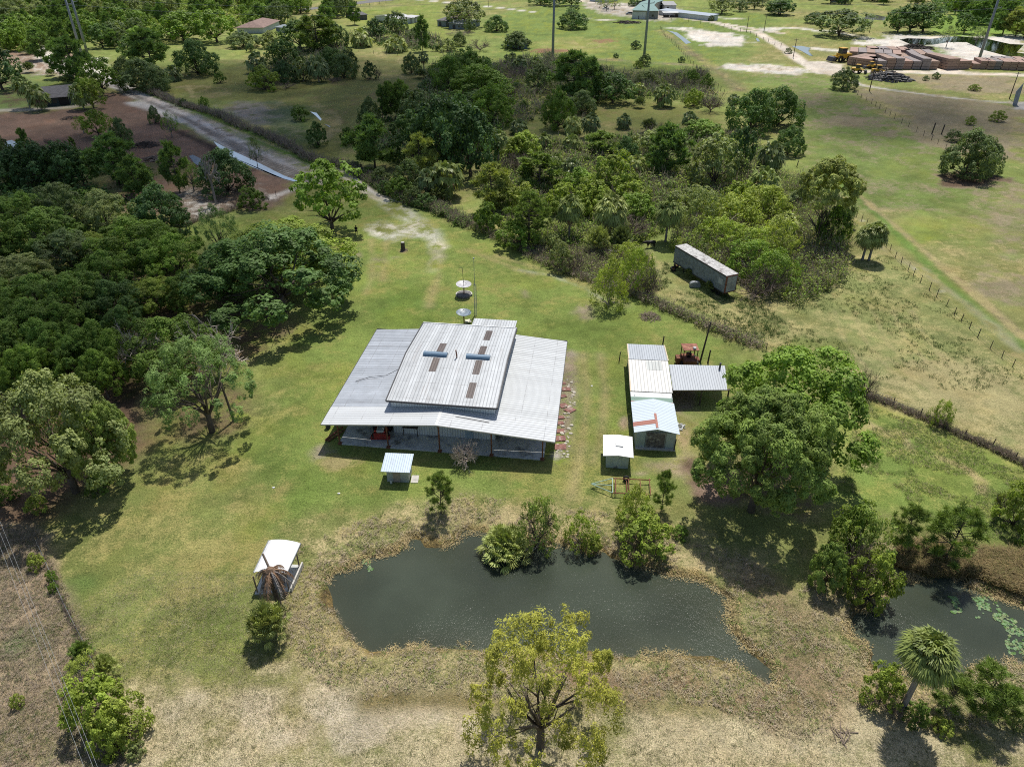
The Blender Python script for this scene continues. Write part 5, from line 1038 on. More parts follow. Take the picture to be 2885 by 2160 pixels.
for i in range(3):
    Vs, Fs, Ts, Hs, o_ = [], [], [], [], 0
    for hd in range(10):
        a_ = hd*2.4+i; q_ = .52*math.sqrt(hd/9); V, F, T_, H_ = fans(980+i*20+hd, 14, .60, 1.3, -.25+.4*(1-q_), seg=13, pet=.45, drop=.10, wseg=.034)
        V = V+np.array([q_*math.cos(a_), q_*math.sin(a_), .42-.30*q_*rng.uniform(.7, 1.2)]); Vs.append(V); Fs.append(F+o_); Ts.append(np.clip(T_+rng.uniform(-.2, .2), 0, 1)); Hs.append(H_); o_ += len(V)
    V, F, T_, H_ = np.vstack(Vs), np.vstack(Fs), np.concatenate(Ts), np.concatenate(Hs); V[:, 2] = np.maximum(V[:, 2], 0)/.95
    L_.append((npmesh('fronds', V, F, FROND, {'t': ('FLOAT', T_), 'h': ('FLOAT', H_)}), None))
PROTO['palmetto'] = ('clump', L_, 0)
# bare branching shrubs and trees
def twigs(seed, depth=5, n0=7, spread=.55, r=.02, ln=.34, hz=.12, shrink=.72, kids=3, up=.25):
    rg = random.Random(seed); V = []; F = []
    def seg(p, d, l, r_, dep):
        q = p+d*l; s = d.orthogonal().normalized(); u = d.cross(s); n = len(V)
        for c, rr_ in ((p, r_), (q, r_*.65)):
            for k in range(3): a = k*2.094; V.append(tuple(c+(s*math.cos(a)+u*math.sin(a))*rr_))
        for k in range(3): k2 = (k+1) % 3; F.append((n+k, n+k2, n+3+k2, n+3+k))
        if dep <= 0: return
        for _ in range(kids if dep > 1 else 2):
            nd = (d+Vector((rg.gauss(0, spread), rg.gauss(0, spread), rg.gauss(0, spread)+up*.4))).normalized(); seg(q if rg.random() < .6 else p+d*l*rg.uniform(.5, .95), nd, l*shrink*rg.uniform(.75, 1.15), r_*.62, dep-1)
    seg(Vector((0, 0, -.02)), Vector((0, 0, 1)), hz, r*1.5, 0)
    for i in range(n0):
        a = i*6.28/n0+rg.uniform(-.3, .3); seg(Vector((0, 0, hz*rg.uniform(.5, 1))), Vector((math.cos(a)*.8, math.sin(a)*.8, rg.uniform(.35, 1.2))).normalized(), ln*rg.uniform(.8, 1.1), r, depth-1)
    V = np.array(V); rr_ = np.hypot(V[:, 0], V[:, 1]).max(); V[:, :2] /= rr_*.9; V[:, 2] /= V[:, 2].max(); return V, np.array(F)
def mktwig(key, seed, m, n=2, **kw):
    L_ = []
    for i in range(n): V, F = twigs(seed+i, **kw); L_.append((npmesh('branches', V, F, m), None))
    PROTO[key] = ('clump', L_, 0)
mktwig('bare', 1000, TWIG, n=3, r=.03, n0=9); mktwig('barebush', 1020, DTWIG, n=3, n0=12, depth=5, r=.018); mktwig('snag', 1040, GBARK, n=2, n0=4, depth=4, hz=.5, r=.05, ln=.2, spread=.5)
V1 = dict(G1=(.072,.122,.026),G2=(.088,.145,.026),G3=(.050,.092,.028),G4=(.040,.076,.030),G5=(.115,.160,.030),G6=(.140,.180,.040),G7=(.070,.102,.044),G8=(.112,.142,.060),G9=(.062,.105,.020),
          P1=(.075,.125,.040),P2=(.105,.15,.04),P3=(.165,.178,.036),P4=(.086,.130,.034),P5=(.14,.17,.055),C1=(.115,.150,.050),C2=(.085,.115,.05),C3=(.165,.20,.075),C4=(.07,.11,.03))
VC = {k: tuple(min(c*q, .6) for c, q in zip(v, (2.2, 2.1, 1.9))) for k, v in V1.items()}
_n = [0]
CAT = dict(roundpine='pine tree', oak='tree', oakf='tree', bush='bush', airy='tree', willow='tree', vine='bush', pine='pine tree', pinef='pine tree', youngpine='pine tree', bigpine='pine tree', thinpine='pine tree', palm='palm tree', palmf='palm tree', palmbig='palm tree', palmetto='palm bush', bare='tree', barebush='bush', snag='tree')
NAME = dict(roundpine='pine_tree', oak='broadleaf_tree', oakf='broadleaf_tree', bush='bush', airy='broadleaf_tree', willow='bushy_tree', vine='vine_thicket', pine='pine_tree', pinef='pine_tree', youngpine='pine_tree', bigpine='pine_tree', thinpine='pine_tree', palm='palm_tree', palmf='palm_tree', palmbig='palm_tree', palmetto='palmetto', bare='bare_tree', barebush='bare_bush', snag='dead_tree')
def tree(kd, bx, by, ty, wpx, col, label, group=None, lean=(0, 0), var=None, cb=None, h=None, name=None, cat=None):
    """bx,by: foot in the photograph; ty: top; wpx: width of the crown in photograph pixels"""
    x, y = G(bx, by); H = h or HT(bx, by, ty); z0 = gh(x, y) if -40 < x < 60 and 20 < y < 62 else 0.0
    W = wpx*depth(x, y, H*.6)/FPX
    if kd in ('pinef', 'pine', 'palmf', 'palm', 'oakf', 'willow', 'bush', 'oak', 'airy', 'barebush', 'vine', 'youngpine'): W *= 1.12
    if kd in ('palm', 'palmf'): W *= 1.22
    if kd == 'palmetto' and h is None: h = W*.50
    if h is None:
        cd = y/math.hypot(y, 50-H*.5); H = max(H-W/2*(1/cd-1)*.85, H*.5)
    ty_, L_, hz = PROTO[kd]; _n[0] += 1; rg = random.Random(_n[0]*31+7); me = L_[(var if var is not None else rg.randrange(99)) % len(L_)]
    T = empty(name or NAME[kd], (x, y, z0), label, cat or CAT[kd], group, rg.uniform(0, 6.28))
    colr = VC[col]; k = rg.uniform(.9, 1.1); colr = (*[c*k for c in colr], 1)
    def ch(nm, m, sc_, loc=(0, 0, 0)):
        o = bpy.data.objects.new(nm, m); C.link(o); o.parent = T; o.scale = sc_; o.location = loc; o.color = colr
        return o
    r_ = W/2
    T.rotation_euler = (0, 0, 0) if lean != (0, 0) else T.rotation_euler
    if ty_ == 'broad':
        hz_ = cb if cb is not None else hz
        c = ch('crown' if 'pine' not in kd else 'needles', me[0], (r_, r_, H*(1-hz_)), (0, 0, H*hz_))
        if me[1]: ch('trunk', me[1], (min(r_, H*.9), min(r_, H*.9), H*.98))
    elif ty_ == 'pine':
        c = ch('needles', me[0], (r_, r_, H)); tk = ch('trunk', me[1], (min(r_, H*.32), min(r_, H*.32), H*.99)); tk.scale = (r_*1.0, r_*1.0, H*.99)
    elif ty_ == 'palm':
        rr_ = r_; hh = max(H-rr_*.75, .3); ch('fronds', me[0], (rr_, rr_, rr_), (0, 0, hh)); ch('trunk', me[1], (.20, .20, hh+.03)); ch('dead_fronds', me[2], (rr_*.92, rr_*.92, rr_*min(1, hh/rr_/1.3)), (0, 0, hh))
    else:
        o = bpy.data.objects.new(NAME[kd], me[0])   # single mesh thing
        bpy.data.objects.remove(T); C.link(o); o.location = (x, y, z0); o.scale = (r_, r_, H); o.color = colr; o.rotation_euler = (0, 0, rg.uniform(0, 6.28)); tag(o, label, cat or CAT[kd], group); T = o
    if lean != (0, 0): T.rotation_euler = (lean[1], lean[0], 0)
    return T
def tt(kd, T, bx, by, ty, wz, col, label, group=None, **k):      # same, in tile units
    a, b = t(T, bx, by); return tree(kd, a, b, t(T, bx, ty)[1], wz/2.76, col, label, group, **k)

def scrub(name, P, n, hgt, cols, label, cat, leaf=.22, nl=26, rad=.8, seed=1, twig=0.0, edge=0.0, kind_='stuff', flat=.8):
    """undergrowth nobody could count: leaf clumps over an area (P polygon in the place) or along a line"""
    rg = np.random.default_rng(seed); P = np.asarray(P, float)
    if edge:
        sg = np.linalg.norm(np.diff(P, axis=0), axis=1); cu = np.concatenate([[0], np.cumsum(sg)]); s_ = rg.uniform(0, cu[-1], n); k = np.clip(np.searchsorted(cu, s_)-1, 0, len(sg)-1)
        f = ((s_-cu[k])/sg[k])[:, None]; xy = P[k]*(1-f)+P[k+1]*f+rg.normal(0, edge, (n, 2))
    else:
        lo, hi = P.min(0), P.max(0); xy = rg.uniform(lo, hi, (n*5, 2)); xy = xy[sdf_poly(xy[:, 0], xy[:, 1], P) < 0][:n]
    nn = fbm(xy[:, 0], xy[:, 1], 7, seed); xy = xy[nn > (.2 if edge else .36)]; m_ = len(xy); h = hgt*rg.uniform(.35, 1.0, m_)*(.5+fbm(xy[:, 0], xy[:, 1], 9, seed+5))
    c = np.repeat(np.column_stack([xy, h*.5]), nl, 0); R_ = rad*rg.uniform(.5, 1.2, m_); d = norm(rg.normal(size=c.shape)); rr_ = (rg.random(len(c))**.4)[:, None]
    pos = c+d*rr_*np.column_stack([np.repeat(R_, nl), np.repeat(R_, nl), np.repeat(h*.55, nl)]); pos[:, 2] = np.maximum(pos[:, 2], .02)
    cols = np.array([VC[k_] if isinstance(k_, str) else k_ for k_ in cols]); ci = rg.integers(0, len(cols), m_); cc_ = np.repeat(cols[ci], nl, 0)*rg.uniform(.6, 1.3, (len(c), 1))
    if twig:
        a = norm(d*np.array([.6, .6, .3])+np.array([0, 0, .9])); tw = rg.random(len(c)) < twig; sd = norm(np.cross(a, rg.normal(size=a.shape)))*.02*leaf/.22; ln = leaf*rg.uniform(1.5, 4, (len(c), 1))
        V, F = quads(pos, norm(d+np.array([0, 0, .6])+rg.normal(0, .4, d.shape)), leaf*rg.uniform(.5, 1.2, len(pos)), rg); V = V.reshape(-1, 4, 3)
        V2 = np.stack([pos-sd, pos-sd+a*ln, pos+sd+a*ln, pos+sd], 1); V[tw] = V2[tw]; V = V.reshape(-1, 3); cc_[tw] = np.array([.38, .315, .25])*rg.uniform(.6, 1.2, (tw.sum(), 1))
    else: V, F = quads(pos, norm(d+np.array([0, 0, .6])+rg.normal(0, .4, d.shape)), leaf*rg.uniform(.5, 1.2, len(pos)), rg)
    V[:, 2] = np.maximum(V[:, 2], .0)
    me = npmesh(name, V, F, VCMAT, {'col': ('FLOAT_COLOR', np.column_stack([np.repeat(cc_, 4, 0), np.ones(len(V))]))}); o = linkmesh(name, me); o['kind'] = kind_; return tag(o, label, cat)
VCMAT, nt, b = mat('mixed_growth'); at = N(nt, 'ShaderNodeAttribute', attribute_name='col'); L(nt, at.outputs['Color'], b.inputs['Base Color']); b.inputs['Roughness'].default_value = .8; b.inputs['Specular IOR Level'].default_value = .15
t_ = N(nt, 'ShaderNodeBsdfTranslucent'); L(nt, at.outputs['Color'], t_.inputs[0]); mx = N(nt, 'ShaderNodeMixShader'); mx.inputs[0].default_value = .25; L(nt, b.outputs[0], mx.inputs[1]); L(nt, t_.outputs[0], mx.inputs[2]); L(nt, mx.outputs[0], nt.nodes['Material Output'].inputs[0])
def tufts(name, P, n, hgt, wid, cols, label, cat, seed=1, blades=7, spread=.12, droop=.5, mask=None, line_=0.0, sizes=(.5, 1.2)):
    """grass tufts: n bunches of narrow blades"""
    rg = np.random.default_rng(seed); P = np.asarray(P, float)
    if line_:
        sg = np.linalg.norm(np.diff(P, axis=0), axis=1); cu = np.concatenate([[0], np.cumsum(sg)]); s_ = rg.uniform(0, cu[-1], n); k = np.clip(np.searchsorted(cu, s_)-1, 0, len(sg)-1); f = ((s_-cu[k])/sg[k])[:, None]; xy = P[k]*(1-f)+P[k+1]*f+rg.normal(0, line_, (n, 2))
    else: lo, hi = P.min(0), P.max(0); xy = rg.uniform(lo, hi, (n*3, 2)); xy = xy[sdf_poly(xy[:, 0], xy[:, 1], P) < 0][:n]
    if mask is not None: xy = xy[mask(xy[:, 0], xy[:, 1])]
    m_ = len(xy); z = np.zeros(m_)
    for P_ in (PW, PW2):
        i = np.where((xy[:, 0] > -40) & (xy[:, 0] < 60) & (xy[:, 1] > 20) & (xy[:, 1] < 64))[0]
        if len(i): d = sdf_poly(xy[i, 0], xy[i, 1], P_); z[i] = np.minimum(z[i], np.interp(d, [-8, -3, -.6, 0, .5, 1.6, 5], [-2.2, -1.7, -.85, WZ, -.34, -.12, 0]))
    z = np.maximum(z, WZ)
    base = np.repeat(np.column_stack([xy, z-.02]), blades, 0); s_ = np.repeat(rg.uniform(*sizes, m_), blades)[:, None]
    base = base+rg.normal(0, spread, base.shape)*np.array([1, 1, 0])*s_; a = rg.uniform(0, 6.28, len(base)); dr = np.column_stack([np.cos(a), np.sin(a), np.zeros(len(a))]); sd = np.column_stack([-np.sin(a), np.cos(a), np.zeros(len(a))])*wid
    hh = hgt*rg.uniform(.5, 1.1, (len(base), 1))*s_; up = np.array([0, 0, 1.0]); mid = base+up*hh*.6+dr*hh*.2*droop; tip = base+up*hh*(1-.35*droop)+dr*hh*droop
    V = np.stack([base-sd*.6, mid-sd*.5, tip, mid+sd*.5], 1).reshape(-1, 3); F = np.arange(len(V)).reshape(-1, 4)
    cols = np.array(cols); ci = rg.integers(0, len(cols), m_); cc_ = np.repeat(np.repeat(cols[ci]*rg.uniform(.7, 1.2, (m_, 1)), blades, 0)*rg.uniform(.8, 1.2, (len(base), 1)), 4, 0)
    me = npmesh(name, V, F, VCMAT, {'col': ('FLOAT_COLOR', np.column_stack([cc_, np.ones(len(V))]))}); o = linkmesh(name, me); o['kind'] = 'stuff'; return tag(o, label, cat)
# ---------------------------------------------------------------- near trees
tree('bigpine', 2116, 1440, 1085, 365, 'P4', 'biggest pine with a broad bright green crown beside the gabled shed', cb=.36)
tree('oak', 2190, 1285, 955, 415, 'G2', 'wide bright green oak behind the biggest pine, over the carport end')
tree('thinpine', 1523, 2100, 1675, 450, 'P3', 'yellow-green pine with an open crown at the bottom centre, before the pond', var=0, cb=.12)
tree('oak', 215, 1385, 1029, 325, 'G8', 'grey-green oak with a pale trunk at the left edge, below the dark wood')
tree('bigpine', 319, 1351, 1105, 185, 'P2', 'yellowish pine touching the right side of the grey-green oak')
tree('thinpine', 598, 1216, 930, 300, 'P1', 'large dark pine left of the barn with a bare-topped oak behind it', var=1, cb=.30)
tree('oak', 505, 1070, 880, 230, 'G9', 'green oak with grey bare tips standing behind the large dark pine')
tree('bare', 450, 1075, 890, 170, 'G9', 'grey leafless crown at the left side of the oak behind the dark pine')
tree('bare', 620, 1060, 880, 190, 'G9', 'grey leafless crown at the right side of the oak behind the dark pine')
x, y = G(659, 1185); o = MB().tube([(x,y,-.1),(x-.25,y,3.6),(x-.45,y,HT(659,1185,1075))], .16, 7, .10).build('dead_tree', BARK); tag(o, 'thin bare dead trunk without branches beside the large dark pine', 'tree')
tree('oak', 800, 875, 632, 405, 'G3', 'big spreading dark oak alone between the left wood and the lawn', var=1, cb=.12)
tree('oak', 810, 780, 620, 330, 'G5', 'yellow-green oak crown just behind the big spreading dark oak', var=2)
tree('oak', 660, 850, 680, 200, 'G3', 'dark oak crown joined to the left side of the big spreading oak', var=3)
tree('oakf', 937, 652, 456, 182, 'G2', 'leafy bright green tree with a bare trunk by the end of the sandy drive', var=2, cb=.26)
tree('thinpine', 632, 738, 575, 130, 'P1', 'thin open pine between the left wood and the big spreading oak', var=1)
# left wood: crowns one can tell apart
wood = [('oak',80,250,150,260,'G1'),('oak',520,330,40,330,'G7'),('oak',250,330,110,260,'G1'),('oak',870,380,90,360,'G8'),('oak',60,560,290,280,'G1'),('oak',390,520,240,460,'G1'),('oak',560,640,400,380,'G7'),
 ('oak',1090,600,300,520,'G2'),('oak',1400,720,430,420,'G2'),('oak',760,560,420,260,'G5'),('oak',210,800,590,420,'G8'),('oak',330,980,740,420,'G1'),('oak',860,830,560,340,'G1'),('oak',640,1080,740,480,'G1'),
 ('oak',930,1060,780,380,'G3'),('oak',1220,960,770,380,'G5'),('oak',1430,960,760,260,'G9'),('oak',320,1250,930,420,'G1'),('oak',60,1200,900,330,'G1'),('oak',140,1430,1110,420,'G1'),('oak',440,1450,1080,360,'G1'),
 ('oak',820,1450,1100,340,'G1'),('oak',960,1540,1180,300,'G9'),('oak',1010,1230,980,260,'G3'),('oak',640,1530,1230,330,'G1'),('oak',330,1640,1290,360,'G2'),('oak',60,1640,1300,320,'G1'),('oak',850,1640,1320,300,'G2'),
 ('oak',-140,600,380,420,'G1'),('oak',-150,1000,760,420,'G1'),('oak',-180,1450,1150,460,'G1'),('oak',560,1250,960,330,'G9'),('oak',1190,700,480,260,'G1')]
adj = {'G1':'mid green','G2':'fresh green','G3':'dark green','G5':'yellow-green','G7':'grey-green','G8':'pale grey-green','G9':'deep olive green'}
rows_ = {}
for q in wood: rows_.setdefault('back' if q[2] < 450 else 'second' if q[2] < 720 else 'middle' if q[2] < 1050 else 'fourth' if q[2] < 1350 else 'front', []).append(q)
od = ('first','second','third','fourth','fifth','sixth','seventh','eighth','ninth','tenth')
for rn, qs in rows_.items():
    for k_, (kd, x_, b_, t_, w_, c_) in enumerate(sorted(qs, key=lambda q: q[1])):
        tt(kd, 'E', x_, b_+70, t_, w_*1.08, c_, f'{adj[c_]} oak crown, {od[k_]} from left in the wood\'s {rn} row', 'oaks of the dark left wood')
tt('willow','E',1270,430,60,400,'G4','round dark bushy tree at the edge of the cleared lot, above the left wood')
tt('willow','E',1390,370,210,120,'G4','small dark shrub on the right side of the round dark bushy tree')
tt('bush','I',300,1215,1080,150,'G6','low bright green bush under the grey-green oak'); tt('bush','I',800,1060,880,170,'G9','dark green bush at the foot of the yellowish pine')
tt('bush','I',60,1130,1000,160,'G9','dark bush at the left edge below the grey-green oak')
tt('bush','M',300,110,-10,110,'G6','small bright yellow-green sapling at the left edge of the lawn')
tt('bush','M',415,215,120,70,'G2','upper of two slim green saplings on the wire fence line at lower left'); tt('bush','M',425,290,215,66,'G2','lower of two slim green saplings on the wire fence line at lower left')
tt('palmetto','M',660,820,680,200,'C4','dark spiky palmetto at the top of the lower left bush row')
tt('airy','M',700,1010,750,300,'G6','feathery light green shrub below the spiky palmetto',cb=.1,name='shrub',cat='bush'); tt('palmetto','M',860,950,780,200,'C3','pale fan palm among the lower left bushes')
tt('bush','M',790,1290,900,420,'G5','large green bush in the middle of the lower left bush row',var=1); tt('bush','M',990,1400,1060,360,'G6','yellow-green bush at the right of the lower left bush row',var=2)
tt('bush','M',900,1500,1190,260,'G5','bottom bush of the lower left row, by the power wires',var=3); tt('bush','M',1060,1560,1450,140,'G8','small grey-green weed bush below the lower left bush row')
tt('bush','M',150,1180,1080,90,'G6','small light green weed alone in the dry strip at lower left')
tree('palmetto', 765, 1798, 1700, 140, 'C3', 'round palm bush with grey dead skirt below the picnic shelter', var=1); tree('palmetto', 762, 1785, 1722, 80, 'C1', 'yellowish inner crown of the round palm bush below the shelter', var=2, h=2.1)
# dead palm at the shelter
def deadpalm():
    x, y = G(787, 1705); T = empty('dead_palm', (x, y, 0), 'dead palm with drooping brown fronds leaning over the white shelter roof', 'palm tree'); h = 4.3
    MB().tube([(x,y,-.1),(x-.1,y,2.2),(x-.05,y+.1,h)], .24, 10, .17).build('trunk', DWOOD, T); MB().tube([(x-.1,y+.2,h),(x-.7,y+.9,h+1.1)], .11, 7, .09).build('spear', WOOD, T)
    rg = random.Random(3); BF_ = plain('thatch', (.20,.13,.085), .9, var=.5, sc_=6)
    BF = plain('brown_frond', (.30,.19,.12), .9, var=.4, sc_=4); GF = plain('grey_frond', (.30,.27,.25), .9, var=.4, sc_=4)
    MB().lathe((x-.05, y+.1, h-1.0), [(.28,0),(.5,.25),(.55,.6),(.42,1.0),(.2,1.25)], 12).build('thatch', BF_, T)
    for i in range(30):
        a = i*.43+rg.uniform(-.15,.15); l = rg.uniform(1.2,2.3); rise = rg.uniform(-.1,.6); pts = []
        for k in range(8):
            s = k/7; pts.append(Vector((x+math.cos(a)*l*(s-.25*s*s*(i%3)), y+math.sin(a)*l*s*.9, h+rise*s-1.9*s*s*rg.uniform(.95,1.05))))
        m = MB().tube(pts, .045, 4, .012)
        for k in range(1, 8):
            for q in range(3):
                p = pts[k-1].lerp(pts[k], q/3); d = (pts[k]-pts[k-1]).normalized(); sd = Vector((-d.y, d.x, 0)).normalized()
                for s_ in (-1, 1):
                    e = p+sd*s_*rg.uniform(.12,.3)+Vector((0,0,-rg.uniform(.3,.6))); n = len(m.v); m.v += [tuple(p-d*.06), tuple(p+d*.06), tuple(e)]; m.f.append((n, n+1, n+2))
        m.build('frond', BF if i % 3 else GF, T)
deadpalm()
# pond side
tree('palmetto', 1425, 1540, 1425, 178, 'C3', 'large round fan palm leaning over the pond on its top bank', var=0, h=3.3); tree('palmetto', 1420, 1540, 1440, 90, 'C1', 'inner green crown of the large round fan palm on the pond bank', var=2, h=3.7)
tree('youngpine', 1243, 1446, 1326, 76, 'P4', 'small slim pine standing on the bank between the barn and the pond', var=1)
tree('bare', 1309, 1309, 1228, 92, 'G1', 'small leafless shrub in front of the open porch', var=0, name='bare_shrub', cat='shrub'); tree('bare', 1312, 1306, 1236, 80, 'G1', 'inner grey twigs of the small leafless shrub before the porch', var=2, name='bare_shrub', cat='shrub')
tt('barebush','K',320,1440,980,330,'G8','thin grey shrub above the round fan palm, on the pond bank'); tt('vine','K',320,1440,1040,300,'P2','sparse olive leaves of the shrub above the round fan palm',var=1)
tt('vine','K',640,1440,1190,250,'G5','low bright bush on the bank right of the thin grey shrub',var=0); tt('bush','K',740,1490,1340,150,'G6','bright green bush hanging over the pond edge')
tt('bush','K',1130,1490,1180,400,'G5','big bright green bush on the top right bank of the pond',var=0); tt('vine','K',1060,1320,990,260,'G6','sparse yellow-green bush growing through the rusty trailer frame',var=2)
tt('barebush','K',1010,1520,1260,260,'G8','grey twiggy bush at the left foot of the big bright bank bush'); tt('youngpine','K',1275,1215,900,175,'P4','dark green young pine beside the trailer frame',var=0)
tt('bush','K',1420,1405,1320,120,'G2','small green bush on the ground right of the big bank bush')
tt('vine','L',1540,545,340,150,'G5','slim green bush growing on the diagonal wire fence at the right',var=1); tt('barebush','L',1545,550,420,180,'G8','bare stems around the slim bush on the diagonal fence')
tt('barebush','L',960,320,60,200,'G8','grey leafless bush on the fence at the right end of the wide oak'); tt('bush','L',2120,1320,960,300,'G5','bright green bush cut by the right edge of the photo',var=1); tt('barebush','L',2010,1260,1000,200,'G8','grey twigs left of the bright bush at the right edge')
tt('bush','L',2210,1500,1380,120,'G9','small dark bush at the right edge above the reeds')
tt('vine','L',880,1560,1130,420,'P2','olive oak scrub above the right pond, left of the two dark pines',var=0); tt('bush','L',830,1500,1150,260,'G9','dark inner bush within the olive scrub above the right pond')
tt('bush','P',1000,330,-80,360,'G5','dense dark green bush right at the left shore of the right pond',var=2); tt('barebush','P',880,250,-200,300,'G8','grey bare bush between the scrub and the dense shore bush')
tt('roundpine','P',655,250,-105,290,'P4','bushy bright green young pine left of the right pond',var=2); tt('youngpine','L',1240,1530,1150,260,'P4','left of the two dark pines standing above the right pond',var=0)
tt('youngpine','L',1585,1610,1145,390,'P4','right and larger of the two dark pines above the right pond',var=1)
tree('palmbig', 2535, 2010, 1755, 180, 'C1', 'tall cabbage palm with a full round crown in front of the right pond', var=0)
tt('bush','P',1080,1130,820,280,'G5','yellow-green bush at the left foot of the tall cabbage palm',var=0); tt('barebush','P',1180,1250,1000,180,'G8','grey bare vine stems at the foot of the tall cabbage palm')
tt('youngpine','P',1590,1215,900,300,'P4','leaning pine just right of the tall cabbage palm',var=1); tt('youngpine','P',1840,1255,830,380,'P4','leaning dark pine with a double trunk at the lower right',var=2); tt('youngpine','P',2010,1290,1000,220,'P4','short dark pine behind the double-trunk pine at lower right',var=0)
tt('bush','P',1560,1370,1260,150,'G6','small bright green weed bush below the leaning pines'); tt('bush','P',1350,1300,1130,200,'G9','dark low bush between the cabbage palm and the leaning pines')
tt('bush','P',2150,1330,1180,140,'G8','low greyish bush at the lower right edge')
# thicket and palms behind the lawn
GT = None
for a in [('vine','G',870,1000,620,260,'G6','bright green bush on the fence line left of the box trailer'),('vine','G',1080,880,540,250,'G5','green willowy bush beside the bright fence bush, towards the trailer'),('barebush','G',1170,930,620,220,'G8','brown leafless bush between the green fence bushes and the trailer'),
 ('vine','G',1000,700,500,240,'G6','upper bright bush behind the fence line, left of the trailer'),('bush','G',500,720,500,170,'G8','olive tall weeds on the fence line in front of the dark palms'),('barebush','G',600,740,560,180,'G8','brown bush on the fence line right of the tall weeds'),
 ('pine','G',250,520,120,340,'P4','bushy green pine behind the fence, straight above the barn'),('bush','G',160,540,340,300,'G2','bright bush at the foot of the bushy green pine'),('bush','G',420,580,430,150,'G8','grey-green tall grass bush right of the bushy green pine'),
 ('palmetto','G',780,590,350,230,'C3','low pale palm cluster below the tallest palm'),('palmetto','G',960,560,350,200,'C2','low blue-green palm right under the tallest palm'),('palm','G',560,480,130,190,'C1','left palm of the group above the pale palm cluster'),
 ('palm','G',870,480,125,230,'C3','tallest cabbage palm of the group above the pale palm cluster'),('palm','G',1310,500,160,190,'C1','single cabbage palm left of the vine thicket'),('bush','G',700,300,60,260,'G5','light green bush between the two cabbage palms'),
 ('bush','G',1080,330,120,280,'G2','green bush mass between the tallest palm and the single palm'),('barebush','G',1050,470,250,300,'G8','brown scrub behind the low palms'),
 ('vine','G',1560,420,80,340,'G8','pale olive tree at the left end of the vine thicket'),('vine','G',1800,420,120,420,'G6','bright yellow-green vine mound in the middle of the thicket'),('vine','G',2050,360,60,380,'G6','yellow-green vine mound at the top of the thicket'),
 ('vine','G',1700,560,300,340,'G5','green vine mound just above the box trailer roof'),('vine','G',1950,640,380,380,'G5','green vine mound right of the box trailer'),('vine','G',2150,620,300,340,'G6','bright vine mound near the thicket centre right'),
 ('barebush','G',1900,700,420,420,'G8','grey bare vines over the box trailer roof'),('barebush','G',2100,900,600,400,'G8','grey bare brush right behind the box trailer doors'),('vine','G',2130,860,560,360,'G2','green brush behind the box trailer doors'),
 ('vine','G',1420,560,460,150,'G6','small bright bush at the left end of the box trailer'),('palmetto','G',1500,780,690,110,'C2','small palmetto against the middle of the box trailer'),('palmetto','G',1670,880,780,130,'C1','small palmetto against the right part of the box trailer'),
 ('vine','H',60,760,480,380,'G2','green vine mound at the right side of the thicket'),('vine','H',330,820,660,260,'G5','light green bush at the lower right corner of the thicket'),('barebush','H',420,800,560,300,'G8','purple-grey bare brush on the right side of the thicket'),
 ('barebush','H',120,930,700,400,'G8','dark bare brush at the bottom edge of the thicket'),('palm','H',330,460,270,190,'C3','cabbage palm poking out of the vine thicket'),('palm','H',450,230,90,150,'C2','small dark palm at the left foot of the rounded pale pine'),
 ('roundpine','H',600,520,-150,440,'P5','rounded pale green pine at the upper right corner of the thicket'),('bush','H',700,520,200,240,'G9','dark bush at the right foot of the rounded pale pine'),('palm','H',800,380,160,140,'C1','small palm at the right edge of the rounded pale pine'),
 ('bush','H',200,330,60,330,'G6','yellow-green bush left of the rounded pale pine'),('bush','H',-30,260,20,260,'G5','green bush at the top left of the vine thicket')]:
    tt(*a, 'plants of the thicket behind the lawn', **(dict(cb=.52) if a[0] == 'roundpine' else {}))
tt('palmbig','H',950,640,360,230,'C3','left crown of the double cabbage palm in the dry paddock'); tt('palmbig','H',1000,645,345,240,'C1','right crown of the double cabbage palm in the dry paddock',var=1)
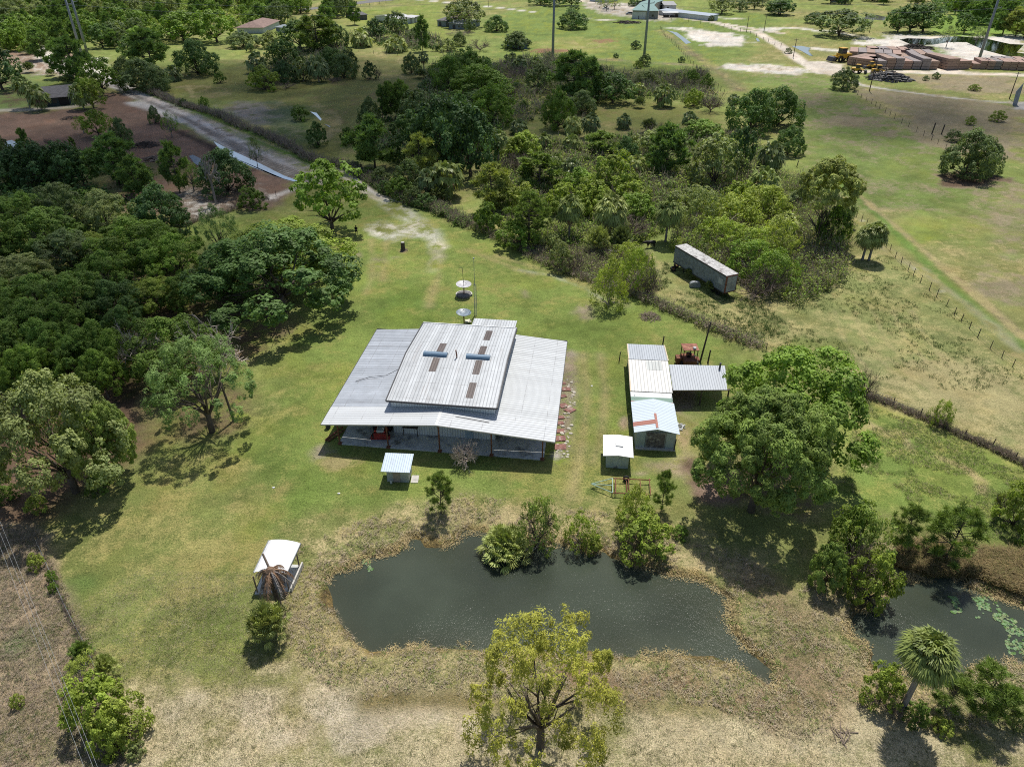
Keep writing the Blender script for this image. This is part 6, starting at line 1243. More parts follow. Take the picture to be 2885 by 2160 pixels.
# middle distance
mid = [('pinef','B',1900,1650,1284,330,'P5','pale yellow-green pine behind the drive fence, nearest the lawn'),('bush','F',1850,420,190,200,'G9','dark bush at the foot of the pale yellow-green pine'),('pinef','C',330,1480,1210,370,'P4','round green pine right of the pale yellow-green pine'),
 ('pinef','C',820,1210,1035,280,'P4','flat-topped green pine in the middle of the palm belt'),('pinef','C',1310,1360,980,340,'P1','tall dark pine left of the pale feathery tree'),('oakf','C',1670,1470,1040,390,'G8','tall pale feathery light green tree in the palm belt'),
 ('oakf','C',1590,1090,930,280,'G2','bright green tree behind the pale feathery tree'),('oakf','C',1880,1360,980,200,'G4','slim blue-green tree right of the pale feathery tree'),('palmf','C',2110,1340,1100,190,'C2','dark palm on the right of the slim blue-green tree'),
 ('palmf','C',2060,1510,1290,200,'C1','greyish palm below the dark palm at the right of the palm belt'),('palmf','C',170,1040,925,130,'C2','upper left round palm beside the big dark oaks'),('palmf','C',10,1300,1000,130,'C1','tall palm with a thick trunk at the right end of the big dark oaks'),
 ('palmf','C',590,1040,895,140,'C3','pale round palm below the shaded pine clump'),('palmf','C',725,1070,880,135,'C2','dark palm right of the pale round palm'),('palmf','C',985,1000,885,105,'C2','single dark palm on the small shaded meadow'),
 ('palmf','C',1490,1010,865,110,'C2','leaning dark palm above the bright green tree'),('palmf','C',360,1170,1030,125,'C1','lone palm on bare ground below the pale round palm'),('palmf','C',575,1180,1040,145,'C1','second lone palm to the right on the bare ground'),
 ('palmetto','C',1180,1030,910,160,'C2','grey-green low palm between the two dark meadow palms'),('palmf','C',1075,1370,1200,140,'C3','palm left of the tall dark pine'),('palmf','C',575,1400,1230,130,'C2','dark palm behind the left palm group'),('palmf','C',460,1340,1190,120,'C1','palm to the left of the flat-topped pine'),
 ('bush','C',900,1500,1180,330,'G5','light green bush mass in the middle of the palm belt'),('bush','C',640,1500,1300,260,'G2','green bush mass left in the palm belt'),('bush','C',750,1640,1380,300,'G5','green bush mass above the tallest cabbage palm'),('bush','C',1050,1600,1400,260,'G5','yellow-green bush left of the dark gap in the belt'),
 ('bush','C',500,1650,1420,260,'G5','light green bush above the dark left palm'),('barebush','C',840,1470,1330,220,'G8','brown dead bush in the middle of the palm belt'),('willow','C',1000,1280,1060,180,'G4','dark willowy bush right of the flat-topped pine'),
 ('bush','C',1190,1200,1010,260,'G8','pale grey-green shrub below the grey-green low palm'),('barebush','C',1240,1060,930,200,'G8','brown scrub on the far side of the pale shrub'),('bush','C',1530,1660,1440,320,'G8','pale tall grassy shrub left of the vine thicket'),
 ('oakf','B',2150,1240,1020,230,'G5','olive bush right of the tall thick-trunked palm'),('barebush','B',2100,1330,1150,230,'G8','brown scrub at the foot of the tall thick-trunked palm'),('bush','B',2140,1660,1420,260,'G6','yellow-green bush right of the pale yellow-green pine'),
 ('oakf','C',130,1240,1060,220,'G5','olive bush left of the lone palm'),('barebush','C',110,1360,1160,230,'G8','brown scrub left of the round green pine')]
for a in mid: tt(*a, 'plants of the palm belt')
big = [('oakf',1500,1330,740,420,'G4','tall dark oak in the centre of the big shaded clump'),('oakf',1730,1370,800,420,'G4','dark round oak at the right of the big shaded clump'),('oakf',1300,1270,860,360,'G3','dark oak at the left of the big shaded clump'),('pinef',985,1310,920,360,'P1','wide dull pine at the left end of the big shaded clump'),
 ('willow',1640,1200,740,330,'G3','upper right oak of the big shaded clump'),('oakf',1320,1000,700,260,'G7','pale slim oak at the back of the big shaded clump'),('pinef',1200,920,640,170,'P4','right slim tree with bare trunk at the back of the big clump'),('pinef',1110,930,650,150,'P4','middle slim tree with bare trunk at the back of the big clump'),
 ('pinef',1045,930,690,120,'P1','left slim tree at the back of the big clump'),('willow',950,1010,760,170,'G7','grey-green bushy tree at the back left of the big clump'),('pinef',1350,1400,1050,260,'P5','pale pine in front of the big shaded clump'),
 ('palmf',1550,1530,1240,230,'C1','right palm of the cluster in front of the big shaded clump'),('palmf',1420,1540,1290,180,'C2','left palm of the cluster in front of the big shaded clump'),('palmetto',1480,1560,1400,240,'C2','low palms under the cluster by the drive fence'),
 ('bush',1250,1480,1230,220,'G7','grey-green bush left of the pale pine'),('bush',780,1120,990,120,'G9','small dark bush at the far left foot of the wide dull pine'),
 ('willow',1800,760,500,440,'G2','wide bright green rounded tree right of the shaded meadow'),('willow',1890,960,650,340,'G2','green rounded tree below the wide bright one'),('willow',1720,640,370,320,'G1','green tree on the upper side of the wide bright rounded tree'),('willow',1560,700,440,240,'G1','left tree of the green row right of the meadow'),
 ('oakf',1800,830,700,260,'G3','dark tree between the green rounded trees'),('palmf',1840,540,440,100,'C2','small palm at the top of the green rounded row'),
 ('oakf',400,380,150,260,'G3','dark oak at the left of the upper oak group'),('pinef',540,400,130,330,'P4','high dark pine of the upper oak group'),('willow',690,370,180,170,'G4','dark willowy tree at the right of the upper oak group'),
 ('oakf',280,530,310,230,'G3','round dark tree behind the row of meadow palms'),('willow',290,640,470,160,'G4','dark bush in front of the row of meadow palms'),('palmf',430,630,440,140,'C1','left palm of the row on the upper meadow'),('palmf',550,640,430,150,'C2','right palm of the row on the upper meadow'),
 ('willow',650,560,370,200,'G3','dark willowy tree right of the meadow palm row'),('willow',750,610,420,180,'G7','grey-green willowy tree at the right end of the meadow row'),('bush',800,560,370,110,'G7','small bush behind the right end of the meadow row'),
 ('palmf',75,570,405,150,'C2','single dark palm left of the meadow row'),('bush',130,700,510,220,'G5','green overgrown bush at the left of the meadow row'),('barebush',170,690,540,180,'G8','purple-grey bare bush within the left overgrown bush'),('barebush',300,690,630,180,'G8','low brown scrub at the foot of the meadow row'),('barebush',660,640,590,160,'G8','low brown scrub under the willowy trees of the meadow row'),
 ('palmf',880,365,220,160,'C3','left spreading palm below the far white house'),('palmf',1150,405,270,160,'C3','right spreading palm below the far white house'),('oakf',990,315,140,150,'G4','dark tree between the two spreading palms'),('oakf',1150,290,90,180,'G7','olive tree behind the right spreading palm'),('bush',1300,340,220,140,'G7','grey-green bush right of the two spreading palms'),
 ('pinef',1355,400,140,110,'P1','thin tall pine with a bare trunk right of the two spreading palms'),('willow',1270,575,410,130,'G7','grey-green rounded bush on the meadow beside the small lone palm'),('palmf',1365,540,405,75,'C2','small lone palm with a thin trunk on the meadow'),
 ('bush',945,620,475,100,'G4','dark upright bush alone on the meadow'),('barebush',1010,620,510,70,'G8','bare twiggy bush touching the dark upright meadow bush'),('palmetto',1340,610,530,140,'C2','left grey palmetto patch beside the green row'),('palmetto',1430,630,560,110,'C2','right grey palmetto patch beside the green row'),
 ('bush',410,935,820,130,'G9','olive bush on the grey ground beside the small puddles'),('bush',545,1130,945,150,'G3','dark round bush near the drive hedge'),('oakf',1680,210,-10,280,'G8','large grey leafless-looking tree by the two grey barns'),('bare',1660,190,-10,300,'G8','bare grey crown above the two grey barns'),
 ('willow',1930,245,120,170,'G3','dark round tree right of the two grey barns'),('bush',2085,375,250,190,'G7','grey-green bush beside the small blue shed'),('willow',1640,360,250,100,'G7','grey bush left of the far scrub row'),('barebush',1800,400,280,220,'G8','grey bare scrub in the row before the green row'),('bush',1560,400,300,140,'G8','pale scrub by the burnt stump'),('barebush',1650,280,230,260,'G8','brown low scrub below the two grey barns'),
 ('snag',1500,412,310,26,'G8','dark burnt stump standing by the pale scrub'),('bush',1720,250,150,90,'G7','olive bush in front of the two grey barns'),
 ('palmf',2110,560,440,110,'C1','palm right of the green rounded row'),('barebush',2080,620,480,230,'G8','brown scrub around the palm right of the green row'),('bush',2050,500,410,120,'G7','dark shrub behind the brown scrub'),('oakf',2080,720,640,70,'G4','small dark bush right of the green row')]
for kd, *r_ in big: tt(kd, 'B', *r_, 'trees of the middle distance')
hedge = [(830,1310,1255,100),(930,1375,1300,120),(1030,1430,1300,150),(1080,1500,1400,140),(1180,1530,1370,190),(1290,1580,1440,160),(1380,1610,1500,160)]
for i, (x_, b_, t_, w_) in enumerate(hedge): tt('bush','B',x_,b_,t_,w_,['G3','G9','G7'][i%3], ('first','second','third','fourth','fifth','sixth','seventh')[i]+' bush along the fence below the big shaded clump, counted from the drive', 'hedge bushes below the clump')
farC = [('willow',590,225,75,215,'G3','dark round tree alone on the far green field'),('bush',150,385,245,185,'G7','grey-green bush right behind the small blue shed'),('bush',1075,382,315,75,'G4','larger round bush on the far field between the tall steel poles'),('bush',925,452,415,40,'G4','small round bush on the far field between the tall steel poles'),
 ('bush',1435,487,440,52,'G4','small round bush at the far field fence'),('bush',1145,515,420,90,'G7','bush at the foot of the right tall steel pole'),('bush',1095,532,470,62,'G5','small olive bush left of the bush at the steel pole'),
 ('pinef',590,760,410,330,'P1','wide dark pine in the shaded clump at the top of the belt'),('oakf',330,710,500,200,'G7','grey-green tree left of the wide dark pine'),('pinef',700,800,470,230,'P1','right dark pine of the shaded clump'),('oakf',900,800,560,300,'G3','dark round oak on the shaded meadow'),('willow',470,1000,680,230,'G9','dark leafy bush below the wide dark pine'),('willow',660,880,700,210,'G7','grey-green shrub below the right dark pine'),
 ('palmf',180,560,440,100,'C2','palm at the upper left of the shaded clump'),('palmf',300,530,440,110,'C1','right palm at the upper left of the shaded clump'),('bush',800,600,510,60,'G4','small dark bush behind the right dark pine'),('bush',790,760,590,140,'G3','dark bush between the pine and the round oak'),
 ('willow',1160,660,550,180,'G8','left bush of the scrub row behind the dark round oak'),('barebush',1400,690,530,210,'G8','grey bare middle of the scrub row behind the dark round oak'),('bush',1510,660,540,110,'G9','dark bush in the scrub row behind the oak'),('bush',1625,700,570,95,'G9','right end bush of the scrub row'),('barebush',1560,620,510,200,'G8','far grey twigs of the scrub row'),
 ('palmf',1100,760,640,90,'C3','yellowish palm in the scrub behind the round oak'),('palmetto',1105,840,740,110,'C2','grey palmetto right beside the round oak'),('palmf',1295,830,650,150,'C1','dark palm between the scrub patches'),('bush',1525,830,690,130,'G5','yellow-green bush in the right scrub patch'),('barebush',1660,870,720,220,'G8','grey mounded scrub right of the dark palm'),('palmf',1825,880,730,85,'C2','brownish palm left of the big willow pair'),
 ('willow',1960,1030,690,330,'G3','left of the two big dark willowy trees on the right meadow'),('willow',2180,980,670,340,'G3','right of the two big dark willowy trees on the right meadow'),('barebush',700,640,500,160,'G8','grey scrub behind the wide dark pine'),
 ('bush',520,860,740,200,'G9','olive vine-covered bush in the shaded clump'),('barebush',450,1000,860,180,'G8','brown scrub below the olive vine-covered bush'),('barebush',100,760,640,160,'G8','brown scrub left of the shaded clump'),('bush',160,700,620,80,'G5','olive bush on bare ground left of the shaded clump'),('bush',210,860,780,70,'G9','small bush on bare ground left of the shaded clump')]
for kd, *r_ in farC: tt(kd, 'C', *r_, 'trees of the middle distance')
farD = [('willow',370,1200,980,210,'G3','round dark tree standing right of the thicket edge'),('willow',800,695,525,185,'G7','round dark tree at the crossing of the sand roads'),('willow',1740,1375,1010,350,'G7','large grey-green willow on the right meadow'),('willow',1870,1340,1060,240,'G7','right part of the large grey-green willow'),('bush',1660,1100,1010,120,'G7','small grey bush behind the large willow'),
 ('bush',1785,970,900,72,'G5','left of two round yellow-green bushes on the pinkish field'),('bush',2000,945,860,105,'G5','right of two round yellow-green bushes on the pinkish field'),('bush',1815,705,655,88,'G5','yellow-green bush on the pinkish strip below the sand road'),('bush',1443,628,590,46,'G7','small grey bush left of the pair below the lumber stacks'),('bush',1520,615,562,52,'G3','dark small bush right of the pair below the lumber stacks'),('bush',375,418,372,50,'G7','small bush beside the sand road near the lamp pole'),
 ('oakf',770,280,75,380,'G7','wide flat-crowned oak in the far right field'),('oakf',308,118,-10,220,'G3','dark round oak far up beside the wires'),('oakf',575,183,95,150,'G3','small dark oak left of the wide flat-crowned oak'),('oakf',1222,255,60,200,'G3','left oak of the trio by the far pond'),('oakf',1318,255,40,230,'G3','middle oak of the trio by the far pond'),('oakf',1420,250,30,270,'G3','right oak of the trio by the far pond'),
 ('oakf',1740,262,112,150,'G3','small round oak right of the trio'),('airy',1600,372,200,100,'G7','thin tree on the white sand right of the far pond'),('airy',1830,348,210,110,'G7','group of slim trees on the sand by the right tall pole'),('airy',1875,350,250,70,'G7','right slim tree on the sand by the right tall pole'),
 ('pinef',2040,270,30,200,'P1','tall thin pine right of the small round oak'),('pinef',2140,285,70,220,'P5','pale pine at the right edge by the far pond'),('oakf',2208,300,120,200,'G5','olive tree at the far right edge'),('pinef',1850,190,-10,180,'P1','dark pine behind the small round oak'),('pinef',1900,170,-20,160,'P1','right dark pine behind the small round oak')]
for kd, *r_ in farD: tt(kd, 'D', *r_, 'trees of the far right')
topC = [('oakf',1745,110,-30,190,'G8','bare-looking brown oak on the far right sand'),('oakf',1890,92,0,110,'G7','small far oak right of the brown oak'),('oakf',2000,75,-30,120,'G7','far tree at the top edge right of the small oak'),('oakf',2185,115,0,170,'G3','dark far oak at the top right of the farmyard'),('airy',800,62,-30,70,'G5','left thin tree beside the green-roofed barn'),('airy',850,85,-30,90,'G5','middle thin tree beside the green-roofed barn'),('airy',912,75,-20,90,'G5','right thin tree beside the green-roofed barn'),
 ('oakf',340,40,-40,160,'G3','dark tree at the top edge left of the steel pole'),('oakf',450,50,-40,170,'G3','dark tree at the top edge behind the steel pole'),('oakf',580,45,-40,140,'G3','dark tree at the top edge right of the steel pole'),('palmf',1665,165,120,45,'C2','small far palm at the end of the long white wall'),('bush',600,80,40,80,'G3','small bush on top of the round tree by the wires'),('bush',1060,50,-10,80,'G3','bush before the white parked boats')]
for kd, *r_ in topC: tt(kd, 'C', *r_, 'trees of the far farm')
leftA = [('oakf',800,735,450,270,'G2','bright dark-green tree beside the sandy road corner'),('oakf',730,845,605,180,'G5','yellow-green tree in front of the carport house'),('palmf',655,850,650,150,'C1','palm with a thick trunk before the parked white truck'),('palmf',235,840,590,130,'C1','left of two leaning palms beside the carport house'),('palmf',325,860,660,150,'C1','right of two leaning palms beside the carport house'),
 ('oakf',20,700,350,320,'G4','dark oak at the left edge above the carport house'),('palmetto',235,565,470,110,'C2','low dark palm left of the sand yard'),('pinef',610,640,300,270,'P1','tall olive pine right behind the carport house'),('pinef',520,600,320,200,'P1','left olive pine behind the carport house'),('pinef',345,465,230,190,'P1','olive pine above the sand yard at the left'),
 ('palmetto',540,665,570,150,'C2','dark low palms right behind the carport roof'),('oakf',240,420,300,130,'G2','small bright green tree above the sand yard'),('willow',1130,700,455,330,'G7','wide grey-green willowy tree right of the drive'),('willow',1230,720,520,190,'G7','right end of the wide grey-green willowy tree'),('willow',980,610,440,160,'G7','left end of the wide grey-green willowy tree'),('willow',1545,580,310,310,'G3','round dark tree alone on the shaded meadow'),
 ('palmf',1350,630,510,130,'C2','dark palm between the willowy tree and the round dark tree'),('pinef',1190,560,240,300,'P1','tall dark pine behind the willowy tree'),('oakf',1080,470,270,240,'G3','dark oak behind the wide willowy tree'),('oakf',1430,320,85,340,'G2','big oak of the upper left woodland, left of the pair'),('oakf',1690,330,75,290,'G2','big oak of the upper left woodland, right of the pair'),
 ('willow',1900,370,235,220,'G7','grey-green bushes left of the red-roofed house'),('bush',2110,375,240,170,'G8','pale bushes below the red-roofed house'),('bush',1950,405,340,62,'G4','small round bush on the edge of the shaded meadow'),('bush',1715,645,560,85,'G9','small round bush alone on the shaded meadow'),('bush',1432,825,765,62,'G3','small dark bush in the hedge by the drive'),('bush',1590,835,750,68,'G2','bright small bush in the hedge by the drive'),('bush',1065,690,620,70,'G5','small bright bush under the willowy tree by the drive'),
 ('oakf',775,1060,855,200,'G5','thin green tree on the cleared brown lot'),('airy',655,1040,905,120,'G5','slim young tree left on the cleared brown lot'),('willow',970,1150,915,150,'G7','grey-green young tree in the middle of the cleared lot'),('airy',1340,1070,860,125,'G2','young green tree beside the drive, right of the pair'),('willow',1210,960,825,85,'G7','young conifer-like tree beside the drive, left of the pair'),('airy',2005,1300,1060,85,'G7','thin young tree between ditch and drive'),
 ('willow',1770,1490,1150,380,'G4','dark rounded tree in front of the ditch water'),('snag',1680,1590,1180,150,'G8','white dead snag with stub branches in front of the dark rounded tree'),('pinef',1400,1500,1130,200,'P1','thin-trunked pine on the cleared lot'),('airy',1510,1490,1230,150,'G2','light green young tree right of the thin-trunked pine'),('bush',1970,1620,1450,190,'G9','dark green bush at the lower end of the cleared lot'),
 ('pinef',930,1440,1060,330,'P1','big olive pine above the left wood'),('pinef',1080,1520,1230,230,'P1','smaller olive pine right of the big one above the left wood'),('oakf',130,1440,1160,320,'G4','dark oak at the left of the row above the wood'),('oakf',330,1450,1090,320,'G4','dark oak in the row above the wood, second from left'),('oakf',530,1450,1100,300,'G4','dark oak in the row above the wood, third from left'),('oakf',660,1440,1160,220,'G3','dark oak at the right end of the row above the wood'),
 ('pinef',215,1190,1005,85,'P4','small pointed tree poking above the dark oak row'),('pinef',580,1180,1075,48,'P4','smallest pointed tree above the dark oak row'),('willow',40,1260,1040,160,'G7','grey-green tree beside the left edge puddle'),('barebush',1830,1600,1500,120,'G8','bare brush at the lower end of the cleared lot'),('barebush',380,1130,1060,60,'G8','bare shrub on the brown lot'),
 ('oakf',-60,1450,1150,300,'G4','dark oak cut by the left edge above the wood'),('palmetto',400,590,530,90,'C2','low palm near the sand yard turn')]
for kd, *r_ in leftA: tt(kd, 'A', *r_, 'trees around the drive')
# upper left woodland and far tree lines: crowns nothing tells apart share a label
rg = random.Random(77)
zones = [('A',[(0,330),(60,230),(700,180),(760,330),(300,400),(0,420)],26,'G2','mid green tree in the upper left woodland',(170,300)),('A',[(0,0),(640,0),(700,170),(60,220),(0,220)],30,'G8','pale green tree at the back of the upper left woodland',(150,260)),
 ('A',[(700,-30),(1900,-40),(2208,90),(1500,100),(1200,250),(760,200)],34,'G8','light green tree along the top left edge of the photo',(140,250)),('A',[(1500,100),(2208,60),(2208,190),(1850,230),(1500,200)],14,'G2','fresh green tree behind the red-roofed house',(120,200)),
 ('B',[(0,60),(420,60),(470,110),(280,180),(0,190)],14,'G2','fresh green tree of the wood left of the paved road',(120,200)),('B',[(480,90),(820,80),(830,200),(600,220)],9,'G7','grey-green tree around the far homestead',(110,180)),
 ('D',[(380,-60),(2300,-80),(2300,60),(1500,70),(400,20)],40,'G3','dark far tree along the top right edge of the photo',(130,230)),('C',[(1250,-60),(2208,-60),(2208,10),(1300,-10)],16,'G3','dark far tree behind the far farm',(110,190)),('D',[(1500,60),(2208,60),(2208,200),(1850,170),(1550,80)],18,'G1','green tree of the far right woodland',(120,220)),
 ('B',[(380,20),(900,-30),(1400,-60),(900,-60),(380,-20)],12,'G7','tree beyond the paved road at the top edge',(110,170)),('A',[(780,260),(1350,240),(1400,330),(1000,430),(800,400)],12,'G3','dark tree between the drive and the upper left woodland',(150,240))]
for T_, P_, n_, c_, lb, (h0, h1) in zones:
    P_ = np.array(P_, float); k = 0
    lo_, hi_ = P_.min(0), P_.max(0); pts = []
    while k < n_:
        q = np.array([rg.uniform(lo_[0], hi_[0]), rg.uniform(lo_[1], hi_[1])])
        if sdf_poly(q[:1], q[1:], P_)[0] > 0: continue
        if any(abs(q[0]-p[0]) < 60 and abs(q[1]-p[1]) < 22 for p in pts) and rg.random() < .8: continue
        pts.append(q); hh = rg.uniform(7.5, 12.5); x_, b_ = q; gx_, gy_ = G(*t(T_, x_, b_)); wpx = rg.uniform(.75, 1.25)*hh*FPX/depth(gx_, gy_, 4)
        cc_ = rg.choice([c_, c_, c_, 'G2', 'G7', 'G1']); kd = rg.choice(['oakf','oakf','willow','pinef'])
        a_, b2 = t(T_, x_, b_); tree(kd, a_, b2, 0, wpx*(.75 if kd == 'pinef' else 1), cc_ if kd != 'pinef' else 'P1', lb if kd != 'pinef' else lb.replace('tree', 'pine', 1), lb[:40].replace('tree', 'trees', 1)+(' pines' if kd == 'pinef' else ''), h=hh, name='woodland_tree' if kd != 'pinef' else 'pine_tree'); k += 1
# ---------------------------------------------------------------- undergrowth, grasses, shores
ST = [(.50,.43,.26),(.55,.47,.30),(.44,.37,.22)]; GRN = [(.19,.27,.065),(.23,.31,.08),(.16,.23,.055)]; BRN = [(.38,.31,.22),(.44,.36,.27),(.31,.25,.18)]
scrub('undergrowth', w('C',[(0,1150),(300,1100),(700,1150),(1200,1050),(1900,1050),(2208,1300),(2208,1656),(0,1656)]), 2600, 2.6, ['G5','G2','G8','G6','G1'], 'tangled green undergrowth between the trees of the palm belt', 'undergrowth', leaf=.42, nl=30, rad=1.3, seed=1, twig=.18)
scrub('undergrowth', w('G',[(-100,60),(1400,60),(1400,380),(1180,480),(1000,560),(600,560),(300,560),(0,380)]), 1700, 2.2, ['G5','G6','G2','G1'], 'green undergrowth below the cabbage palms behind the lawn fence', 'undergrowth', leaf=.30, nl=30, rad=1.0, seed=2, twig=.2)
scrub('undergrowth', w('B',[(800,1080),(1280,820),(1400,560),(1560,430),(1960,540),(2030,760),(1960,1100),(1700,1330),(1200,1330)]), 1500, 3.2, ['G4','G3','G1','G7'], 'dark undergrowth within the big shaded clump', 'undergrowth', leaf=.5, nl=28, rad=1.8, seed=3, twig=.1)
scrub('undergrowth', w('C',[(0,500),(420,420),(760,520),(1060,600),(1620,560),(1760,860),(1300,760),(760,800),(620,980),(300,960),(60,1000)]), 1500, 2.6, ['G8','G7','G1','G5'], 'grey-green scrub at the top of the palm belt', 'undergrowth', leaf=.5, nl=26, rad=1.6, seed=4, twig=.35)
scrub('undergrowth', w('G',[(1350,560),(1480,200),(1800,60),(2208,0),(2208,0),(2500,40),(2750,400),(2700,800),(2350,1010),(2150,960),(1850,780)]), 2300, 3.0, ['G6','G5','G8','G2'], 'tangled vines and weeds filling the thicket around the box trailer', 'vines', leaf=.26, nl=34, rad=1.1, seed=5, twig=.35)
scrub('undergrowth', w('E',[(-300,300),(700,100),(1400,500),(1450,900),(1050,1200),(900,1650),(-300,1650)]), 1500, 2.5, ['G1','G3','G9'], 'dark undergrowth under the left wood', 'undergrowth', leaf=.4, nl=20, rad=1.5, seed=6)
scrub('undergrowth', w('A',[(0,0),(640,-20),(1900,-20),(2208,100),(1800,240),(1200,260),(760,330),(0,380)]), 1900, 4.5, ['G2','G5','G8','G6'], 'light green growth between the trees of the upper left woodland', 'undergrowth', leaf=1.1, nl=24, rad=4.0, seed=7)
scrub('undergrowth', w('A',[(0,1180),(700,1180),(1150,1300),(1250,1600),(700,1656),(0,1656)]), 700, 2.4, ['G4','G3','G1'], 'dark growth under the row of oaks above the left wood', 'undergrowth', leaf=.5, nl=24, rad=1.6, seed=8)
scrub('undergrowth', w('D',[(1500,-20),(2208,-20),(2208,260),(2000,240),(1550,100)]), 300, 5, ['G1','G3'], 'dark growth under the far right woodland', 'undergrowth', leaf=1.4, nl=24, rad=5.0, seed=9)
scrub('undergrowth', w('B',[(230,420),(700,330),(830,520),(760,620),(60,690),(60,600)]), 420, 2.6, ['G4','G3','G7'], 'dark growth below the upper oak group and the meadow palm row', 'undergrowth', leaf=.6, nl=26, rad=2.0, seed=14, twig=.2)
scrub('undergrowth', w('B',[(750,300),(1000,230),(1300,250),(1500,330),(1560,400),(1250,400),(860,330)]), 260, 3.0, ['G7','G3','G8'], 'grey-green growth around the spreading palms of the homestead', 'undergrowth', leaf=.8, nl=26, rad=2.6, seed=15, twig=.2)
# dry fence line running down the right side of the lawn
fl = [t('B',640,1275),t('B',780,1310),t('B',900,1375),t('B',1080,1475),t('B',1270,1580),t('F',1470,255),t('F',1700,370),t('G',80,500),t('G',400,680),t('G',760,820),t('G',1180,960),t('G',1560,1130),t('G',1900,1270),t('G',2050,1320)]
flw = [G(*p) for p in fl]
scrub('hedge_weeds', flw[:7], 1500, 1.8, ['G3','G9','G1','G8'], 'weedy hedge growth along the fence from the drive to the pines', 'weeds', leaf=.24, nl=26, rad=.6, seed=10, edge=.9, twig=.3)
scrub('hedge_weeds', flw[6:], 1400, 1.2, ['G8','P2','G5',(.38,.31,.23),(.32,.26,.19)], 'dry brown and olive weeds along the fence between lawn and paddock', 'weeds', leaf=.15, nl=26, rad=.5, seed=11, edge=.62, twig=.4)
fr_ = [G(*t('L',*p)) for p in ((640,180),(930,310),(1100,360),(1300,440),(1540,540),(1700,620),(1950,720),(2208,860),(2500,1000))]
scrub('hedge_weeds', fr_, 700, .75, [(.20,.155,.125),(.26,.20,.16),(.15,.12,.10),'G8'], 'dark brown dead weeds along the diagonal fence at the right', 'weeds', leaf=.12, nl=24, rad=.35, seed=12, edge=.28, twig=.6)
hd = [G(*t(*p)) for p in (('A',1180,730),('A',1430,830),('A',1700,900),('A',1900,1010),('B',0,1010),('B',250,1110),('B',450,1230),('B',620,1300))]
scrub('hedge_weeds', hd, 800, 1.8, [(.17,.13,.11),(.21,.165,.14),'G7','G9'], 'brown twiggy hedge running along the drive', 'weeds', leaf=.28, nl=24, rad=.8, seed=13, edge=.7, twig=.6)
fs = [G(*t(*p)) for p in (('E',1380,400),('E',1560,330),('E',1750,280),('E',2000,200),('F',150,160))]
scrub('hedge_weeds', fs, 200, .6, [(.17,.13,.11),(.21,.165,.14),'G9'], 'low dark weeds under the wire along the lower edge of the cleared lot', 'weeds', leaf=.15, nl=20, rad=.4, seed=16, edge=.25, twig=.6)
lf = [G(*t('M',*p)) for p in ((380,120),(440,260),(520,440),(600,600),(660,720))]
scrub('hedge_weeds', lf, 120, .5, [(.17,.13,.11),(.21,.165,.14),'G9'], 'low dark weeds along the wire at the lower left lawn edge', 'weeds', leaf=.08, nl=18, rad=.2, seed=17, edge=.12, twig=.6)
def notwater(x, y): return (sdf_poly(x, y, PW) > .05) & (sdf_poly(x, y, PW2) > .05)
def ringm(a, b, s=3, thr=.4):
    return lambda x, y: (np.minimum(sdf_poly(x, y, PW), sdf_poly(x, y, PW2)) > a) & (np.minimum(sdf_poly(x, y, PW), sdf_poly(x, y, PW2)) < b) & (fbm(x, y, 2.2, s) > thr)
box_ = [(-26, 26), (48, 26), (48, 60), (-26, 60)]
tufts('bank_grass', box_, 26000, .34, .034, ST+BRN[:2], 'long dry straw grass on the banks of the ponds', 'grass', seed=21, blades=8, droop=1.0, mask=ringm(.1, 4.6, 3, .42))
tufts('bank_grass', box_, 12000, .30, .034, GRN+[(.17,.19,.07)], 'green grass growing through the straw around the ponds', 'grass', seed=22, blades=8, droop=1.0, mask=ringm(.0, 4.5, 9, .50))
tufts('shore_straw', box_, 42000, .24, .036, [(.66,.52,.26),(.60,.48,.26),(.48,.40,.20)], 'yellow straw mats lying along the water edge of the ponds', 'grass', seed=23, blades=12, spread=.22, droop=1.1, mask=lambda x, y: (np.abs(np.minimum(sdf_poly(x, y, PW), sdf_poly(x, y, PW2))-.15) < .62) & (fbm(x, y, 3.4, 77) > .50))
tufts('meadow_grass', [(-44, 24), (44, 24), (44, 42), (-34, 46), (-40, 40)], 60000, .12, .018, ST+[(.62,.54,.38),(.34,.33,.16),(.28,.29,.13)], 'short dry grass of the foreground meadow', 'grass', seed=24, blades=6, droop=.9, mask=notwater)
tufts('meadow_weeds', [(-44, 24), (44, 24), (44, 42), (-34, 44), (-40, 40)], 16000, .20, .022, [(.10,.14,.04),(.13,.17,.05),(.09,.11,.045),(.15,.14,.07)], 'green weed tufts in the foreground meadow', 'grass', seed=25, blades=8, mask=lambda x, y: notwater(x, y) & (fbm(x, y, 3, 5) > .42))
tufts('lawn_grass', [G(330,1640),G(480,640),G(1020,560),G(2050,960),G(1960,1250),G(1500,1480),G(900,1480),G(700,1840),G(330,1900)], 60000, .11, .020, GRN+[(.17,.20,.07),(.22,.22,.10)], 'mown green grass of the lawn', 'grass', seed=26, blades=5, droop=.9)
tufts('rough_weeds', [G(-300,1480),G(100,1480),G(300,1900),G(380,2300),G(-300,2300)], 9000, .34, .026, BRN+[(.30,.25,.19),(.13,.16,.06)], 'rough dry weeds in the strip beyond the wire at lower left', 'grass', seed=27, blades=9, droop=.8)
tufts('paddock_weeds', w('H',[(0,950),(560,740),(1150,600),(1700,1050),(2208,1500),(2208,1656),(900,1656),(0,1200)]), 2600, .34, .05, [(.075,.13,.03),(.10,.16,.04)], 'small dark green weeds dotting the dry paddock', 'grass', seed=28, blades=12, spread=.2, mask=lambda x, y: fbm(x, y, 6, 8) > .48)
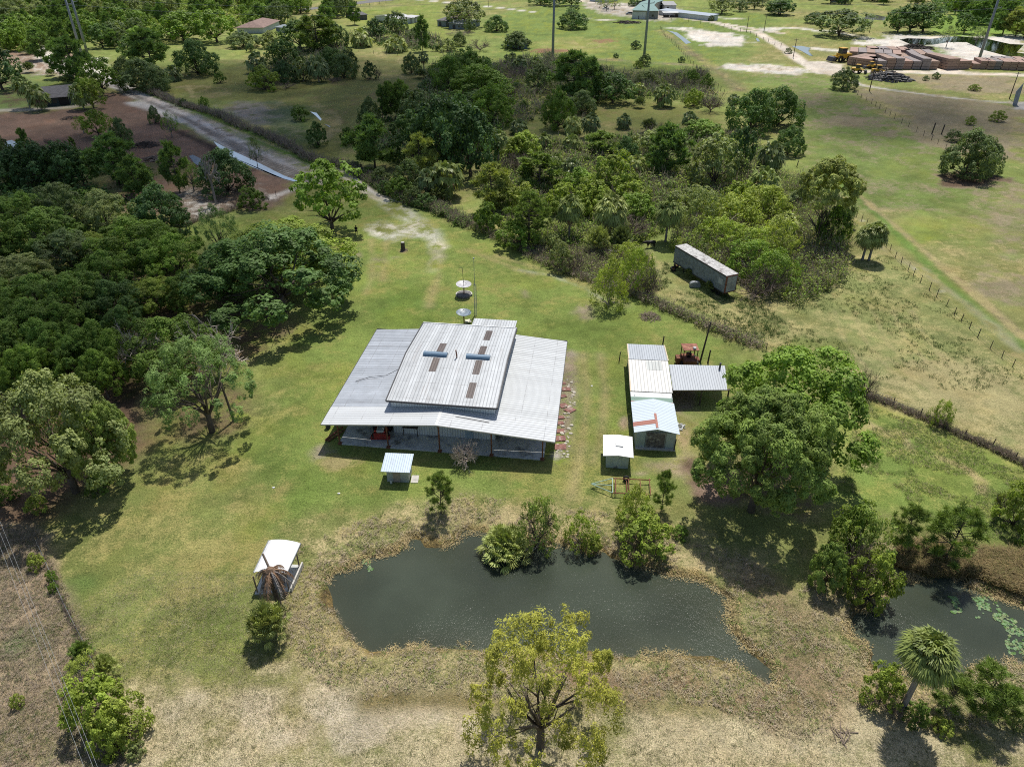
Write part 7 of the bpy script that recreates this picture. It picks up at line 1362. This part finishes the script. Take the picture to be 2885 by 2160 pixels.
tufts('paddock_weeds', w('G',[(1300,650),(1600,900),(2208,960),(2208,1260),(1900,1230),(1500,1020),(1250,860)]), 1300, .36, .05, [(.075,.13,.03),(.10,.16,.04)], 'small dark green weeds in the dry paddock below the box trailer', 'grass', seed=29, blades=12, spread=.2, mask=lambda x, y: fbm(x, y, 5, 8) > .42)
tufts('paddock_weeds', w('L',[(930,380),(1500,560),(2208,900),(2208,1500),(1400,1250),(760,1050)]), 9000, .22, .030, GRN+ST[:1], 'green grass tufts of the small paddock right of the wide oak', 'grass', seed=30, blades=8, mask=lambda x, y: fbm(x, y, 4, 18) > .42)
tufts('reeds', w('L',[(1250,1480),(1500,1450),(1750,1500),(2208,1560),(2500,1700),(2300,1900),(1900,1750),(1750,1700),(1450,1700),(1200,1640)]), 5200, 1.1, .035, [(.40,.30,.14),(.34,.26,.13),(.20,.20,.07),(.28,.22,.12)], 'tall golden reeds on the far bank of the right pond', 'reeds', seed=31, blades=9, droop=.55, spread=.15)
scrub('undergrowth', w('G',[(60,480),(400,640),(760,810),(1180,960),(1260,860),(1190,640),(1000,560),(900,560),(500,560)]), 1500, 1.7, ['G8','G5','G6',(.38,.31,.22),'P2'], 'olive and brown weeds between the lawn fence and the palms', 'weeds', leaf=.18, nl=28, rad=.7, seed=44, twig=.4)
# lily pads
def pads(name, P, n, label, seed, r0=.07, r1=.15):
    rg = np.random.default_rng(seed); P = np.asarray(P); lo, hi = P.min(0), P.max(0); xy = rg.uniform(lo, hi, (n*8, 2)); xy = xy[(sdf_poly(xy[:, 0], xy[:, 1], P) < 0)]; xy = xy[fbm(xy[:, 0], xy[:, 1], 1.1, 4) > .46][:n]
    V, F, cc_ = [], [], []
    for i, (x, y) in enumerate(xy):
        r_ = rg.uniform(r0, r1); n0 = len(V); a0 = rg.uniform(0, 6.28); z = WZ+.018+.004*(i % 5)
        V.append((x, y, z)); V += [(x+r_*math.cos(a0+k*.69), y+r_*math.sin(a0+k*.69), z+.012*rg.random()) for k in range(9)]; F += [(n0, n0+1+2*k, n0+2+2*k, n0+3+2*k) for k in range(4)]
        c = np.array([(.20,.34,.15),(.26,.38,.20),(.13,.24,.07),(.30,.36,.18)][rg.integers(0, 4)])*rg.uniform(.8, 1.1); cc_ += [c]*10
    me = npmesh(name, V, F, VCMAT, {'col': ('FLOAT_COLOR', np.column_stack([np.array(cc_), np.ones(len(V))]))}); o = linkmesh(name, me); o['kind'] = 'stuff'; tag(o, label, 'lily pads')
wz = lambda T, pts: w(T, pts, WZ)
pads('lily_pads', wz('P',[(1620,330),(1730,340),(1740,450),(1640,460)]), 60, 'small patch of pale lily pads at the left of the right pond', 1)
pads('lily_pads', wz('P',[(1780,330),(1960,330),(2030,440),(2208,560),(2400,680),(2400,800),(2100,780),(2060,700),(2090,620),(1960,540),(1740,460),(1850,420)]), 420, 'long drift of pale green lily pads across the right pond', 2)
pads('lily_pads', wz('N',[(870,60),(930,20),(960,60),(980,110),(930,140)]), 22, 'few lily pads at the upper left shore of the main pond', 3)
# ================================================================ fences, poles, wires
def fence(name, pts, sp, h, label, wires=3, r_=.06, m=None, miss=.1, seed=1, lean=.06):
    P = [Vector((*p, 0)) for p in pts]; T = empty(name, P[0], label, 'fence'); rg = random.Random(seed); tops = []; acc = 0.0; pos = []
    for a, b_ in zip(P[:-1], P[1:]):
        l = (b_-a).length; k = acc
        while k < l: pos.append(a.lerp(b_, k/l)); k += sp*rg.uniform(.8, 1.25)
        acc = k-l
    pos = pos[:99]
    for p in pos:
        hh = h*rg.uniform(.85, 1.12); q = p+Vector((rg.uniform(-lean, lean), rg.uniform(-lean, lean), hh)); MB().tube([p-Vector((0,0,.1)), q], r_*rg.uniform(.8, 1.2), 6, r_*.8).build('post', m or DWOOD, T); tops.append((p, q))
    for k in range(wires):
        f = (k+.7)/wires; MB().tube([a.lerp(b_, f) for a, b_ in tops], .009, 3, cap=False).build('wire', GREY, T)
fence('wire_fence', w('H',[(780,200),(860,270),(945,340),(1150,555),(1210,630),(1270,690),(1350,770),(1440,850),(1520,920),(1600,990),(1680,1090),(1780,1170),(1880,1280),(2020,1390),(2150,1500),(2400,1680)]), 2.6, 1.35, 'long wire fence on wooden posts beside the right meadow track')
fence('wire_fence', [flw[i] for i in range(6, len(flw))]+fr_, 3.0, 1.25, 'weedy wire fence between the lawn and the dry paddock', seed=2)
fence('wire_fence', w('D',[(860,700),(940,760),(1040,820),(1240,950),(1400,1040),(1520,1110),(1600,1160),(1720,1200)])+w('D',[(2000,1260)]), 4.5, 1.4, 'wire fence along the pinkish field at the far right', seed=3, r_=.07)
fence('wire_fence', w('C',[(1270,230),(1320,300),(1400,370),(1460,430),(1500,490),(1590,560),(1690,660),(1780,750)]), 5.5, 1.5, 'far wire fence running down beside the white sand patch', seed=4, r_=.09)
fence('wire_fence', w('C',[(1100,150),(1500,170),(1750,215),(1950,260),(2208,370)]), 9, 1.6, 'far fence along the sandy farm road', seed=5, r_=.12, wires=2)
fence('wire_fence', w('B',[(860,415),(1000,420),(1200,440)]), 6, 1.4, 'far thin fence below the two spreading palms', seed=6, r_=.08, wires=2)
fence('wire_fence', [G(*t(*p)) for p in (('E',1300,430),('E',1560,330),('E',1750,280),('E',2000,200),('F',200,150),('F',340,110))], 4, 1.2, 'low wire fence along the bottom of the cleared lot', seed=7)
fence('wire_fence', w('M',[(300,-60),(400,160),(480,340),(580,560),(680,740)])+w('M',[(900,1250)]), 3.2, 1.0, 'sagging wire fence between the lower left lawn and the rough strip', seed=8, r_=.045)
fence('wire_fence', w('B',[(520,95),(800,60),(1100,20),(1300,-20)]), 9, 1.6, 'old fence along the paved road at the top', seed=9, r_=.15, wires=2)
for px_, by_, ty_, lb in ((1490+0,1045,955,''),): pass
for (x_, b_, t__, r_, lb) in ((1490,1045,955,.16,'left of two dark posts on the pinkish field before the large willow'),(1565,1045,970,.16,'right of two dark posts on the pinkish field before the large willow'),(440,1300,1250,.10,'leaning dark post below the round dark tree'),(1985,1240,1210,.14,'left dark stub post right of the large willow'),(2015,1270,1230,.14,'right dark stub post right of the large willow')):
    a_, b2 = t('D', x_, b_); x, y = G(a_, b2); h_ = HT(a_, b2, t('D', x_, t__)[1]); tag(MB().tube([(x,y,-.1),(x+.15,y,h_)], r_, 6).build('wooden_post', DWOOD), lb, 'post')
STEEL = plain('steel_pole', (.23,.26,.29), .45, var=.12, sc_=.5)
def pole(bx_, by_, tx_, ty_, H, r0, r1, m, label, arms=0, nm='utility_pole'):
    x, y = G(bx_, by_); T = empty(nm, (x, y, 0), label, 'utility pole'); MB().tube([(x,y,-.2),(x,y,H)], r0, 12, r1).build('shaft', m, T, smooth=True)
    for k in range(arms):
        z = H-1.2-k*3.2; MB().tube([(x,y,z),(x+2.2*(1 if k % 2 else -1),y,z+.3)], .12, 6).build('arm', m, T); MB().lathe((x+2.2*(1 if k % 2 else -1), y, z+.3), [(.08,0),(.16,.1),(.08,.2),(.16,.3),(.08,.5)], 8).build('insulator', GREY, T)
    if not arms: MB().tube([(x-.9,y,H-.5),(x+.9,y,H-.5)], .07, 6).build('crossarm', DWOOD if m is DWOOD else m, T)
    return x, y
steel = []
for i, (bx_, by_, lb) in enumerate(((2755,178,'right tall steel pole by the far pond, leaning outward in view'),(1815,156,'tall steel pole in the middle of the far green field'),(1557,162,'tall steel pole behind the shaded clump, left of the field pole'))): steel.append(pole(bx_, by_, 0, 0, 31, .62, .34, STEEL, lb, 4, 'steel_pole'))
for bx_, by_, lb in ((232,160,'left of the two tall steel poles at the top left'),(246,150,'right of the two tall steel poles at the top left')): steel.append(pole(bx_, by_, 0, 0, 31, .60, .34, STEEL, lb, 4, 'steel_pole'))
wp = []
for T_, x_, b_, t__, lb in (('D',1005,710,430,'dark wooden pole in front of the black scrap heap'),('D',2093,772,560,'dark wooden pole by the bent grey panel at the right edge'),('D',412,450,300,'wooden lamp pole beside the sandy road crossing'),('D',50,248,120,'left of two far wooden poles by the sandy road'),('D',185,250,120,'right of two far wooden poles by the sandy road'),('D',1005,255,130,'thin far pole behind the wide flat-crowned oak'),('B',1865,55,-20,'far pole on the white road at the top'),('D',868,530,455,'short pole beside the lumber stacks')):
    a_, b2 = t(T_, x_, b_); h_ = HT(a_, b2, t(T_, x_, t__)[1]); wp.append((*pole(a_, b2, 0, 0, min(h_, 12), .17, .11, DWOOD, lb), h_))
def wire(name, a, b_, sag, r_, label):
    pts = [Vector(a).lerp(Vector(b_), k/16)-Vector((0,0,sag*4*(k/16)*(1-k/16))) for k in range(17)]; o = MB().tube(pts, r_, 4, cap=False).build(name, STEEL); tag(o, label, 'power line', 'power lines')
sx = sorted(steel[:3]); 
for k in range(4):
    z = 29.8-3.2*k
    L0 = (-420, 372, z); chain = [L0, (steel[3][0], steel[3][1], z), (steel[2][0], steel[2][1], z), (steel[1][0], steel[1][1], z), (steel[0][0], steel[0][1], z), (430, 300, z)]
    pts = []
    for a, b_ in zip(chain[:-1], chain[1:]):
        dd = (Vector(b_)-Vector(a)).length; pts += [Vector(a).lerp(Vector(b_), q/12)-Vector((0,0,dd*.02*4*(q/12)*(1-q/12))) for q in range(12)]
    tag(MB().tube(pts+[Vector(chain[-1])], .045, 4, cap=False).build('power_line', GREY), ('highest','second highest','third highest','lowest')[k]+' high voltage line strung between the tall steel poles', 'power line', 'power lines')
for k, (p0, p1) in enumerate(((( -22,1480),(290,2300)), ((-8,1478),(318,2300)), ((4,1476),(330,2300)))):
    a, b_ = G(p0[0], p0[1], 7), G(p1[0], p1[1], 7); tag(MB().tube([(*a, 7.3), ((a[0]+b_[0])/2, (a[1]+b_[1])/2, 6.7), (*b_, 7.0)], .009, 4, cap=False).build('power_line', GREY), ('left','middle','right')[k]+' of three thin wires crossing the rough strip at lower left', 'power line', 'thin wires at lower left')
# ================================================================ far buildings and yard
def house(name, T_, pts, h, rh, wallm, roofm, label, cat='house', hip=False, over=.5, doors=(), windows=()):
    """pts: front-left, front-right, back-left feet in tile units"""
    a, b_, c = [Vector(G(*t(T_, *p))) for p in pts]; u = (b_-a); W_ = u.length; u = u/W_; v = Vector((-u.y, u.x)); D_ = max(abs((c-a).dot(v)), 3)
    T = empty(name, (*a, 0), label, cat); an = math.atan2(u.y, u.x); fr = ((a.x, a.y), an)
    P = lambda nm, mb, m: mb.build(nm, m, T, fr=fr)
    for q in ((0,W_,0,.15),(0,W_,D_-.15,D_)): P('wall', MB().box(q[0],q[1],q[2],q[3],0,h), wallm)
    for q in ((0,.15),(W_-.15,W_)): P('wall', MB().box(q[0],q[1],.153,D_-.153,0,h), wallm)
    o = over
    if hip:
        i = min(W_, D_)/2; mb = MB(); p = [(-o,-o,h),(W_+o,-o,h),(W_+o,D_+o,h),(-o,D_+o,h),(i,D_/2,h+rh),(W_-i,D_/2,h+rh)] if W_ > D_ else [(-o,-o,h),(W_+o,-o,h),(W_+o,D_+o,h),(-o,D_+o,h),(W_/2,i,h+rh),(W_/2,D_-i,h+rh)]
        mb.add(p, [(0,1,5,4),(1,2,5),(2,3,4,5),(3,0,4),(3,2,1,0)] if W_ > D_ else [(0,1,4),(1,2,5,4),(2,3,5),(3,0,4,5),(3,2,1,0)]); P('roof', mb, roofm)
    else:
        P('gable', MB().add([(0,.02,h),(0,D_-.02,h),(0,D_/2,h+rh),(.12,.02,h),(.12,D_-.02,h),(.12,D_/2,h+rh)], [(0,1,2),(5,4,3),(0,3,4,1),(1,4,5,2),(2,5,3,0)]), wallm)
        P('gable', MB().add([(W_-.12,.02,h),(W_-.12,D_-.02,h),(W_-.12,D_/2,h+rh),(W_,.02,h),(W_,D_-.02,h),(W_,D_/2,h+rh)], [(0,1,2),(5,4,3),(0,3,4,1),(1,4,5,2),(2,5,3,0)]), wallm)
        k_ = rh/(D_/2)
        P('roof', MB().slab([(-o,-o,h-o*k_+.06),(W_+o,-o,h-o*k_+.06),(W_+o,D_/2,h+rh+.06),(-o,D_/2,h+rh+.06)], .1), roofm); P('roof', MB().slab([(-o,D_/2,h+rh+.06),(W_+o,D_/2,h+rh+.06),(W_+o,D_+o,h-o*k_+.06),(-o,D_+o,h-o*k_+.06)], .1), roofm)
    for f, wd_, z1, m in doors: P('door', MB().box(W_*f-wd_/2, W_*f+wd_/2, -.06, -.004, .05, z1), m)
    for f, wd_, z0, z1 in windows: P('window', MB().box(W_*f-wd_/2, W_*f+wd_/2, -.05, -.004, z0, z1), GLASS)
    return T, W_, D_, fr
SH1 = plain('brown_shingles', (.24,.165,.14), .9, var=.2, sc_=.8); SH2 = plain('grey_shingles', (.13,.125,.125), .9, var=.25, sc_=1); NAVY = plain('dark_teal_wall', (.045,.065,.075), .8, var=.2)
TEAL = plain('green_roof', (.16,.27,.25), .6, var=.08, sc_=.3); BEIGE = plain('beige_wall', (.34,.33,.28), .7, var=.08, sc_=.5); WHW = plain('white_wall', (.56,.59,.62), .7, var=.06, sc_=.5); BGREY = plain('old_blue_grey', (.20,.24,.26), .8, var=.25, sc_=.7, stain=(.4,.38,.36))
house('house', 'A', [(1850,262),(2050,262),(1880,205)], 2.8, 2.2, WHW, SH1, 'house with a brown hipped roof half hidden by the upper woodland', hip=True, over=.8)
house('shed', 'A', [(2150,255),(2230,260),(2160,225)], 2.6, .5, BGREY, BGREY, 'small grey shed right of the brown-roofed house', 'shed')
house('farmhouse', 'B', [(1150,195),(1290,182),(1170,150)], 2.8, 1.2, WHW, plain('pale_roof', (.5,.5,.5), .7, var=.2, sc_=.5), 'far house with bright pale roof above the spreading palms', windows=((.3,1.2,1,2),))
house('grey_shed', 'B', [(1268,185),(1330,170),(1275,150)], 3.0, .3, plain('mid_grey_wall', (.30,.30,.31), .8), plain('pale_roof_two', (.5,.5,.5), .7), 'small flat-roofed grey shed on the right side of the far house', 'shed', doors=((.6,1.0,2.1,WHITEP),))
house('open_shelter', 'B', [(850,160),(925,155),(850,130)], 2.8, .8, SH2, SH2, 'small dark open shelter left of the far house', 'shelter')
house('grey_barn', 'B', [(1470,205),(1535,210),(1490,170)], 3.0, .8, BGREY, SH2, 'small dark grey barn left of the long corrugated shed', 'barn', doors=((.35,1.5,2.2,DARKM),))
house('corrugated_shed', 'B', [(1560,225),(1690,232),(1575,190)], 2.8, .7, BGREY, metal_sheet('old_patched_roof', (.36,.38,.38), 0, 1.4, .25, (.12,.11,.11), .7, axis=1, patchy=.3), 'long old grey shed with a patchy striped roof in the far field', 'shed', doors=((.3,1.6,2.1,DARKM),), windows=((.6,1,1,1.8),(.8,1,1,1.8)))
house('blue_shed', 'B', [(2085,385),(2170,380),(2090,350)], 2.0, .25, plain('dull_blue_wall', (.20,.27,.30), .8, var=.3), BGREY, 'low dull blue shed by the grey-green bush in the far field', 'shed', doors=((.3,.9,1.7,DARKM),))
# carport house at the left
T, W_, D_, fr = house('carport_house', 'A', [(372,832),(590,812),(360,745)], 2.7, 1.7, NAVY, SH2, 'dark low house with a grey shingle roof and open carport left of the drive', over=.7, doors=((.62,2.8,2.3,BLACKR),), windows=((.12,1,1,2),(.3,1.1,1,2)))  # black door panel: shade inside the open carport put into its colour
def car(T_, px, py, an, label, bodym, truck=False, nm='parked_car'):
    x, y = G(*t(T_, px, py)); T = empty(nm, (x, y, 0), label, 'truck' if truck else 'car'); fr = ((x, y), an)
    def P(n_, mb, m, **k): return mb.build(n_, m, T, fr=fr, **k)
    pr = [(-2.4,.4),(-2.45,.75),(-2.3,.95),(-1.3,1.0),(-.8,1.0),(2.2,.98),(2.42,.8),(2.4,.4)]; mb = MB(); n_ = len(pr); mb.add([(u,-.88,z) for u, z in pr]+[(u,.88,z) for u, z in pr], [tuple(range(n_)), tuple(range(2*n_-1,n_-1,-1))]+[(i,(i+1)%n_,n_+(i+1)%n_,n_+i) for i in range(n_)]); P('body', mb, bodym, bevel=.06)
    cb_ = (-1.2, .6) if truck else (-1.3, 1.7); mb = MB().hexa([(cb_[0],-.8,.98),(cb_[1],-.8,.98),(cb_[1],.8,.98),(cb_[0],.8,.98),(cb_[0]+.6,-.68,1.5),(cb_[1]-.35,-.68,1.5),(cb_[1]-.35,.68,1.5),(cb_[0]+.6,.68,1.5)]); g = P('cabin', mb, GLASS); P('roof', MB().box(cb_[0]+.6,cb_[1]-.35,-.67,.67,1.503,1.56), bodym)
    if truck: P('bed', MB().box(.75,2.35,-.75,.75,.985,1.0), BLACKR)
    for u in (-1.5, 1.5):
        for v in (-.82, .82): 
            c_, s_ = math.cos(an), math.sin(an); MB().wheel((x+u*c_-v*s_, y+u*s_+v*c_, .34), .34, .24, (-s_, c_, 0), 12).build('wheel', BLACKR, T)
    for v in (-.6, .6): P('headlight', MB().box(-2.47,-2.44,v-.15,v+.15,.62,.76), WHITEP)
car('A', 545, 800, 1.35, 'grey car parked nose-out under the roof of the carport house', CARG); car('A', 650, 785, 1.5, 'white pickup parked right of the carport house', CARW, True, 'pickup_truck')
car('C', 845, 75, .3, 'white pickup under the thin trees left of the green-roofed barn', CARW, True, 'pickup_truck'); car('C', 1030, 115, .2, 'small grey vehicle by the left end of the green-roofed barn', CARG, False)
# green-roofed farm barn, white house, long white wall, boats
house('green_roof_barn', 'C', [(1050,148),(1165,152),(1000,55)], 4.6, 1.4, BEIGE, TEAL, 'long beige barn with a green roof and two white doors on the far farm', 'barn', over=.6, doors=((.22,4.0,3.6,WHITEP),(.68,4.0,3.8,WHITEP)))
house('green_roof_barn', 'C', [(1168,150),(1250,150),(1180,100)], 4.4, 1.3, plain('grey_green_plaster', (.24,.25,.23), .8, var=.1), TEAL, 'grey-walled right wing of the green-roofed barn', 'barn', over=.5, windows=((.5,1.2,1.2,2.4),))
house('white_house', 'C', [(1300,85),(1390,85),(1310,55)], 3.2, 1.2, WHW, plain('grey_felt_roof', (.33,.33,.33), .8), 'small white house behind the long white wall of the far farm', doors=((.3,1.2,2.2,DARKM),))
a_, b2 = Vector(G(*t('C',1255,118))), Vector(G(*t('C',1655,166))); T = empty('long_white_building', (*a_, 0), 'very long low white building beside the far sandy road', 'building'); u = (b2-a_); W_ = u.length; fr = ((a_.x, a_.y), math.atan2(u.y, u.x))
MB().box(0,W_,0,7,0,2.6).build('wall', WHW, T, fr=fr); MB().slab([(-.5,-.4,2.7),(W_+.5,-.4,2.7),(W_+.5,7.4,3.3),(-.5,7.4,3.3)], .1).build('roof', plain('pale_blue_grey_roof', (.34,.39,.45), .6, var=.06), T, fr=fr)
house('white_shed', 'C', [(720,12),(850,22),(730,-5)], 3, .5, WHW, WHW, 'long white shed at the top edge behind the far trees', 'shed'); house('white_shed', 'C', [(1190,12),(1270,12),(1200,-5)], 3, .5, WHW, WHW, 'white shed at the top edge above the parked boats', 'shed')
house('far_house', 'D', [(700,20),(810,25),(705,0)], 3, 1, plain('far_blue_wall', (.30,.34,.38), .8), plain('far_pale_roof', (.5,.5,.5), .7), 'pale far house at the top edge among dark trees', windows=((.4,1.4,1,2),))
for k, (x_, y_) in enumerate(((1105,48),(1140,40),(1165,52))):
    x, y = G(*t('C', x_, y_)); T = empty('boat', (x, y, 0), ('left','middle','right')[k]+' of the white boats on trailers at the far farm', 'boat', 'white boats at the far farm'); MB().hexa([(x-4,y-.6,1),(x+3,y-.9,1),(x+3,y+.9,1),(x-4,y+.6,1),(x-5,y-.9,2.1),(x+3.2,y-1.3,2.1),(x+3.2,y+1.3,2.1),(x-5,y+.9,2.1)]).build('hull', WHITEP, T, bevel=.1); MB().box(x-1.5,x+1.5,y-.8,y+.8,2.12,3.2).build('cabin', GLASS, T); MB().box(x-2,x+2.2,y-.25,y+.25,.3,1).build('trailer_frame', DARKM, T); MB().wheel((x+1,y-.8,.4), .4, .25, (0,1,0), 10).build('wheel', BLACKR, T)
x, y = G(*t('C',1360,135)); T = empty('awning', (x, y, 0), 'small pale canopy with clutter beneath it before the long white building', 'canopy'); MB().slab([(x-6,y-2,2.6),(x+6,y-2.4,2.6),(x+6,y+2,2.9),(x-6,y+2,2.9)], .08).build('roof', WHITEP, T)
for q in (-5.5, 5.5): MB().box(x+q-.1,x+q+.1,y-1.8,y-1.6,0,2.55).build('post', DWOOD, T)
MB().box(x-5,x-2,y-1,y+1,0,1.2).box(x-1,x+1.4,y-1,y+1,0,.9).box(x+2.2,x+5,y-1,y+.8,0,1.5).build('clutter', DWOOD, T)
# lumber yard
PLK = [plain('board_stack_tan', (.33,.235,.185), .85, var=.15, sc_=1.2), plain('board_stack_grey', (.27,.235,.225), .85, var=.2, sc_=1.2), plain('board_stack_pink', (.38,.26,.21), .85, var=.12, sc_=1.2)]
def stack(x, y, an, w_, d_, n, label, grp, m):
    T = empty('lumber_stack', (x, y, 0), label, 'lumber stack', grp); fr = ((x, y), an)
    for k in range(n):
        z = .15+k*1.02; j = .12*((k*7) % 3-1); mb = MB()
        for q in range(3): mb.box(j, w_+j, .0, d_, z+q*.31, z+q*.31+.28)
        mb.build('board_bundle', m, T, fr=fr); MB().box(.3,.5,.1,d_-.1,z-.12,z-.003).box(w_-.5,w_-.3,.1,d_-.1,z-.12,z-.003).build('bearer', DWOOD, T, fr=fr)
rg = random.Random(12)
def row(T_, p0, p1, n, wf, dep, nb, lb, grp, vx):
    a, b_ = Vector(G(*t(T_, *p0))), Vector(G(*t(T_, *p1))); an = math.atan2(vx[1], vx[0])
    for i in range(n):
        q = a.lerp(b_, i/n); st_ = (b_-a).length/n; stack(q.x, q.y+rg.uniform(-.4,.4), rg.uniform(-.03,.03)+math.atan2((b_-a).y, (b_-a).x), st_*wf, dep, nb if rg.random() < .8 else nb-1, lb, grp, PLK[rg.randrange(3)])
row('D', (830,505),(1010,530), 3, .93, 13, 3, 'board stack at the left end of the front row in the lumber yard', 'lumber stacks, front row left', (1,0))
row('D', (1060,540),(1540,545), 7, .94, 12, 4, 'board stack in the middle front row of the lumber yard, above the gravel track', 'lumber stacks, front row', (1,0))
row('D', (840,462),(1240,485), 6, .95, 14, 3, 'board stack in the second row of the lumber yard', 'lumber stacks, second row', (1,0)); row('D', (1240,480),(1530,490), 4, .9, 15, 3, 'board stack at the right of the second row in the lumber yard', 'lumber stacks, second row right', (1,0))
row('D', (1000,443),(1400,455), 5, .9, 10, 3, 'board stack in the back row of the lumber yard', 'lumber stacks, back row', (1,0))
row('D', (1600,545),(1790,540), 2, .95, 15, 4, 'large board stack right of the gap in the lumber yard', 'lumber stacks right of the gap', (1,0)); row('D', (1800,538),(2208,552), 7, .93, 9, 3, 'board stack in the right-hand row of the lumber yard', 'lumber stacks, right-hand row', (1,0)); row('D', (2208,552),(2700,575), 7, .93, 9, 3, 'board stack at the far right end of the lumber yard', 'lumber stacks, far right end', (1,0))
row('D', (2000,505),(2500,520), 6, .85, 9, 2, 'board stack in the back row at the right of the lumber yard', 'lumber stacks, back row right', (1,0))
def loader(T_, px, py, an, label, s=1.0):
    x, y = G(*t(T_, px, py)); T = empty('yellow_loader', (x, y, 0), label, 'loader'); fr = ((x, y), an); P = lambda n_, mb, m, **k: mb.build(n_, m, T, fr=fr, **k)
    P('body', MB().box(-1.2*s,2.2*s,-1*s,1*s,.9*s,2.0*s), YELLOW, bevel=.1); P('cab', MB().box(-.9*s,.6*s,-.8*s,.8*s,2.003*s,3.2*s), GLASS); P('cab_roof', MB().box(-1*s,.7*s,-.9*s,.9*s,3.203*s,3.35*s), YELLOW)
    P('arm', MB().tube([(-.8*s,-.6*s,1.6*s),(-3*s,-.6*s,1.2*s)], .14*s, 6).tube([(-.8*s,.6*s,1.6*s),(-3*s,.6*s,1.2*s)], .14*s, 6).tube([(-2*s,-.6*s,1.4*s),(-2*s,.6*s,1.4*s)], .1*s, 6), YELLOW); P('bucket', MB().hexa([(-3.9*s,-1.2*s,.3*s),(-2.9*s,-1.2*s,.3*s),(-2.9*s,1.2*s,.3*s),(-3.9*s,1.2*s,.3*s),(-3.5*s,-1.2*s,1.3*s),(-2.8*s,-1.2*s,1.4*s),(-2.8*s,1.2*s,1.4*s),(-3.5*s,1.2*s,1.3*s)]), DARKM)
    c_, s_ = math.cos(an), math.sin(an)
    for u in (-1.1*s, 1.5*s):
        for v in (-1.05*s, 1.05*s): MB().wheel((x+u*c_-v*s_, y+u*s_+v*c_, .75*s), .75*s, .5*s, (-s_, c_, 0), 14).build('wheel', BLACKR, T)
loader('D', 785, 480, .3, 'yellow and black loader at the left end of the lumber yard', 1.6); loader('D', 905, 570, 2.6, 'small yellow skid loader below the left end of the lumber yard', .95); loader('D', 1015, 535, .1, 'bright yellow machine in front of the lumber stacks', .8); loader('D', 1065, 580, 3.0, 'yellow machine half behind the black scrap heap', 1.0)
pile(*t('D',1165,615), 7.5, 'black and grey heap of scrap boards and tyres below the lumber yard', 200, DARKM, 'scrap_heap', 21, 5, .22, 3.2); pile(*t('D',1130,590), 5.5, 'pale boards thrown over the black scrap heap', 60, WOOD, 'board_heap', 22, 4.5, .2, 3.6)
x, y = G(*t('D',2140,820)); T = empty('bent_panel', (x, y, 0), 'tall bent grey metal panel standing at the right edge by the gravel track', 'panel'); MB().hexa([(x-.9,y-.1,0),(x+.9,y+.5,0),(x+.9,y+.65,0),(x-.9,y+.05,0),(x-1.3,y-.1,4.2),(x+.5,y+.5,6.6),(x+.5,y+.65,6.6),(x-1.3,y+.05,4.2)]).build('sheet', plain('blue_grey_sheet', (.26,.29,.33), .4, var=.2, sc_=1), T); MB().box(x-.1,x+.1,y+.7,y+.9,0,3).build('stay', DARKM, T)
# ================================================================ clouds: real ones, high over the left and middle distance
CM, nt, b = mat('cloud'); df = N(nt, 'ShaderNodeBsdfDiffuse'); df.inputs[0].default_value = (.85,.86,.88,1); tp = N(nt, 'ShaderNodeBsdfTransparent'); mx = N(nt, 'ShaderNodeMixShader'); mx.inputs[0].default_value = .09
L(nt, tp.outputs[0], mx.inputs[1]); L(nt, df.outputs[0], mx.inputs[2]); L(nt, mx.outputs[0], nt.nodes['Material Output'].inputs[0])
import bmesh
def cloud(name, px, n, r0, r1, seed, alt=900.0):
    P = np.array([G(*p) for p in px])+np.array([SUNV.x/SUNV.z, SUNV.y/SUNV.z])*alt; rg = np.random.default_rng(seed); lo, hi = P.min(0), P.max(0); xy = rg.uniform(lo, hi, (n*12, 2)); d = sdf_poly(xy[:, 0], xy[:, 1], P); xy = xy[d < -r0*.4][:n]; d = -sdf_poly(xy[:, 0], xy[:, 1], P)
    bm = bmesh.new(); bmesh.ops.create_icosphere(bm, subdivisions=2, radius=1); bv = np.array([v.co[:] for v in bm.verts]); bf = np.array([[v.index for v in f.verts] for f in bm.faces]); bm.free()
    V, F = [], []
    for i, (x, y) in enumerate(xy):
        r_ = min(rg.uniform(r0, r1), r0*.5+d[i]); V.append(bv*np.array([r_*rg.uniform(.8,1.3), r_*rg.uniform(.8,1.3), r_*.5])+np.array([x, y, alt+rg.uniform(-10, 25)])); F.append(bf+i*len(bv))
    o = linkmesh(name, npmesh(name, np.vstack(V), np.vstack(F), CM, smooth=True)); kind(o, 'structure')
cloud('cloud', [(-500,420),(0,250),(500,180),(1000,150),(1500,175),(1950,190),(2200,260),(2100,330),(1850,400),(1500,420),(1250,520),(1000,620),(760,740),(700,900),(690,1080),(640,1230),(420,1300),(200,1220),(-500,1200)], 150, 14, 40, 5)
cloud('cloud', [(2150,250),(3200,250),(3200,330),(2800,420),(2400,430)], 26, 14, 30, 6)
0 and cloud('cloud', [(-300,0),(900,0),(1000,40),(700,110),(200,150),(-300,180)], 30, 30, 70, 7)
